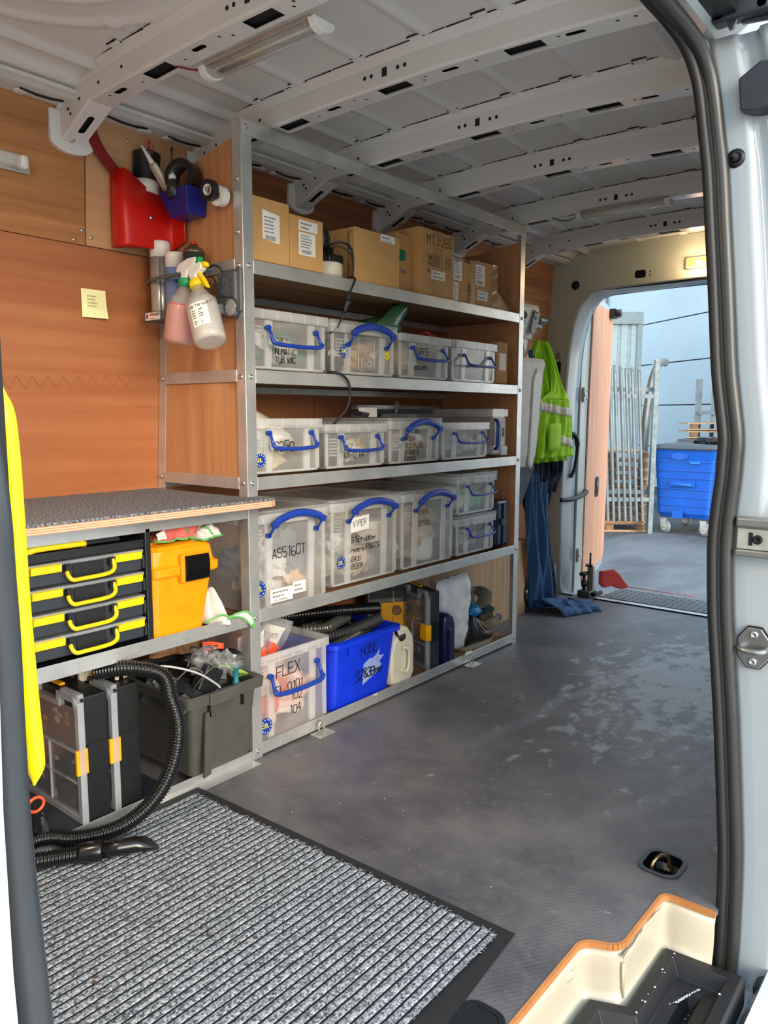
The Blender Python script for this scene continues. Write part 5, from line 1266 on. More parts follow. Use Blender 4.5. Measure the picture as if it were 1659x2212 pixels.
# blue crate of hoses
t = thing('blue_crate', 'bright blue open crate marked HOSE filled with corrugated hoses', 'crate', (.56, .2, zb_)); bc = t
xc, yc = .566, .20
mb = MB(); mb.smooth = False
lo = rrect(.325, .36, .03, 4, xc - .012, yc); hi = rrect(.355, .39, .03, 4, xc, yc); hx = rrect(.395, .42, .035, 4, xc + .004, yc)
hi2 = rrect(.349, .384, .028, 4, xc, yc); lo2 = rrect(.319, .354, .028, 4, xc - .012, yc)
mb.loft([[(x, y, zb_ + .001) for x, y in lo], [(x, y, .272) for x, y in hi], [(x, y, .268) for x, y in hx], [(x, y, .285) for x, y in hx], [(x, y, .290) for x, y in hi2], [(x, y, zb_ + .006) for x, y in lo2]]); mb.build('body', M['crateblue'], t, smooth=False)
mb = MB(); mb.box(.455, .470, -.004, .004, .235, .268); mb.build('rib', M['crateblue'], t)
mb = MB(); p = [(.545, .095), (.60, .115), (.63, .125), (.655, .150), (.640, .165), (.668, .185), (.635, .190), (.640, .215), (.618, .195), (.60, .188), (.58, .190), (.548, .175)]
mb.loft([[(x, .0045 + (.27 - z) * .048, z) for x, z in p], [(x, .0035 + (.27 - z) * .048, z) for x, z in p]]); s_ = mb.build('paper_label', mat('#8fa4da', .6), t)
mb = MB(); write(mb, 'HOSE', (.525, .0035, .222), (1, 0, .10), (0, .048, 1), .034, .0013, .05, 1.25, 2) if 0 else write(mb, 'HOSE', (.53, .0045, .212), UX, (0, -.045, 1), .034, .0013, .06, 1.25, 2)
write(mb, '32', (.50, .009, .115), UX, (0, -.045, 1), .038, .0013, .08, 1.1, 5); write(mb, '&38mm', (.548, .0075, .125), UX, (0, -.045, 1), .036, .002, .1, .98, 7); mb.build('handwriting', M['ink'], s_)
def hose(path, r, lab, m='hosemat', pitch=.0105, group='hoses in the blue crate'):
    pp, rr = corrugated(spline(path, 8), r, pitch, depth=.17); mb = MB(); mb.tube(pp, rr, 14); mb.v = mb.v
    o = mb.build('corrugated_hose', M[m], None, label=lab, category='hose', group=group); return o
hose([(.40, .30, .335), (.48, .20, .352), (.58, .12, .358), (.70, .06, .352)], .024, 'thickest black hose along the top of the blue crate')
hose([(.42, .18, .27), (.50, .09, .285), (.58, .05, .305), (.67, .03, .322)], .024, 'matt black hose bending down into the front of the blue crate', 'rubber')
M['wirehose'] = mat('#55554e', .2, .5)
hose([(.38, .16, .318), (.44, .10, .322), (.52, .12, .322), (.62, .16, .31)], .022, 'grey wire-wound hose arching over the left of the blue crate', 'wirehose', .013)
hose([(.42, .05, .265), (.50, .045, .275), (.58, .05, .285), (.66, .07, .288)], .018, 'pale spiral hose low along the front rim of the blue crate', 'wirehose', .012)
hose([(.45, .30, .27), (.55, .26, .29), (.62, .22, .29), (.70, .2, .26)], .024, 'black hose filling the back of the blue crate')
# jerrycan
t = thing('jerrycan', 'cream plastic jerrycan with a black cap beside the blue crate', 'canister', (.78, .1, zb_))
mb = MB(); mb.smooth = True
prof = [(.735, .0), (.72, .02), (.72, .13), (.74, .18), (.775, .225), (.79, .235), (.83, .225), (.86, .19), (.868, .15), (.868, .03), (.85, .0)]
pr = [(x, zb_ + .002 + z) for x, z in prof]
mb.loft([[(lerp(.79, x, .9), .012, lerp(.14, z, .92)) for x, z in pr], [(x, .025, z) for x, z in pr], [(x, .15, z) for x, z in pr], [(lerp(.79, x, .9), .165, lerp(.14, z, .92)) for x, z in pr]])
mb.build('body', M['cream_p'], t, bevel=.004)
mb = MB(); mb.lathe([(.026, 0), (.026, .022), (.021, .026)], (.785, .035, .222), (-.05, -.75, .6), 16); mb.build('cap', M['black'], t)
mb = MB(); mb.tube(spline([(.775, .005, .185), (.80, -.004, .18), (.812, -.004, .15), (.808, -.004, .105), (.798, .0, .085), (.785, .006, .09)], 5), .007, 8); mb.build('handle', M['cream_p'], t)
# organisers
def organiser(name, label, Mx, w, h, d, cat='organiser', wide=False, items=None, group=None):
    """flat parts organiser: local x = width, z = height (lid in the xz plane facing -y), y = thickness"""
    t = thing(name, label, cat, tuple(Mx.translation), group)
    def P(nm, m, fn, par=t, **k):
        mb = MB(); mb.M = Mx; fn(mb); return mb.build(nm, m, par, **k)
    P('tray', M['slate'] if not wide else M['black'], lambda b: (b.box(0, w, .012, d, 0, h)) and b, bevel=.004)
    def lid(b):
        o = [(0, 0), (w, 0), (w, h - .03), (w - .02, h), (w * .68, h), (w * .68, h - .025), (w * .36, h - .025), (w * .36, h), (0, h)]
        i = inset([(x, z) for x, z in o], -.012) if 0 else [(.014, .014), (w - .014, .014), (w - .014, h - .036), (w - .024, h - .014), (w * .68 + .012, h - .014), (w * .68 + .012, h - .04), (w * .36 - .012, h - .04), (w * .36 - .012, h - .014), (.014, h - .014)]
        b.polyhole(o, [i], 'y', -.004, .012)
    P('lid_frame', M['lid'], lid)
    def win(b):
        b.polyhole([(.010, .010), (w - .010, .010), (w - .010, h - .03), (w * .68 + .01, h - .035), (w * .36 - .01, h - .035), (.010, h - .02)], [], 'y', .002, .004)
    P('lid_window', M['lidthin'], win)
    def ribs(b):
        b.box(w * .5, w * .5 + .005, -.003, .003, .02, h * .55); b.box(.014, w - .014, -.003, .003, h * .55, h * .55 + .005); b.box(.014, w - .014, -.002, .003, h * .3, h * .3 + .003)
    P('lid_rib', M['lid'], ribs)
    for k in range(2):
        P('divider', M['tape'], lambda b, k=k: b.box(.02 + k * w * .45, .02 + k * w * .45 + w * .42, .0125, .0135, .03, h * .28))
    P('latch', M['amber'], lambda b: b.box(w * .82, w + .006, -.010, .016, h * .38, h * .38 + h * .2) if not wide else b.box(w - .004, w + .006, -.014, .018, h * .40, h * .60), bevel=.002)
    P('latch_bed', M['black'], lambda b: b.box(w - .01, w + .004, .017, d * .9, h * .36, h * .62))
    P('handle', M['amber'], lambda b: b.box(.02, w * .62, .018, .034, h + .001, h + .008), bevel=.002)
    rnd = random.Random(int(w * 1000 + h * 777)); mb = MB(); mb.M = Mx
    cols = [M['steel'], M['paper'], M['amber'], M['midgrey']]
    for k in range(26):
        mb.cur = k % 4; c = (rnd.uniform(.03, w - .04), .009, rnd.uniform(.03, h - .06)); mb.blob(c, (rnd.uniform(.006, .016), .002, rnd.uniform(.005, .014)), k, .6, 5)
    mb.build('small_parts', cols, t, kind='stuff')
    return t
# bottom row organiser, turned to the side door
MxA = Matrix.Translation((1.074, .262, zb_ + .002)) @ Matrix.Rotation(R(-112), 4, 'Z')
organiser('parts_organiser', 'black parts organiser with a grey clear lid and one amber latch, right of the jerrycan', MxA, .25, .335, .058)
t = thing('yellow_organiser', 'yellow and grey tool organiser behind the jerrycan with a black window', 'organiser', (.80, .24, zb_))
MxB = Matrix.Translation((.93, .315, zb_ + .002)) @ Matrix.Rotation(R(-34), 4, 'Z')
mb = MB(); mb.M = MxB; mb.box(0, .20, .0, .06, 0, .36); mb.build('tray', M['midgrey'], t, bevel=.006)
mb = MB(); mb.M = MxB; mb.box(.06, .19, -.006, -.001, .02, .25); mb.build('yellow_panel', M['amber'], t, bevel=.002)
mb = MB(); mb.M = MxB; mb.box(.01, .19, -.006, -.001, .27, .35); mb.tube([(.04 + .13 * k / 8, -.008, .325 - .018 * math.sin(math.pi * k / 8)) for k in range(9)], .003, 6); mb.build('carry_opening', M['black'], t)
mb = MB(); mb.M = MxB; mb.lathe([(.022, 0), (.022, .008), (.014, .008), (.013, .003), (.001, .003)], (.13, -.006, .215), (0, -1, 0), 18); mb.build('dial', M['shelf_ply'], t)
# navy case
t = thing('navy_case', 'glossy navy blue plastic case standing right of the organiser on the bottom shelf', 'case', (1.13, .06, zb_))
mb = MB(); mb.smooth = True
pts_ = [(1.074, 0), (1.074, .17), (1.082, .205), (1.095, .22), (1.115, .222), (1.14, .205), (1.155, .17), (1.158, 0)]
mb.loft([[(lerp(1.115, x, s), y, zb_ + .002 + z * (.9 + .1 * s)) for x, z in pts_] for y, s in ((.008, .86), (.02, 1), (.10, 1), (.11, .9))]); mb.build('shell', M['navy'], t, bevel=.004)
mb = MB(); mb.box(1.10, 1.13, .001, .010, .05, .19); mb.build('ridge', M['navy'], t, bevel=.003)
# white pillow bag
mb = MB(); mb.smooth = True
def pil(u, v, s):
    a = (u - .5) * 2; b_ = (v - .5) * 2; th = max(0, (1 - a ** 4)) ** .5 * max(0, (1 - b_ ** 4)) ** .5
    w = .006 * noise.noise(V((u * 7, v * 9, s))) + .004 * noise.noise(V((u * 18, v * 14, s * 3)))
    x = 1.245 + a * .095 * (1 - .05 * b_ * b_) + .02 * b_; z = .205 + b_ * .172 + .012 * a
    return (x, .105 + s * (.055 * th) + w * 1.5 - .02 * a, z + w)
mb.grid(lambda u, v: pil(u, v, -1), 22, 26); mb.grid(lambda u, v: pil(u, v, 1), 22, 26)
mb.build('white_sack', mat('#eeeef0', .35, bump=.15, bs=60), None, label='full crumpled white plastic sack standing on the bottom shelf', category='sack')
# straps, boots
def strap_loop(c, r, w, h, m, lab, a=0, n=3, tilt=0, sq=.7):
    mb = MB(); mb.M = Matrix.Translation(c) @ Matrix.Rotation(R(a), 4, 'Z') @ Matrix.Rotation(R(tilt), 4, 'X')
    for k in range(n):
        rr = r * (1 - .16 * k); ring = [(rr * math.cos(R(q)) * (1 + .1 * math.sin(R(q * 3 + 40 * k))), rr * sq * math.sin(R(q))) for q in range(0, 360, 15)]
        mb.loft([[(x * s, z_, y * s + rr * .1) for x, y in ring] for z_, s in ((-w / 2, 1), (w / 2, 1), (w / 2, .92), (-w / 2, .92))] + [[(x * 1, -w / 2, y * 1 + rr * .1) for x, y in ring]], False)
    return mb.build('strap', m, None, label=lab, category='strap', group='ratchet straps heaped at the right end of the bottom shelf')
khaki = mat('#857d6a', .8, bump=.4, bs=300); dgreen = mat('#24403c', .8, bump=.4, bs=300); tan_ = mat('#a9a18d', .8, bump=.4, bs=300)
strap_loop((1.385, .12, .24), .075, .055, .1, tan_, 'pale khaki strap rolled upright beside the white sack', 20, 3, 10, .95)
strap_loop((1.475, .11, .235), .070, .055, .1, khaki, 'brown khaki strap roll on top of the heap', -15, 4, -15, .75)
strap_loop((1.565, .11, .15), .060, .05, .1, dgreen, 'dark green strap roll at the right of the heap', 30, 3, 30, .6)
strap_loop((1.49, .055, .13), .050, .045, .1, khaki, 'small khaki strap coil in the middle of the heap', 60, 3, 60, .7)
mb = MB(); mb.M = Matrix.Translation((1.575, .10, .21)) @ Matrix.Rotation(R(12), 4, 'Y'); mb.box(-.022, .022, -.002, .002, -.04, .045); mb.build('webbing_end', khaki, None, label='flat khaki webbing end sticking up by the rear post', category='strap')
t = thing('work_boot', 'black lace-up work boot under the straps', 'boot', (1.42, .08, zb_))
mb = MB(); mb.smooth = True
mb.loft([[(1.36 + .5 * dx + hw * math.cos(R(a)) * .0 + dx * .0 + x_, .08 + hw * math.cos(R(a)), zc_ + hh * math.sin(R(a))) for a in range(0, 360, 24)] for x_, dx, hw, hh, zc_ in ((-.055, 0, .01, .02, .075), (-.045, 0, .035, .05, .09), (0, 0, .042, .075, .115), (.04, 0, .040, .065, .105), (.09, 0, .042, .04, .078), (.14, 0, .044, .032, .07), (.175, 0, .03, .022, .062), (.185, 0, .01, .01, .058))]); mb.build('upper', M['black'], t)
mb = MB(); mb.loft([[(x, y, z) for x, y in [(1.30, .05), (1.30, .11), (1.38, .125), (1.48, .13), (1.545, .10), (1.545, .06), (1.48, .03), (1.38, .035)]] for z in (zb_ + .001, zb_ + .018)]); mb.build('sole', tan_, t)
mb = MB()
for k in range(7): mb.tube(spline([(1.385 + .018 * k, .04, .15 - .009 * k), (1.395 + .018 * k, .055, .165 - .010 * k), (1.39 + .018 * k, .08, .17 - .010 * k)], 3), .003, 6)
mb.tube(spline([(1.40, .04, .14), (1.44, .02, .10), (1.50, .015, .11), (1.54, .03, .15), (1.50, .04, .16)], 5), .003, 6); mb.build('lace', tan_, t)
mb = MB(); mb.blob((1.385, .06, .205), (.032, .03, .024), 4, .6, 8); mb.build('blue_tape_wad', mat('#1880c4', .35), None, label='bright blue balled tape on top of the boot', category='tape')
mb = MB(); mb.cyl((1.53, .05, .12), (1.60, .06, .13), .018, 14); mb.cyl((1.60, .06, .13), (1.625, .063, .133), .006, 10); mb.build('hose_fitting', M['grey'], None, label='grey plastic and chrome hose fitting in front of the green strap', category='fitting')
mb = MB(); mb.blob((1.50, .16, .09), (.13, .07, .06), 8, .5, 9, 3); mb.build('dark_bag', M['dark'], None, label='black bag under the heap of straps', category='bag')
mb = MB(); mb.M = Matrix.Translation((.60, -.006, .048)) ; mb.blob((.0, 0, .0), (.012, .006, .002), 3, .6, 5); mb.blob((.64, 0, .003), (.03, .008, .008), 5, .8, 6); mb.build('paper_scrap', M['paper'], None, label='scraps of white paper lying on the bottom rail of the rack', category='scrap')

# ---------------------------------------------------------------- left unit: drawers, yellow bin
t = thing('drawer_cabinet', 'black tool cabinet with four slide-in organisers and yellow handles', 'cabinet', (-.53, .2, SH4)); cb_ = t
mb = MB(); zT = .792
mb.box(-.365, -.347, .0, .40, SH4 + .001, zT); mb.box(-.712, -.694, .0, .40, SH4 + .001, zT); mb.box(-.694, -.365, .39, .40, SH4 + .001, zT - .02); mb.box(-.694, -.365, .0, .40, SH4 + .001, SH4 + .008); mb.box(-.694, -.365, .004, .016, .738, .762); mb.box(-.694, -.365, .016, .39, .738, .744)
mb.build('frame', M['black'], t, bevel=.003)
mb = MB(); mb.box(-.694, -.365, .22, .39, .746, .77); mb.box(-.52, -.41, .05, .3, .76, .775); mb.build('top_tray', M['slate'], t)
mb = MB(); mb.tube(spline([(-.682, .03, .752), (-.676, .015, .768), (-.65, .012, .773), (-.56, .012, .773), (-.535, .015, .772), (-.53, .03, .765)], 5), .008, 10, flat=1.2); mb.build('handle', M['yellow'], t)
mb = MB()
for k in range(4): mb.box(-.372, -.366, .004, .02, .495 + k * .063, .53 + k * .063)
mb.build('side_catch', M['slate'], t)
for k, zt in enumerate((.737, .675, .612, .550)):
    dr = None
    mb = MB(); mb.box(-.690, -.374, .006, .37, zt - .058, zt - .010); dr = mb.build('drawer', M['slate'], t, bevel=.003)
    mb = MB(); mb.box(-.692, -.372, -.002, .37, zt - .0098, zt - .001); mb.build('drawer_lid', M['lid'], dr, bevel=.002)
    for x0, x1 in ((-.684, -.606), (-.458, -.380)):
        mb = MB(); mb.prism([(-.010, zt - .006), (.004, zt - .004), (.005, zt - .028), (-.008, zt - .025)], 'x', x0, x1); mb.build('latch', M['yellow'], dr, bevel=.002)
    mb = MB(); mb.tube(spline([(-.588, .002, zt - .022), (-.594, -.012, zt - .034), (-.586, -.020, zt - .047), (-.56, -.020, zt - .048), (-.50, -.020, zt - .047), (-.476, -.018, zt - .042), (-.466, -.012, zt - .030), (-.468, -.004, zt - .012)], 5), .0055, 8, flat=1.1); mb.build('handle', M['yellow'], dr)
    for x in (-.59, -.470):
        mb = MB(); mb.box(x - .007, x + .007, -.010, .006, zt - .028, zt - .008); mb.build('handle_mount', M['black'], dr)
    mb = MB(); mb.box(-.572, -.488, .002, .006, zt - .050, zt - .014); mb.build('front_recess', M['black'], dr)
t = thing('orange_tub', 'bright orange yellow lidded tub with a black clasp beside the drawer cabinet', 'tub', (-.235, .15, SH4))
mb = MB(); mb.smooth = False
def ring(x0, x1, y0, y1, z, r=.02): return [(x, y, z) for x, y in rrect(x1 - x0, y1 - y0, r, 4, (x0 + x1) / 2, (y0 + y1) / 2)]
mb.loft([ring(-.343, -.170, .012, .27, SH4 + .001), ring(-.343, -.168, .010, .27, SH4 + .01), ring(-.344, -.136, .004, .30, .640), ring(-.344, -.135, .004, .30, .655)], True); mb.build('body', M['orange'], t)
mb = MB()
mb.loft([ring(-.3452, -.124, -.006, .312, .645), ring(-.3452, -.120, -.010, .315, .650), ring(-.3452, -.118, -.010, .315, .672), ring(-.3452, -.126, -.004, .308, .676), ring(-.3452, -.130, .0, .305, .682), ring(-.344, -.132, .002, .302, .718, .03), ring(-.340, -.138, .012, .295, .730, .035), ring(-.335, -.145, .03, .28, .734, .03)]); mb.build('lid', M['orange'], t, smooth=False)
mb = MB(); mb.grid(lambda u, v: (lerp(-.249, -.168, u) + .003 * math.sin(math.pi * v) * (1 if u > .5 else -1) * 0, -.012 - .010 * math.sin(math.pi * (.15 + .7 * v)), lerp(.628, .700, v)), 6, 8); mb.build('clasp', mat('#0c0c0d', .25), t, solid=.004)
mb = MB(); mb.box(-.262, -.249, -.018, .004, .625, .705); mb.build('clasp_mount', M['orange'], t, bevel=.003)
mb = MB(); mb.box(-.34, -.26, .10, .20, .7335, .748); mb.box(-.34, -.24, .05, .06, .7335, .7385); mb.build('carry_handle', M['orange'], t, bevel=.003)
# cloths
def cloth(c, rx, ry, rz, seed, m, lab, trim=None, nm='cleaning_cloth', amp=.5):
    t = thing(nm, lab, 'cloth', c)
    def f(u, v):
        a = u * 2 * math.pi; r = v; h = (1 - r ** 2.2); w = 1 + .28 * math.sin(a * 3 + seed) + .12 * math.sin(a * 7 + seed * 2)
        q = noise.noise(V((math.cos(a) * r * 2.4 + seed, math.sin(a) * r * 2.4, seed))) + .5 * noise.noise(V((math.cos(a) * r * 6 + seed, math.sin(a) * r * 6, seed)))
        return (c[0] + math.cos(a) * r * rx * w, c[1] + math.sin(a) * r * ry * w, c[2] + rz * (h * .8 + amp * q * (.35 + h)) if c[2] + rz * (h * .8 + amp * q * (.35 + h)) > c[2] + .001 else c[2] + .002)
    mb = MB(); mb.smooth = True; mb.grid(f, 48, 14, True); mb.build('fabric', m, t, solid=.003)
    if trim:
        mb = MB(); mb.tube([V(f(k / 48, 1)) + V((0, 0, .002)) for k in range(48)], .003, 6, closed=True)
        mb.tube([V(f(.1 + .3 * k / 12, .25 + .6 * k / 12)) + V((0, -.002, .003)) for k in range(13)], .003, 6); mb.tube([V(f(.62 + .2 * k / 12, .1 + .8 * k / 12)) + V((0, -.002, .003)) for k in range(13)], .003, 6); mb.build('edge_binding', trim, t)
    return t
t = cloth((-.215, .09, .737), .085, .075, .075, 3, M['pinkcloth'], 'red microfibre cloth with green edging crumpled on the orange tub', M['greentrim'])
mb = MB(); mb.M = Matrix.Translation((-.292, .03, .757)) @ Matrix.Rotation(R(-20), 4, 'Y'); mb.box(-.014, .014, -.001, .001, -.014, .014); mb.build('care_tag', M['wash'], t)
cloth((-.140, .05, .732), .05, .045, .05, 8, M['wash'], 'grey white cloth with green edging at the right corner of the orange tub', M['greentrim'])
cloth((-.115, .10, SH4 + .002), .045, .09, .15, 5, M['wash'], 'white cloth heaped on the bench shelf right of the orange tub', None, amp=.15)
# looped green trimmed cloth over the rail
t = thing('edged_cloth', 'grey cloth with bright green edging hanging over the shelf rail at the post', 'cloth', (-.05, .0, .49))
pth = spline([(-.165, .01, .485), (-.145, -.004, .497), (-.115, -.008, .503), (-.09, -.01, .492), (-.065, -.012, .497), (-.03, -.014, .497), (-.008, -.016, .480), (.0, -.018, .445), (-.012, -.016, .450), (-.035, -.012, .475), (-.07, -.01, .488), (-.10, -.01, .486)], 5)
mb = MB(); mb.tube(pth, .003, 8); mb.build('edge_binding', M['greentrim'], t)
mb = MB(); mb.smooth = True; a_ = [V((-.09, -.008, .492)), V((-.065, -.01, .496)), V((-.03, -.012, .496)), V((-.008, -.014, .480)), V((-.002, -.016, .450))]; b_ = [V((-.09, -.006, .486)), V((-.07, -.008, .487)), V((-.04, -.010, .474)), V((-.018, -.013, .455)), V((-.006, -.015, .446))]
mb.grid(lambda u, v: (lambda i, f: tuple(a_[i].lerp(a_[i + 1], f).lerp(b_[i].lerp(b_[i + 1], f), v) + V((0, .002 * math.sin(u * 20), 0))))(min(3, int(u * 4)), u * 4 - min(3, int(u * 4))), 16, 4); mb.build('fabric', M['wash'], t, solid=.002)
mb = MB(); mb.box(-.125, -.052, .16, .164, SH4 + .001, .705); mb.v = [(x, y, z) for x, y, z in mb.v]; mb.build('cardboard_sheet', M['card'], None, label='brown cardboard sheet leaning between the orange tub and the big clear box', category='cardboard')

# ---------------------------------------------------------------- floor level left
MxC = Matrix.Translation((-.553, .33, .012)) @ Matrix.Rotation(R(-90), 4, 'Z')
for x, lab in ((-.575, 'left of the two dark parts organisers stood on edge under the bench'), (-.480, 'right of the two dark parts organisers stood on edge under the bench')):
    Mx = Matrix.Translation((x, .335, .032)) @ Matrix.Rotation(R(-90), 4, 'Z')
    t = organiser('parts_organiser', lab, Mx, .33, .34, .080, wide=True, group='parts organisers under the bench')
    mb = MB(); mb.M = Mx; mb.box(.3315, .337, -.006, .012, .0, .33); mb.build('lid_edge', M['lid'], t, bevel=.002)
    mb = MB(); mb.M = Mx; mb.box(.25, .335, -.004, .012, .341, .352); mb.build('hang_tab', M['lid'], t)
t = thing('tool_strip', 'two cream plastic clips hanging behind the organisers', 'clip', (-.43, .2, .3))
for q in ((-.49, -.45, .15, .16, .36, .42), (-.44, -.43, .05, .055, .375, .41), (-.415, -.405, .05, .055, .375, .41)):
    mb = MB(); mb.box(*q); mb.build('clip', M['cream_p'], t)
# grey crate full of spare parts
t = thing('grey_crate', 'dark grey plastic crate heaped with cables and spare parts beside the post', 'crate', (-.145, .15, .004)); gc = t
x0, x1, y0, y1 = -.268, -.004, -.055, .36
mb = MB(); mb.smooth = False
mb.loft([ring(x0 + .030, x1 - .010, y0 + .05, y1 - .03, .034), ring(x0 + .012, x1 - .004, y0 + .022, y1 - .01, .255), ring(x0 - .012, x1 + .010, y0 + .0, y1 + .01, .262), ring(x0 - .014, x1 + .014, y0 - .002, y1 + .012, .290), ring(x0 - .008, x1 + .006, y0 + .006, y1 + .0, .295), ring(x0 + .014, x1 - .006, y0 + .025, y1 - .015, .285), ring(x0 + .034, x1 - .014, y0 + .055, y1 - .04, .040)])
mb.build('body', M['crate'], t)
mb = MB(); mb.box(-.21, -.10, -.066, -.054, .258, .296); mb.build('grip', M['crate'], t, bevel=.004)
mb = MB(); mb.prism([(-.225, .04), (-.215, .235), (-.195, .235), (-.20, .045)], 'y', -.045, -.036) ; mb.build('rib', M['crate'], t)
for x in (-.20, -.075):
    mb = MB(); mb.box(x, x + .005, -.045, -.036, .22, .25); mb.build('notch', M['dark'], t)
mb = MB(); rnd = random.Random(2); cols = [M['black'], M['dark'], M['midgrey'], M['slate']]
for k in range(40):
    mb.cur = k % 4; c = (rnd.uniform(-.24, -.04), rnd.uniform(.0, .3), rnd.uniform(.23, .31)); 
    if k % 3: mb.blob(c, (rnd.uniform(.02, .05), rnd.uniform(.02, .05), rnd.uniform(.012, .03)), k, .6, 6)
    else: mb.M = Matrix.Translation(c) @ Matrix.Rotation(rnd.uniform(0, 3), 4, 'Z') @ Matrix.Rotation(rnd.uniform(-.7, .7), 4, 'X'); mb.box(-.04, .04, -.02, .02, -.015, .015); mb.M = Matrix.Identity(4)
o = mb.build('spare_parts', cols); o['kind'] = 'stuff'; o['label'] = 'jumble of black spare parts heaped in the grey crate'; o['category'] = 'parts'
mb = MB(); mb.smooth = True; mb.blob((-.055, .07, .335), (.062, .05, .030), 2, .3, 10, 1.3); mb.build('pistol_case', mat('#131415', .6, bump=.6, bs=260), None, label='ribbed black foam block on the right of the grey crate', category='case')
mb = MB(); mb.M = Matrix.Translation((-.165, .0, .325)) @ Matrix.Rotation(R(32), 4, 'Y'); mb.box(-.035, .03, -.02, .02, -.05, .03); mb.build('power_adapter', M['black'], None, label='black power adapter block leaning in the grey crate', category='adapter', bevel=.004)
for k, (c, lab) in enumerate((((-.16, .03, .365), 'clear plastic packet at the back of the grey crate'), ((-.105, .0, .345), 'shiny clear plastic bag of wires in the grey crate'))):
    mb = MB(); mb.smooth = True; mb.blob(c, (.05, .035, .032), 20 + k, 1.2, 12, 2.4); mb.build('plastic_packet', M['film'], None, label=lab, category='packet')
mb = MB()
for k in range(7): mb.tube(spline([(-.16 + .012 * k, .0, .345), (-.13 + .01 * k, -.02, .352 - .004 * k), (-.09 + .008 * k, -.03, .325 - .003 * k), (-.075 + .006 * k, -.02, .30)], 5), .0016, 5)
mb.build('wire_bunch', mat('#8fb04a', .4), None, label='thin green and yellow wires in the grey crate', category='wire')
mb = MB(); mb.tube(spline([(-.22, .0, .30), (-.19, -.02, .345), (-.15, -.02, .36), (-.13, -.01, .345), (-.145, .0, .31)], 6), .0022, 6); mb.tube(spline([(-.22, .03, .36), (-.20, .02, .40), (-.165, .0, .415), (-.14, .0, .39), (-.13, .0, .36), (-.14, .0, .34)], 6), .0028, 6); mb.tube(spline([(-.26, .03, .33), (-.23, .0, .365), (-.20, -.01, .35), (-.18, .0, .32)], 6), .003, 6)
mb.build('lead', mat('#56544e', .4), None, label='grey looped leads on top of the grey crate', category='lead')
mb = MB(); mb.lathe([(.010, 0), (.012, .006), (.008, .012), (.009, .05), (.014, .055), (.014, .062)], (-.088, -.03, .285), (.0, 0, 1), 14); mb.build('teal_fitting', M['teal'], None, label='teal tap fitting at the front rim of the grey crate', category='fitting')
mb = MB(); mb.tube(spline([(-.425, -.02, .415), (-.39, -.025, .416), (-.33, -.04, .405), (-.26, -.07, .375), (-.21, -.085, .335), (-.195, -.09, .318)], 6), [.0065] * 8 + [.0035] * 23, 8); mb.build('metal_wand', M['zinc'], None, label='thin bent metal wand sticking out towards the grey crate', category='wand')
t = cloth((-.09, .25, .34), .09, .08, .07, 11, M['shelf_ply'], 'brown rag behind the spare parts under the bench', None, 'rag')
mb = MB()
for k in range(6): mb.tube(spline([(-.075, .15, .375 - .007 * k), (-.045, .14, .372 - .007 * k), (-.012, .12, .362 - .006 * k)], 4), .004, 6)
mb.build('orange_cable', mat('#f0592c', .45), None, label='orange ribbed cable behind the grey crate at the post', category='cable')
# vacuum hose and nozzle
t = thing('vacuum_hose', 'black ribbed vacuum hose curling down over the organisers to the mat', 'hose', (-.45, -.1, .0))
pp, rr = corrugated(spline([(-.50, .05, .415), (-.44, -.02, .425), (-.375, -.07, .40), (-.372, -.10, .345), (-.364, -.12, .27), (-.380, -.125, .19), (-.418, -.12, .115), (-.475, -.105, .06), (-.54, -.075, .030), (-.62, -.035, .0265), (-.70, .005, .045), (-.85, .0, .032), (-.95, -.02, .030)], 10), .0225, .0080, depth=.14); mb = MB(); mb.tube(pp, rr, 14)
mb.v = [(x, y, max(z, .0035)) for x, y, z in mb.v]; mb.build('ribbed_tube', M['hosemat'], t)
t = thing('vacuum_nozzle', 'black vacuum crevice nozzle on its ribbed hose end lying on the mat', 'nozzle', (-.62, -.15, .0))
nd = V((.185, -.115, 0)).normalized(); o0 = V((-.655, -.116, .033))
pp, rr = corrugated([o0 - nd * .30 + V((0, 0, -.003)), o0 - nd * .15, o0], .0215, .0080, depth=.14); mb = MB(); mb.tube(pp, rr, 14); mb.build('ribbed_tube', M['hosemat'], t)
mb = MB(); mb.tube([o0 - nd * .005, o0 + nd * .002, o0 + nd * .045, o0 + nd * .05, o0 + nd * .052], [.022, .0245, .0255, .025, .019], 20); mb.build('cuff', M['hosemat'], t)
mb = MB(); mb.smooth = True; rings = []
side = V((-nd.y, nd.x, 0))
for k, (s, r) in enumerate(((.052, .0205), (.09, .0200), (.13, .0195))): rings.append([o0 + nd * (s) + side * math.cos(R(a)) * r + V((0, 0, math.sin(R(a)) * r)) for a in range(0, 360, 20)])
rings.append([o0 + nd * (.165 - .022 * math.sin(R(a))) + side * math.cos(R(a)) * .019 + V((0, 0, math.sin(R(a)) * .019 - .001)) for a in range(0, 360, 20)])
mb.loft(rings, True); mb.build('nozzle_tip', M['hosemat'], t)
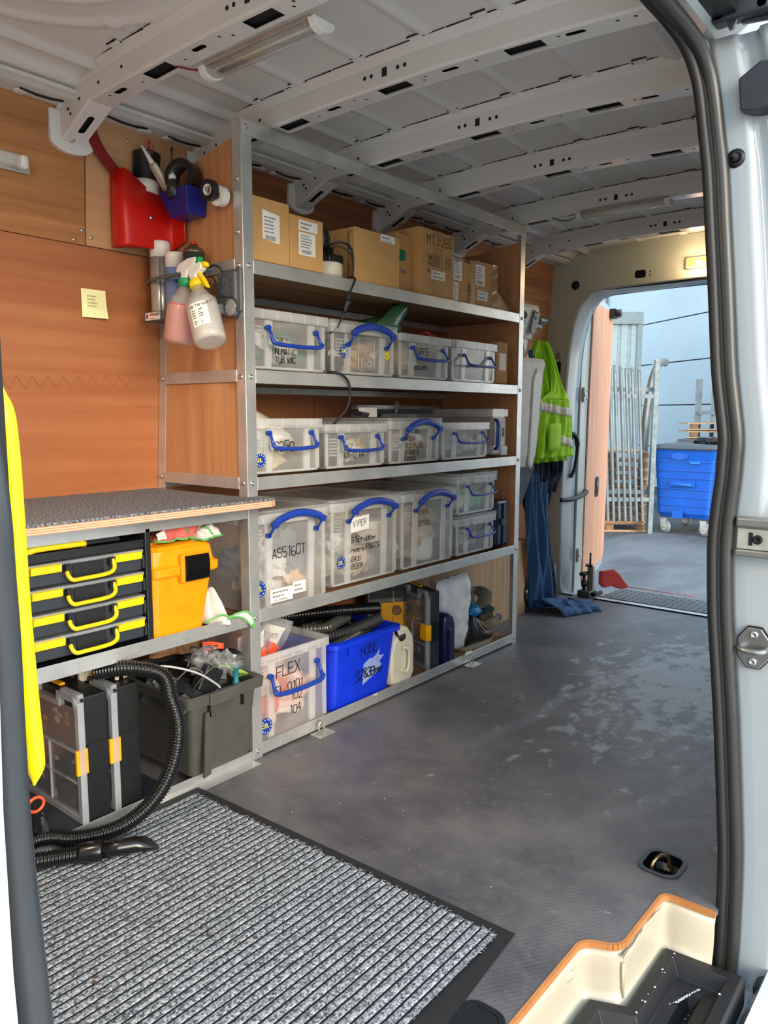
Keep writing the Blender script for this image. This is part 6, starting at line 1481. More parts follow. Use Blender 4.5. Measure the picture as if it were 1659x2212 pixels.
# yellow handle at the very left
mb = MB(); mb.smooth = True; pth = spline([(-1.318, -1.299, 1.124), (-1.3155, -1.299, 1.112), (-1.3135, -1.299, 1.098), (-1.312, -1.299, 1.068), (-1.3115, -1.299, 1.03), (-1.311, -1.299, .975), (-1.309, -1.299, .91), (-1.3075, -1.299, .875), (-1.3075, -1.299, .858), (-1.309, -1.299, .847)], 4)
mb.tube(pth, [.001 + .0052 * smooth01(i / 9) * smooth01((len(pth) - 1 - i) / 5) for i in range(len(pth))], 12)
mb.build('grab_rail', mat('#fbe008', .35), None, label='yellow curved rail at the left edge inside the front door seal', category='rail')
mb = MB(); mb.blob((-.685, .02, .065), (.02, .03, .05), 4, .3, 8); mb.build('black_bottle', M['black'], None, label='small black bottle at the far left under the bench', category='bottle')
mb = MB(); mb.tube([(-.705 + .02 * math.cos(R(a)), -.01, .145 + .018 * math.sin(R(a))) for a in range(0, 360, 24)], .004, 8, closed=True); mb.build('orange_ring', mat('#e2532a', .4), None, label='small orange ring hanging over the black bottle at the far left', category='ring')

# ---------------------------------------------------------------- mat on the floor
t = thing('entrance_mat', 'grey ribbed entrance mat with a black rubber border', 'mat', (-.8, -.5, 0))
mb = MB(); mb.prism([(-1.42, -.012), (-.225, -.012), (-.195, -1.062), (-.54, -1.062), (-.56, -1.155), (-1.42, -1.155)], 'z', .0005, .0035) if 0 else mb.prism([(-1.42, -.012), (-.226, -.012), (-.198, -1.062), (-.56, -1.095), (-1.42, -1.095)], 'z', .0005, .0035)
mb.build('rubber_border', M['rubber'], t)
cm = carpet('grey_loop_pile', '#4a5157', '#c9cfd4', 150)
mb = MB(); n = 64
ya, yb = -.045, -1.045
nr = 52
def xr_(y): return lerp(-.262, -.232, (y + .04) / -1.0)
mb.smooth = True; rnd = random.Random(8)
rows = []
for k in range(nr):
    y0 = lerp(-.045, -1.15, k / nr); y1 = lerp(-.045, -1.15, (k + 1) / nr); w = y0 - y1
    for f, h in ((.0, .0037), (.05, .0078), (.15, .0088), (.72, .0088), (.86, .0080), (.93, .0037)): rows.append((y0 - w * f, h))
seg = 30
ids = []
for y, h in rows:
    xm = xr_(y) + .006 * noise.noise(V((y * 60, 0, 0)))
    lim = -.225 + 0
    # near edge of the mat runs a little obliquely
    ids.append([mb.addv((lerp(-1.40, xm, s / seg), y if y > -1.03 - .0 or True else y, h + .0012 * noise.noise(V((s * 1.3, y * 30, 0))))) for s in range(seg + 1)])
for a, b_ in zip(ids[:-1], ids[1:]):
    for s in range(seg):
        ym = mb.v[a[s]][1]; xm = mb.v[a[s]][0]
        if ym < -1.03: continue
        mb.cur = 1 if abs(mb.v[a[s]][1] - mb.v[b_[s]][1]) < .0016 or mb.v[a[s]][2] < .0055 else 0
        mb.face((a[s], b_[s], b_[s + 1], a[s + 1]))
mb.build('ribbed_pile', [cm, mat('#15181b', .9)], t, fix=False)
mb = MB()
for k in range(500):
    u = rnd.random(); 
    if rnd.random() < .5: p = V((xr_(lerp(-.05, -1.03, u)), lerp(-.05, -1.03, u), .006))
    else: xq = lerp(-1.3, -.235, u); p = V((xq, -1.032, .006))
    q = p + V((rnd.uniform(-.004, .012), rnd.uniform(-.010, .006), rnd.uniform(-.002, .004))); mb.tube([p, (p + q) / 2 + V((0, 0, .003)), q], .0005, 3)
mb.build('frayed_edge', mat('#8f9497', .8), t, kind='stuff')
mb = MB()
for k in range(14): mb.blob((rnd.uniform(-1.0, -.3), rnd.uniform(-.9, -.2), .0095), (.005, .004, .0012), k, .8, 4)
mb.build('dirt_specks', mat('#5a4034', .8), t, kind='stuff')
mb = MB()
for k in range(46):
    r = rnd.uniform(.0008, .002); mb.blob((rnd.uniform(-.15, 1.6), rnd.uniform(-1.1, -.1), .0012), (r, r * .7, .0008), k, .6, 4)
o = mb.build('floor_crumbs', M['paper'], None, kind='stuff', label='white crumbs and specks scattered on the dark floor', category='crumbs')

# ---------------------------------------------------------------- things on the plywood wall and the rack end panel
t = thing('red_pouch', 'bright red plastic holder screwed in the corner, with a dark red strap', 'holder', (-.09, .37, 1.7))
mb = MB(); mb.smooth = True
plan = [(-.180, .395), (-.184, .362), (-.178, .340), (-.164, .330), (-.105, .328), (-.050, .328), (-.022, .326), (-.012, .318), (-.010, .28), (-.010, .262)]
tops = [1.828, 1.828, 1.827, 1.826, 1.790, 1.768, 1.764, 1.764, 1.766, 1.768]
bots = [1.605, 1.604, 1.604, 1.605, 1.607, 1.609, 1.610, 1.613, 1.628, 1.632]
def sm(tab, n=6):
    s = spline([(a[0], a[1], 0) for a in tab], n); return [(p.x, p.y) for p in s]
P3 = spline([(x, y, z) for (x, y), z in zip(plan, tops)], 5); B3 = spline([(x, y, z) for (x, y), z in zip(plan, bots)], 5)
mb.loft([B3, [b.lerp(a, .03) + V((0, -.003, 0)) for a, b in zip(P3, B3)], [b.lerp(a, .5) for a, b in zip(P3, B3)], P3], False, False)
mb.build('body', M['red'], t, solid=.005)
mb = MB(); mb.face([mb.addv(tuple(p + V((0, 0, .001)))) for p in B3] + [mb.addv((-.011, .36, 1.63)), mb.addv((-.17, .39, 1.606))]); mb.build('base', M['red'], t, solid=.003)
mb = MB(); mb.lathe([(.007, 0), (.006, .003), (.0005, .003)], (-.088, .324, 1.70), (0, -1, 0), 12); mb.build('screw', M['bolt'], t)
mb = MB(); c = spline([(-.255, .375, 1.945), (-.238, .372, 1.895), (-.212, .368, 1.855), (-.182, .364, 1.825), (-.165, .362, 1.80)], 6)
mb.loft([[p + V((-.016, 0, -.010)), p + V((.016, 0, .010)), p + V((.016, .003, .010)), p + V((-.016, .003, -.010))] for p in c]); mb.build('strap', M['darkred'], t)
t = thing('grease_tin', 'black tin with a red spout stuck in the red holder', 'tin', (-.075, .365, 1.75))
ax = V((.08, 0, 1)).normalized(); q0 = V((-.081, .360, 1.775))
mb = MB(); mb.lathe([(.040, 0), (.040, .038)], q0, ax, 24); mb.build('label_band', M['wash'], t)
mb = MB(); mb.lathe([(.0405, .038), (.0405, .117), (.042, .118), (.042, .123), (.038, .123), (.036, .119), (.001, .119)], q0, ax, 24); mb.build('can', M['black'], t)
mb = MB(); e = q0 + ax * .121; mb.lathe([(.010, 0), (.009, .012), (.003, .016), (.002, .045)], e + V((.0, -.01, 0)), ax, 10); mb.tube([e + V((.004 + .014 * math.cos(R(a)), -.01, .024 + .014 * math.sin(R(a)))) for a in range(-70, 130, 20)], .0015, 6); mb.build('spout', M['red'], t)
t = thing('sealant_tube', 'squeezed white sealant tube leaning between the red holder and the blue bin', 'tube', (-.06, .32, 1.8))
a = V((-.130, .300, 1.897)); b = V((-.040, .285, 1.770)); d = (b - a)
mb = MB(); mb.tube([a, a + d * .33, a + d * .35], [.003, .008, .010], 10); mb.build('tip', M['whitep'], t)
mb = MB(); mb.smooth = True; mb.tube([a + d * k for k in (.35, .37, .42, .6, .8, 1.05)], [.010, .016, .018, .019, .021, .024], 16, flat=.6); crumple(mb, .003, 60); mb.build('tube', mat('#c9c3b0', .35, .3, bump=.8, bs=60), t)
# blue pick bin
t = thing('blue_pick_bin', 'dark blue plastic bin screwed to the rack end panel holding tapes', 'bin', (-.05, .22, 1.73))
mb = MB(); lo = [(-.066, .168), (-.002, .168), (-.002, .262), (-.062, .262)]; hi = [(-.078, .158), (-.001, .158), (-.001, .298), (-.076, .298)]
mb.loft([[(x, y, 1.693) for x, y in lo], [(x, y, 1.772) for x, y in hi], [(x * .93 - .002, lerp(.228, y, .93), 1.772) for x, y in hi], [(x * .93 - .002, lerp(.215, y, .93), 1.698) for x, y in lo]]); mb.build('body', mat('#16237c', .28), t, bevel=.003)
def roll(name, c, ax, r, w, rin, m, lab, m2=None, group=None):
    t = thing(name, lab, 'tape', c, group); mb = MB(); mb.lathe([(r, -w / 2), (r, w / 2), (rin, w / 2), (rin, -w / 2), (r, -w / 2)], c, ax, 28, False); mb.build('roll', m, t, bevel=.001)
    mb = MB(); mb.lathe([(rin, -w / 2 - .0005), (rin, w / 2 + .0005), (rin - .003, w / 2), (rin - .003, -w / 2), (rin, -w / 2 - .0005)], c, ax, 28, False); mb.build('core', m2 or M['card'], t)
roll('tape_roll', (-.046, .212, 1.805), (1, .35, 0), .052, .048, .034, mat('#111210', .3), 'wide black duct tape roll standing in the blue bin', M['slate'])
roll('tape_roll', (-.050, .085, 1.748), (1, .1, .05), .030, .019, .016, M['black'], 'small black electrical tape roll hung on a screw beside the rack post', M['whitep'])
roll('tape_roll', (-.024, .070, 1.734), (1, .1, .05), .029, .026, .015, M['whitep'], 'small white electrical tape roll behind the black one on the screw', M['whitep'])
mb = MB(); mb.lathe([(.006, 0), (.006, .003), (.002, .004), (.002, .05)], (-.062, .087, 1.75), (1, 0, 0), 10); mb.build('hook_screw', M['bolt'], None, label='steel screw holding the two electrical tape rolls', category='screw')
t = thing('adhesive_bottle', 'small clear and black adhesive bottle with a white nozzle in the blue bin', 'bottle', (-.05, .24, 1.77))
mb = MB(); mb.lathe([(.020, 0), (.020, .042), (.012, .055)], (-.07, .228, 1.745), (0, .12, 1), 16); mb.build('bottle', mat('#2a2c2c', .25), t)
mb = MB(); mb.lathe([(.012, .052), (.011, .068), (.007, .070), (.0055, .105), (.004, .106)], (-.07, .228, 1.745), (0, .12, 1), 14); mb.build('nozzle', M['whitep'], t)
mb = MB(); mb.cyl((-.05, .262, 1.80), (-.05, .262, 1.895), .0018, 6); mb.lathe([(.004, 0), (.006, .004), (.004, .010)], (-.05, .262, 1.893), (0, 0, 1), 8); mb.build('brush_wand', M['black'], None, label='thin black stick with a small head behind the adhesive bottle', category='stick')
# aerosol holder
t = thing('aerosol_rack', 'dark grey plastic aerosol rack on the rack end panel, with a small white logo sticker', 'holder', (-.05, .14, 1.4))
mb = MB()
mb.prism([(-.095, .372), (-.088, .385), (-.004, .385), (-.004, .02), (-.08, .02), (-.095, .04)], 'z', 1.388, 1.416); mb.build('tray', M['midgrey'], t, bevel=.004)
mb = MB(); mb.prism([(-.062, .40), (-.098, .33), (-.102, .20), (-.098, .09), (-.080, .04), (-.074, .045), (-.090, .09), (-.094, .20), (-.090, .325), (-.055, .392)], 'z', 1.508, 1.519); mb.build('front_band', M['midgrey'], t, bevel=.002)
mb = MB(); mb.box(-.014, -.002, -.0, .09, 1.40, 1.525); mb.box(-.03, -.014, .005, .085, 1.41, 1.515); mb.build('back_plate', M['midgrey'], t, bevel=.005)
mb = MB(); mb.box(-.0958, -.0952, .285, .362, 1.390, 1.413); s_ = mb.build('logo_sticker', M['paper'], t)
mb = MB(); write(mb, 'AMBER', (-.0962, .338, 1.402), (0, -1, 0), UZ, .008, .0006, 0); mb.M = Matrix.Identity(4)
mb.build('logo_print', M['red'], s_)
mb = MB(); write(mb, 'GRIP', (-.0962, .308, 1.402), (0, -1, 0), UZ, .008, .0006, 0); lines(mb, (-.0960, .338, 1.3925), (0, -1, 0), UZ, .05, .004, 1, 3); mb.build('logo_print', M['ink'], s_)
mb = MB(); mb.blob((-.0962, .352, 1.402), (.0006, .006, .008), 2, .2, 6); mb.build('logo_mark', M['red'], s_)
def can(y, x, z0, zc, zt, r, mbody, lab, kind='cap', stripe=None):
    t = thing('aerosol_can', lab, 'can', (x, y, z0))
    mb = MB(); mb.lathe([(r * .96, 0), (r, .004), (r, zc - z0)], (x, y, z0), (0, 0, 1), 24); mb.build('can', mbody, t)
    if kind == 'cap':
        mb = MB(); mb.lathe([(r * .98, zc - z0 + .0005), (r * .98, zt - z0 - .006), (r * .9, zt - z0), (.001, zt - z0)], (x, y, z0), (0, 0, 1), 24); mb.build('cap', M['whitep'], t)
    else:
        mb = MB(); mb.lathe([(r, zc - z0), (r * 1.03, zc - z0 + .003), (r * .8, zc - z0 + .014), (r * .42, zc - z0 + .020), (r * .42, zc - z0 + .026)], (x, y, z0), (0, 0, 1), 24); mb.build('dome', mat('#8d7a66', .25, .9), t)
        mb = MB(); mb.lathe([(r * .30, zc - z0 + .026), (r * .26, zt - z0), (.001, zt - z0)], (x, y, z0), (0, 0, 1), 14); mb.build('nozzle', M['red'], t)
    if stripe:
        mb = MB(); c0 = V((x, y, 0)); dv = (V((-1.54, -1.8, 0)) - c0).normalized(); sv = V((-dv.y, dv.x, 0))
        for o_, w, z_a, z_b in stripe:
            p = [c0 + (dv * math.cos(q) + sv * math.sin(q)) * (r + .0005) for q in (o_, o_ + w / 2, o_ + w)]
            for a_, b_ in zip(p[:-1], p[1:]): mb.poly([(a_.x, a_.y, z_a), (b_.x, b_.y, z_a), (b_.x, b_.y, z_b), (a_.x, a_.y, z_b)])
        mb.build('can_print', M['slate'], t)
can(.335, -.052, 1.417, 1.585, 1.635, .0325, mat('#b9b4ac', .3, .5), 'tall silver aerosol can with a white cap, leftmost in the rack', 'cap', ((-.15, .14, 1.42, 1.58), (.5, .5, 1.44, 1.50)))
can(.262, -.050, 1.417, 1.545, 1.592, .031, mat('#6f86b8', .35), 'blue aerosol can with a white cap, second in the rack', 'cap', ((-.2, .5, 1.46, 1.47), (-.1, .3, 1.50, 1.51), (-.5, .12, 1.43, 1.445)))
can(.165, -.052, 1.417, 1.578, 1.612, .033, mat('#2e3a34', .4), 'dark aerosol can with a red nozzle behind the spray bottles', 'noz')
# spray bottles hung by their triggers on the band
def sprayer(base, top, r, fluid, ring_m, trig_m, lab, level, fluidcol, seed):
    t = thing('spray_bottle', lab, 'bottle', tuple(base)); base = V(base); top = V(top); ax = (top - base).normalized(); L = (top - base).length
    q = V((0, 0, 1)).rotation_difference(ax).to_matrix()
    mb = MB(); mb.lathe([(r * .80, 0), (r * .95, .004), (r, .012), (r * 1.0, .022), (r * .985, .024), (r * 1.0, .028), (r, L * .55), (r * .97, L * .62), (r * .70, L * .76), (r * .42, L * .88), (r * .30, L * .95), (r * .30, L)], base, ax, 28)
    mb.build('bottle', clear_plastic('bottle_' + fluidcol, '#f4f1ea', .3), t)
    mb = MB(); n_ = [(r * .76, .003), (r * .94, .012), (r * .955, .024), (r * .955, level * .8)]; mb.lathe(n_ + [(r * .962, level), (.001, level)], base, ax, 28); mb.build('liquid', clear_plastic('liquid_' + fluidcol, '#' + fluidcol, fluid), t)
    mb = MB(); mb.lathe([(r * .42, L - .012), (r * .44, L - .010), (r * .44, L + .006), (r * .40, L + .010)], base, ax, 20)
    for k in range(20):
        a = R(18 * k); c = base + q @ V((r * .44 * math.cos(a), r * .44 * math.sin(a), L - .002)); mb.cyl(c - ax * .008, c + ax * .008, .0012, 5)
    mb.build('collar', ring_m, t)
    # trigger head pointing toward -y and up
    f = V((0, -1, .12)).normalized(); s_ = f.cross(ax).normalized(); T = base + ax * (L + .008)
    def pt(a, b_, c_): return T + f * a + ax * b_ + s_ * c_
    def pl(mb, pts, w): mb.loft([[pt(a, b_, -w) for a, b_ in pts], [pt(a, b_, w) for a, b_ in pts]])
    mb = MB(); pl(mb, [(-.013, 0), (.013, 0), (.014, .018), (.045, .030), (.050, .042), (.045, .052), (.010, .056), (-.030, .050), (-.042, .038), (-.040, .026), (-.016, .022)], .011); mb.build('spray_head', M['whitep'], t, bevel=.004)
    mb = MB(); pl(mb, [(.046, .032), (.062, .034), (.064, .048), (.046, .050)], .008); pl(mb, [(.016, .022), (.026, .026), (.040, .0), (.048, -.030), (.042, -.032), (.030, -.006)], .006); mb.build('trigger', trig_m, t, bevel=.002)
    return t, base, ax, L, r
green_ = mat('#16995a', .4)
sprayer((-.135, .140, 1.305), (-.130, .104, 1.478), .045, .9, green_, green_, 'spray bottle of pink liquid with a green collar hung on the aerosol rack', .115, 'f08d84', 1)
tt = sprayer((-.150, -.030, 1.296), (-.130, .052, 1.468), .046, .65, M['yellow'], M['yellow'], 'spray bottle of clear liquid with a yellow collar and a white printed label', .13, 'f0eee8', 2)
# printed label on the second bottle
t, base, ax, L, r = tt
dv = (V((-1.54, -1.8, 1.3)) - base); dv = (dv - ax * dv.dot(ax)).normalized(); sv = dv.cross(ax) * -1
sv = ax.cross(dv)
def lp(a, h, o=.0006): return base + (dv * math.cos(a) + sv * math.sin(a)) * (r + o) + ax * h
mb = MB(); mb.grid(lambda u, v: tuple(lp(lerp(-.85, .28, u), lerp(.035, .108, v))), 8, 3); s_ = mb.build('paper_label', M['paper'], t, solid=.0004)
mb = MB(); ro = lp(-.30, .072, .0012); ud = (lp(-.29, .07) - lp(-.31, .07)).normalized()
def wl(s, a, h, sz, wt):
    o = lp(a, h, .0018); u = (lp(a + .3, h) - lp(a, h)).normalized(); write(mb, s, o, u, ax, sz, wt, 0, 1.2)
wl('tersano', -.46, .094, .011, .0005)
mb.prism(circ(0, 0, 1, 3), 'x', 0, .0) if 0 else None
for k, (a, h, w, hh, rows) in enumerate(((-.72, .060, .042, .028, 4), (-.70, .040, .042, .014, 3))):
    o = lp(a, h, .0022); u = (lp(a + .6, h) - lp(a, h)).normalized(); lines(mb, o, u, ax, w, hh, rows, k)
o = lp(-.66, .097, .0012); u = (lp(-.5, .097) - lp(-.66, .097)).normalized(); mb.tube([o + u * (.005 * math.cos(R(q))) + ax * (.005 * math.sin(R(q))) for q in range(0, 360, 30)], .0008, 4, closed=True); mb.blob(o, (.002, .002, .002), 1, 0, 4)
mb.build('print', M['ink'], s_)
# goggles
t = thing('safety_glasses', 'clear safety glasses with grey arms hanging beside the rack post', 'glasses', (-.05, .03, 1.45))
mb = MB(); mb.tube(spline([(-.06, .085, 1.524), (-.07, .05, 1.528), (-.07, .02, 1.515), (-.07, .005, 1.48), (-.07, .015, 1.45), (-.06, .0, 1.435), (-.06, -.03, 1.425), (-.055, -.04, 1.395), (-.05, -.025, 1.372)], 6), .003, 8); mb.tube(spline([(-.06, .07, 1.50), (-.06, .045, 1.47), (-.06, .03, 1.44), (-.06, .0, 1.435)], 5), .003, 8); mb.tube(spline([(-.06, .06, 1.49), (-.06, .03, 1.43), (-.06, .015, 1.40)], 4), .003, 8); mb.build('frame', M['slate'], t)
mb = MB(); mb.smooth = True; mb.blob((-.06, -.01, 1.405), (.006, .024, .026), 1, .1, 8); mb.build('lens', M['film'], t)
# wall light at the far left
t = thing('wall_lamp', 'short white strip lamp on a metal plate high at the left edge', 'lamp', (-.5, .38, 1.8))
mb = MB(); mb.box(-.62, -.435, .385, .389, 1.758, 1.800); mb.build('plate', M['zinc'], t)
mb = MB(); mb.box(-.62, -.455, .355, .3845, 1.765, 1.798); mb.build('diffuser', M['clear2'], t, bevel=.008)
mb = MB(); mb.box(-.474, -.452, .350, .384, 1.762, 1.798); mb.build('end_cap', M['whitep'], t, bevel=.008)

# ---------------------------------------------------------------- strip lamps on the ceiling
def strip(x, y0, y1, z, lab, w=.05, on=0):
    t = thing('strip_lamp', lab, 'lamp', (x, (y0 + y1) / 2, z))
    mb = MB(); mb.box(x - w / 2, x + w / 2, y0 + .02, y1 - .02, z - .012, z - .0005); mb.build('housing', mat('#a39488', .4), t, bevel=.002)
    mb = MB(); mb.smooth = True
    mb.loft([[(x + w * .46 * math.cos(a), y, z - .012 - .020 * math.sin(a)) for a in [math.pi * k / 10 for k in range(11)]] for y in (y0 + .02, y1 - .02)]); mb.build('diffuser', M['clear'], t)
    mb = MB(); n_ = int((y1 - y0) / .012)
    for k in range(n_): yy = y0 + .03 + k * .012; mb.box(x - .005, x + .003, yy, yy + .006, z - .0145, z - .0122)
    mb.build('diodes', mat('#f2e6c0', .4), t)
    for ya, yb in ((y0, y0 + .022), (y1 - .022, y1)):
        mb = MB(); mb.smooth = False
        mb.loft([[(x + w * .56 * math.cos(a), y, z - .010 - .026 * math.sin(a)) for a in [math.pi * k / 8 for k in range(9)]] for y in (ya, yb)]); mb.build('end_cap', M['whitep'], t, bevel=.002)
    return t
strip(-.235, -.56, -.155, ribz(-.3) + .0, 'large unlit strip lamp on the nearest roof rib', .06)
strip(1.655, -.66, -.26, ribz(-.4) + .0, 'small strip lamp on a far roof rib near the rear doorway', .05)
mb = MB(); mb.tube(spline([(-.30, -.10, 1.960), (-.28, -.125, 1.952), (-.25, -.15, 1.95), (-.235, -.165, 1.95)], 5), .0025, 6); mb.build('lamp_cable', M['darkred'], None, label='short dark red cable feeding the large strip lamp', category='cable')
mb = MB(); mb.tube(spline([(1.65, -.14, 1.958), (1.66, -.18, 1.942), (1.655, -.22, 1.938), (1.655, -.262, 1.95)], 5), .0022, 6); mb.build('lamp_cable', M['black'], None, label='short black cable feeding the far small strip lamp', category='cable')

# ---------------------------------------------------------------- behind the rack: machine, vest, overalls
t = thing('upright_machine', 'pale grey upright floor scrubber with teal and silver details behind the rack post', 'scrubber', (1.95, .15, .42))
yc_ = .16
def oct_(x0, x1, d, z, r=.03): return [(x, y, z) for x, y in rrect(x1 - x0, d, min(r, (x1 - x0) / 2.2, d / 2.2), 4, (x0 + x1) / 2, yc_)]
mb = MB(); mb.smooth = False
mb.loft([oct_(1.80, 1.90, .08, .66), oct_(1.79, 1.96, .13, .78), oct_(1.79, 2.0, .15, .90), oct_(1.785, 2.03, .15, 1.10), oct_(1.78, 2.055, .15, 1.30), oct_(1.78, 2.075, .15, 1.355), oct_(1.785, 2.07, .13, 1.378)]); mb.build('tank', M['machine'], t, bevel=.004)
mb = MB(); mb.loft([[(x, .078, z) for x, z in [(1.90, .86), (1.93, .84), (1.96, .92), (2.0, 1.25), (2.0, 1.30), (1.96, 1.315), (1.93, 1.27)]], [(x, .083, z) for x, z in [(1.89, .85), (1.93, .82), (1.97, .91), (2.01, 1.25), (2.01, 1.31), (1.96, 1.33), (1.92, 1.28)]]]); mb.build('tank_panel', mat('#d4d0c8', .3), t)
mb = MB(); mb.loft([oct_(1.79, 1.85, .08, .55), oct_(1.785, 1.91, .11, .66), oct_(1.785, 1.975, .14, .80), oct_(1.785, 1.99, .155, .84)]); mb.build('tank_base', M['slate'], t, bevel=.003)
mb = MB(); mb.loft([oct_(1.83, 1.985, .08, 1.47), oct_(1.80, 2.025, .10, 1.56), oct_(1.79, 2.035, .11, 1.62), oct_(1.80, 2.03, .10, 1.640)]); mb.build('control_head', M['machine'], t, bevel=.004)
mb = MB(); mb.loft([[(x, .0985, z) for x, z in [(1.92, 1.50), (1.945, 1.49), (1.99, 1.54), (2.01, 1.60), (1.95, 1.615)]], [(x, .105, z) for x, z in [(1.92, 1.50), (1.945, 1.49), (1.99, 1.54), (2.01, 1.60), (1.95, 1.615)]]]); mb.tube([(1.965 + .018 * math.cos(R(q)), .097, 1.588 + .018 * math.sin(R(q))) for q in range(40, 340, 20)], .003, 6); mb.build('badge_panel', M['grey'], t)
mb = MB(); mb.cyl((1.80, .115, 1.565), (1.78, .06, 1.57), .02, 14); mb.cyl((2.02, .15, 1.575), (2.10, .12, 1.575), .022, 16); mb.build('grip', mat('#6d7478', .3, .5), t)
mb = MB(); mb.box(2.02, 2.075, .12, .16, 1.535, 1.552); mb.box(1.79, 1.81, .07, .11, 1.53, 1.55); mb.cyl((1.835, .12, 1.38), (1.835, .12, 1.42), .028, 14); mb.cyl((1.97, .12, 1.38), (1.965, .12, 1.42), .014, 14); mb.build('teal_trim', M['teal'], t)
mb = MB(); mb.cyl((1.835, .12, 1.42), (1.84, .12, 1.48), .027, 16); mb.build('bronze_tube', mat('#b39a78', .3, .7), t)
mb = MB(); mb.loft([oct_(1.885, 1.955, .05, 1.38), oct_(1.88, 1.97, .06, 1.475)]); mb.build('neck', M['whitep'], t, bevel=.003)
mb = MB(); mb.box(1.88, 1.93, .14, .17, 1.6395, 1.652); mb.build('button', M['black'], t)
mb = MB(); mb.tube([(1.85, .30, .47), (1.84, .24, .53), (1.83, .17, .58)], .03, 14); mb.build('stem', M['slate'], t)
mb = MB(); mb.box(1.72, 2.08, .255, .44, .417, .48); mb.build('brush_deck', M['slate'], t, bevel=.01)
# hi-vis vest: folded sheet hung from a hook
def sheet(name, rows, m, parent, y0, nf=5, amp=.02, seed=0, ang=0, solid=.003, thick=0, n=40):
    """rows: (z, xleft, xright); hanging cloth with vertical folds"""
    mb = MB(); mb.smooth = True
    def f(u, v):
        z = lerp(rows[0][0], rows[-1][0], v); xl = interp([(-r[0], r[1]) for r in rows], -z); xr = interp([(-r[0], r[2]) for r in rows], -z)
        fold = math.sin(u * nf * 6.28 + seed + 1.2 * math.sin(v * 3 + seed)) * amp * (.4 + .6 * v) + .5 * amp * math.sin(u * nf * 14 + v * 6 + seed)
        x = lerp(xl, xr, u) + .006 * math.sin(v * 9 + u * 5); return (x, y0 + fold + ang * (x - xl), z)
    mb.grid(f, n, 28); return mb.build(name, m, parent, solid=solid), f
t = thing('hi_vis_vest', 'lime yellow high visibility vest with pale reflective bands hanging behind the scrubber', 'vest', (2.45, .2, 1.5))
rows = [(1.49, 2.235, 2.26), (1.46, 2.19, 2.33), (1.40, 2.17, 2.375), (1.30, 2.16, 2.45), (1.20, 2.15, 2.615), (1.10, 2.14, 2.63), (1.0, 2.14, 2.645), (.90, 2.13, 2.67), (.865, 2.12, 2.685), (.82, 2.50, 2.69)]
_, f1 = sheet('back_panel', [(1.49, 2.20, 2.30), (1.42, 2.15, 2.36), (1.30, 2.14, 2.40), (1.18, 2.14, 2.48), (1.0, 2.14, 2.54), (.865, 2.12, 2.57), (.835, 2.14, 2.59)], M['hivis'], t, .215, 4, .016, 1)
_, f2 = sheet('front_panel', [(1.485, 2.235, 2.275), (1.40, 2.295, 2.35), (1.30, 2.335, 2.42), (1.22, 2.32, 2.50), (1.205, 2.28, 2.52), (1.18, 2.22, 2.53)], mat('#a6de12', .75), t, .185, 2, .008, 2)
_, f3 = sheet('lower_panel', [(1.18, 2.14, 2.53), (1.03, 2.16, 2.56), (.90, 2.15, 2.58), (.862, 2.14, 2.59)], M['hivis'], t, .168, 3, .015, 3.3)
def band(fn, z0, z1, tilt, u0=0, u1=1, ztop=1.18, zbot=.862):
    mb = MB(); mb.smooth = True
    def g(u, v):
        z = lerp(z0, z1, v) - tilt * u; p = fn(lerp(u0, u1, u), (ztop - z) / (ztop - zbot)); return (p[0], p[1] - .005, p[2])
    mb.grid(g, 36, 3); mb.build('reflective_band', M['reflect'], t, solid=.002)
band(f3, 1.118, 1.166, .035); band(f3, .958, 1.004, .05, .35, 1)
mb = MB(); mb.smooth = True; mb.grid(lambda u, v: (2.22 + .14 * u, .142 - .008 * math.sin(u * 3), lerp(.90, 1.05, v)), 6, 4); mb.build('pocket', M['hivis'], t, solid=.003)
t = thing('work_jacket', 'black navy work jacket hanging under the high visibility vest', 'jacket', (2.4, .22, .9))
sheet('body', [(1.36, 2.22, 2.34), (1.2, 2.2, 2.38), (.90, 2.17, 2.54), (.80, 2.17, 2.56), (.76, 2.17, 2.56), (.70, 2.18, 2.50), (.60, 2.20, 2.48), (.56, 2.24, 2.42)], M['navycloth'], t, .262, 4, .018, 5)
sheet('sleeve', [(.90, 2.44, 2.56), (.82, 2.46, 2.60), (.76, 2.48, 2.58), (.70, 2.40, 2.52), (.66, 2.38, 2.50)], M['navycloth'], t, .235, 2, .014, 2)
t = thing('overalls', 'blue work trousers hanging down with their legs trailing on the floor by the rear doorway', 'trousers', (2.4, .2, .0))
sheet('leg', [(.78, 2.14, 2.26), (.60, 2.14, 2.32), (.40, 2.16, 2.40), (.20, 2.20, 2.44), (.06, 2.21, 2.46), (.012, 2.22, 2.48)], M['cloth'], t, .215, 2, .022, 1)
sheet('leg', [(.72, 2.24, 2.46), (.50, 2.28, 2.46), (.30, 2.34, 2.47), (.10, 2.36, 2.50), (.03, 2.36, 2.54)], M['cloth'], t, .245, 2, .02, 4)
mb = MB(); mb.smooth = True
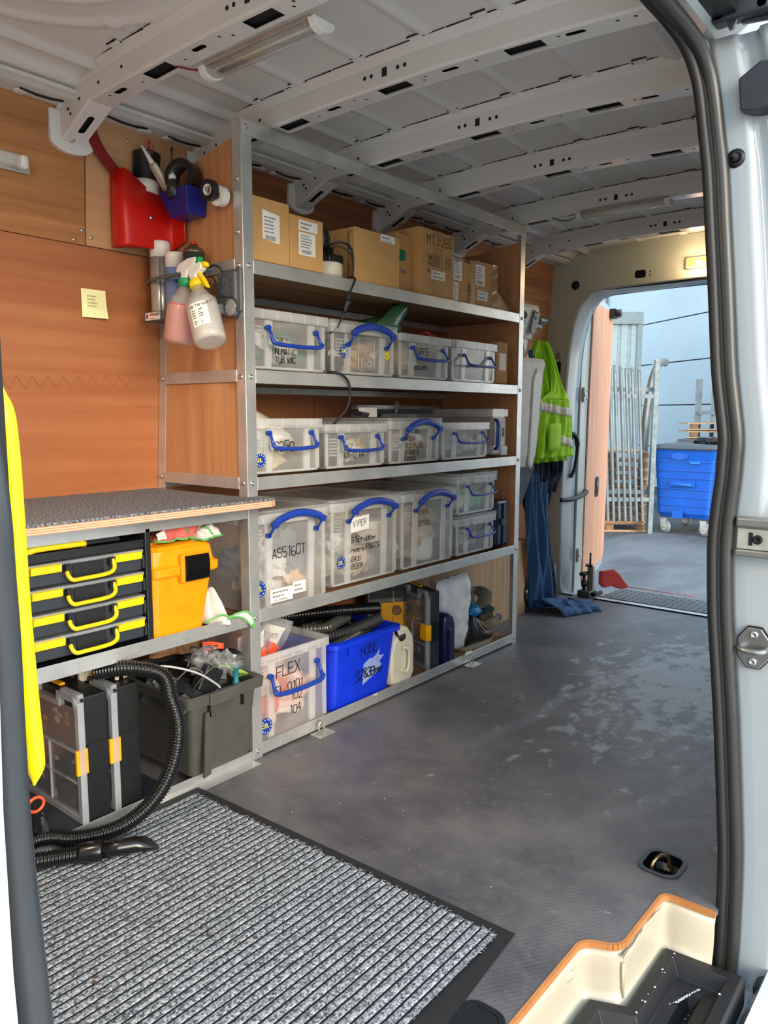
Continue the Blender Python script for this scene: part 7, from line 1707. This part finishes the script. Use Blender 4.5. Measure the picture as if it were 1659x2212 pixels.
def trail(u, v):
    x = lerp(2.24, 2.50, u); w = lerp(.15, .08, u); y = lerp(.18, .0, u) + (v - .5) * 2 * w
    h = .07 * math.sin(math.pi * v) ** .6 * (1 - .55 * u) * (1 + .35 * noise.noise(V((u * 6, v * 6, 2)))) + .012 * math.sin(v * 18 + u * 5) * math.sin(math.pi * v)
    return (x + .03 * noise.noise(V((u * 5, v * 4, 7))), y + .02 * noise.noise(V((u * 7, v * 3, 1))), max(.004, .004 + h))
mb.grid(trail, 34, 26); mb.build('cuff_on_floor', M['cloth'], t, solid=.003)
t = thing('trolley_wheel', 'black wheel of the trolley standing behind the trailing blue trousers', 'wheel', (2.58, .26, .1))
mb = MB(); mb.lathe([(.03, -.018), (.10, -.018), (.115, -.010), (.115, .010), (.10, .018), (.03, .018)], (2.56, .265, .118), (.6, -1, 0), 28); mb.build('tyre', M['black'], t)
mb = MB(); mb.lathe([(.02, -.022), (.07, -.020), (.07, .020), (.02, .022)], (2.56, .265, .118), (.6, -1, 0), 20); mb.build('hub', M['slate'], t)
t = thing('trolley_wheel', 'second black trolley wheel by the corner of the raw plywood box', 'wheel', (2.24, .2, .1))
mb = MB(); mb.lathe([(.03, -.018), (.09, -.018), (.103, -.010), (.103, .010), (.09, .018), (.03, .018)], (2.27, .30, .105), (.6, -1, 0), 28); mb.build('tyre', M['black'], t)
# red and white sticker on the wall
mb = MB(); zc = 1.40
yw = wy(zc) - .0085
mb.prism(circ(2.50, zc, .055, 24), 'y', yw - .0012, yw); pb = mb.build('warning_sticker', M['red'], None, label='round red and white prohibition sticker on the plywood above the vest', category='sticker')
mb = MB(); mb.prism([(2.50 + .042 * math.cos(R(a)), zc + .042 * math.sin(R(a))) for a in range(-30, 151, 15)], 'y', yw - .002, yw - .0013); mb.prism([(2.50 + .042 * math.cos(R(a)), zc + .042 * math.sin(R(a))) for a in range(165, 316, 15)], 'y', yw - .002, yw - .0013); mb.build('sticker_print', M['paper'], pb)

C_ = S.cycles if hasattr(S, 'cycles') else None
if C_:
    C_.use_denoising = True
    C_.max_bounces = 10; C_.diffuse_bounces = 5; C_.glossy_bounces = 4; C_.transparent_max_bounces = 24; C_.transmission_bounces = 4
    C_.sample_clamp_indirect = 6
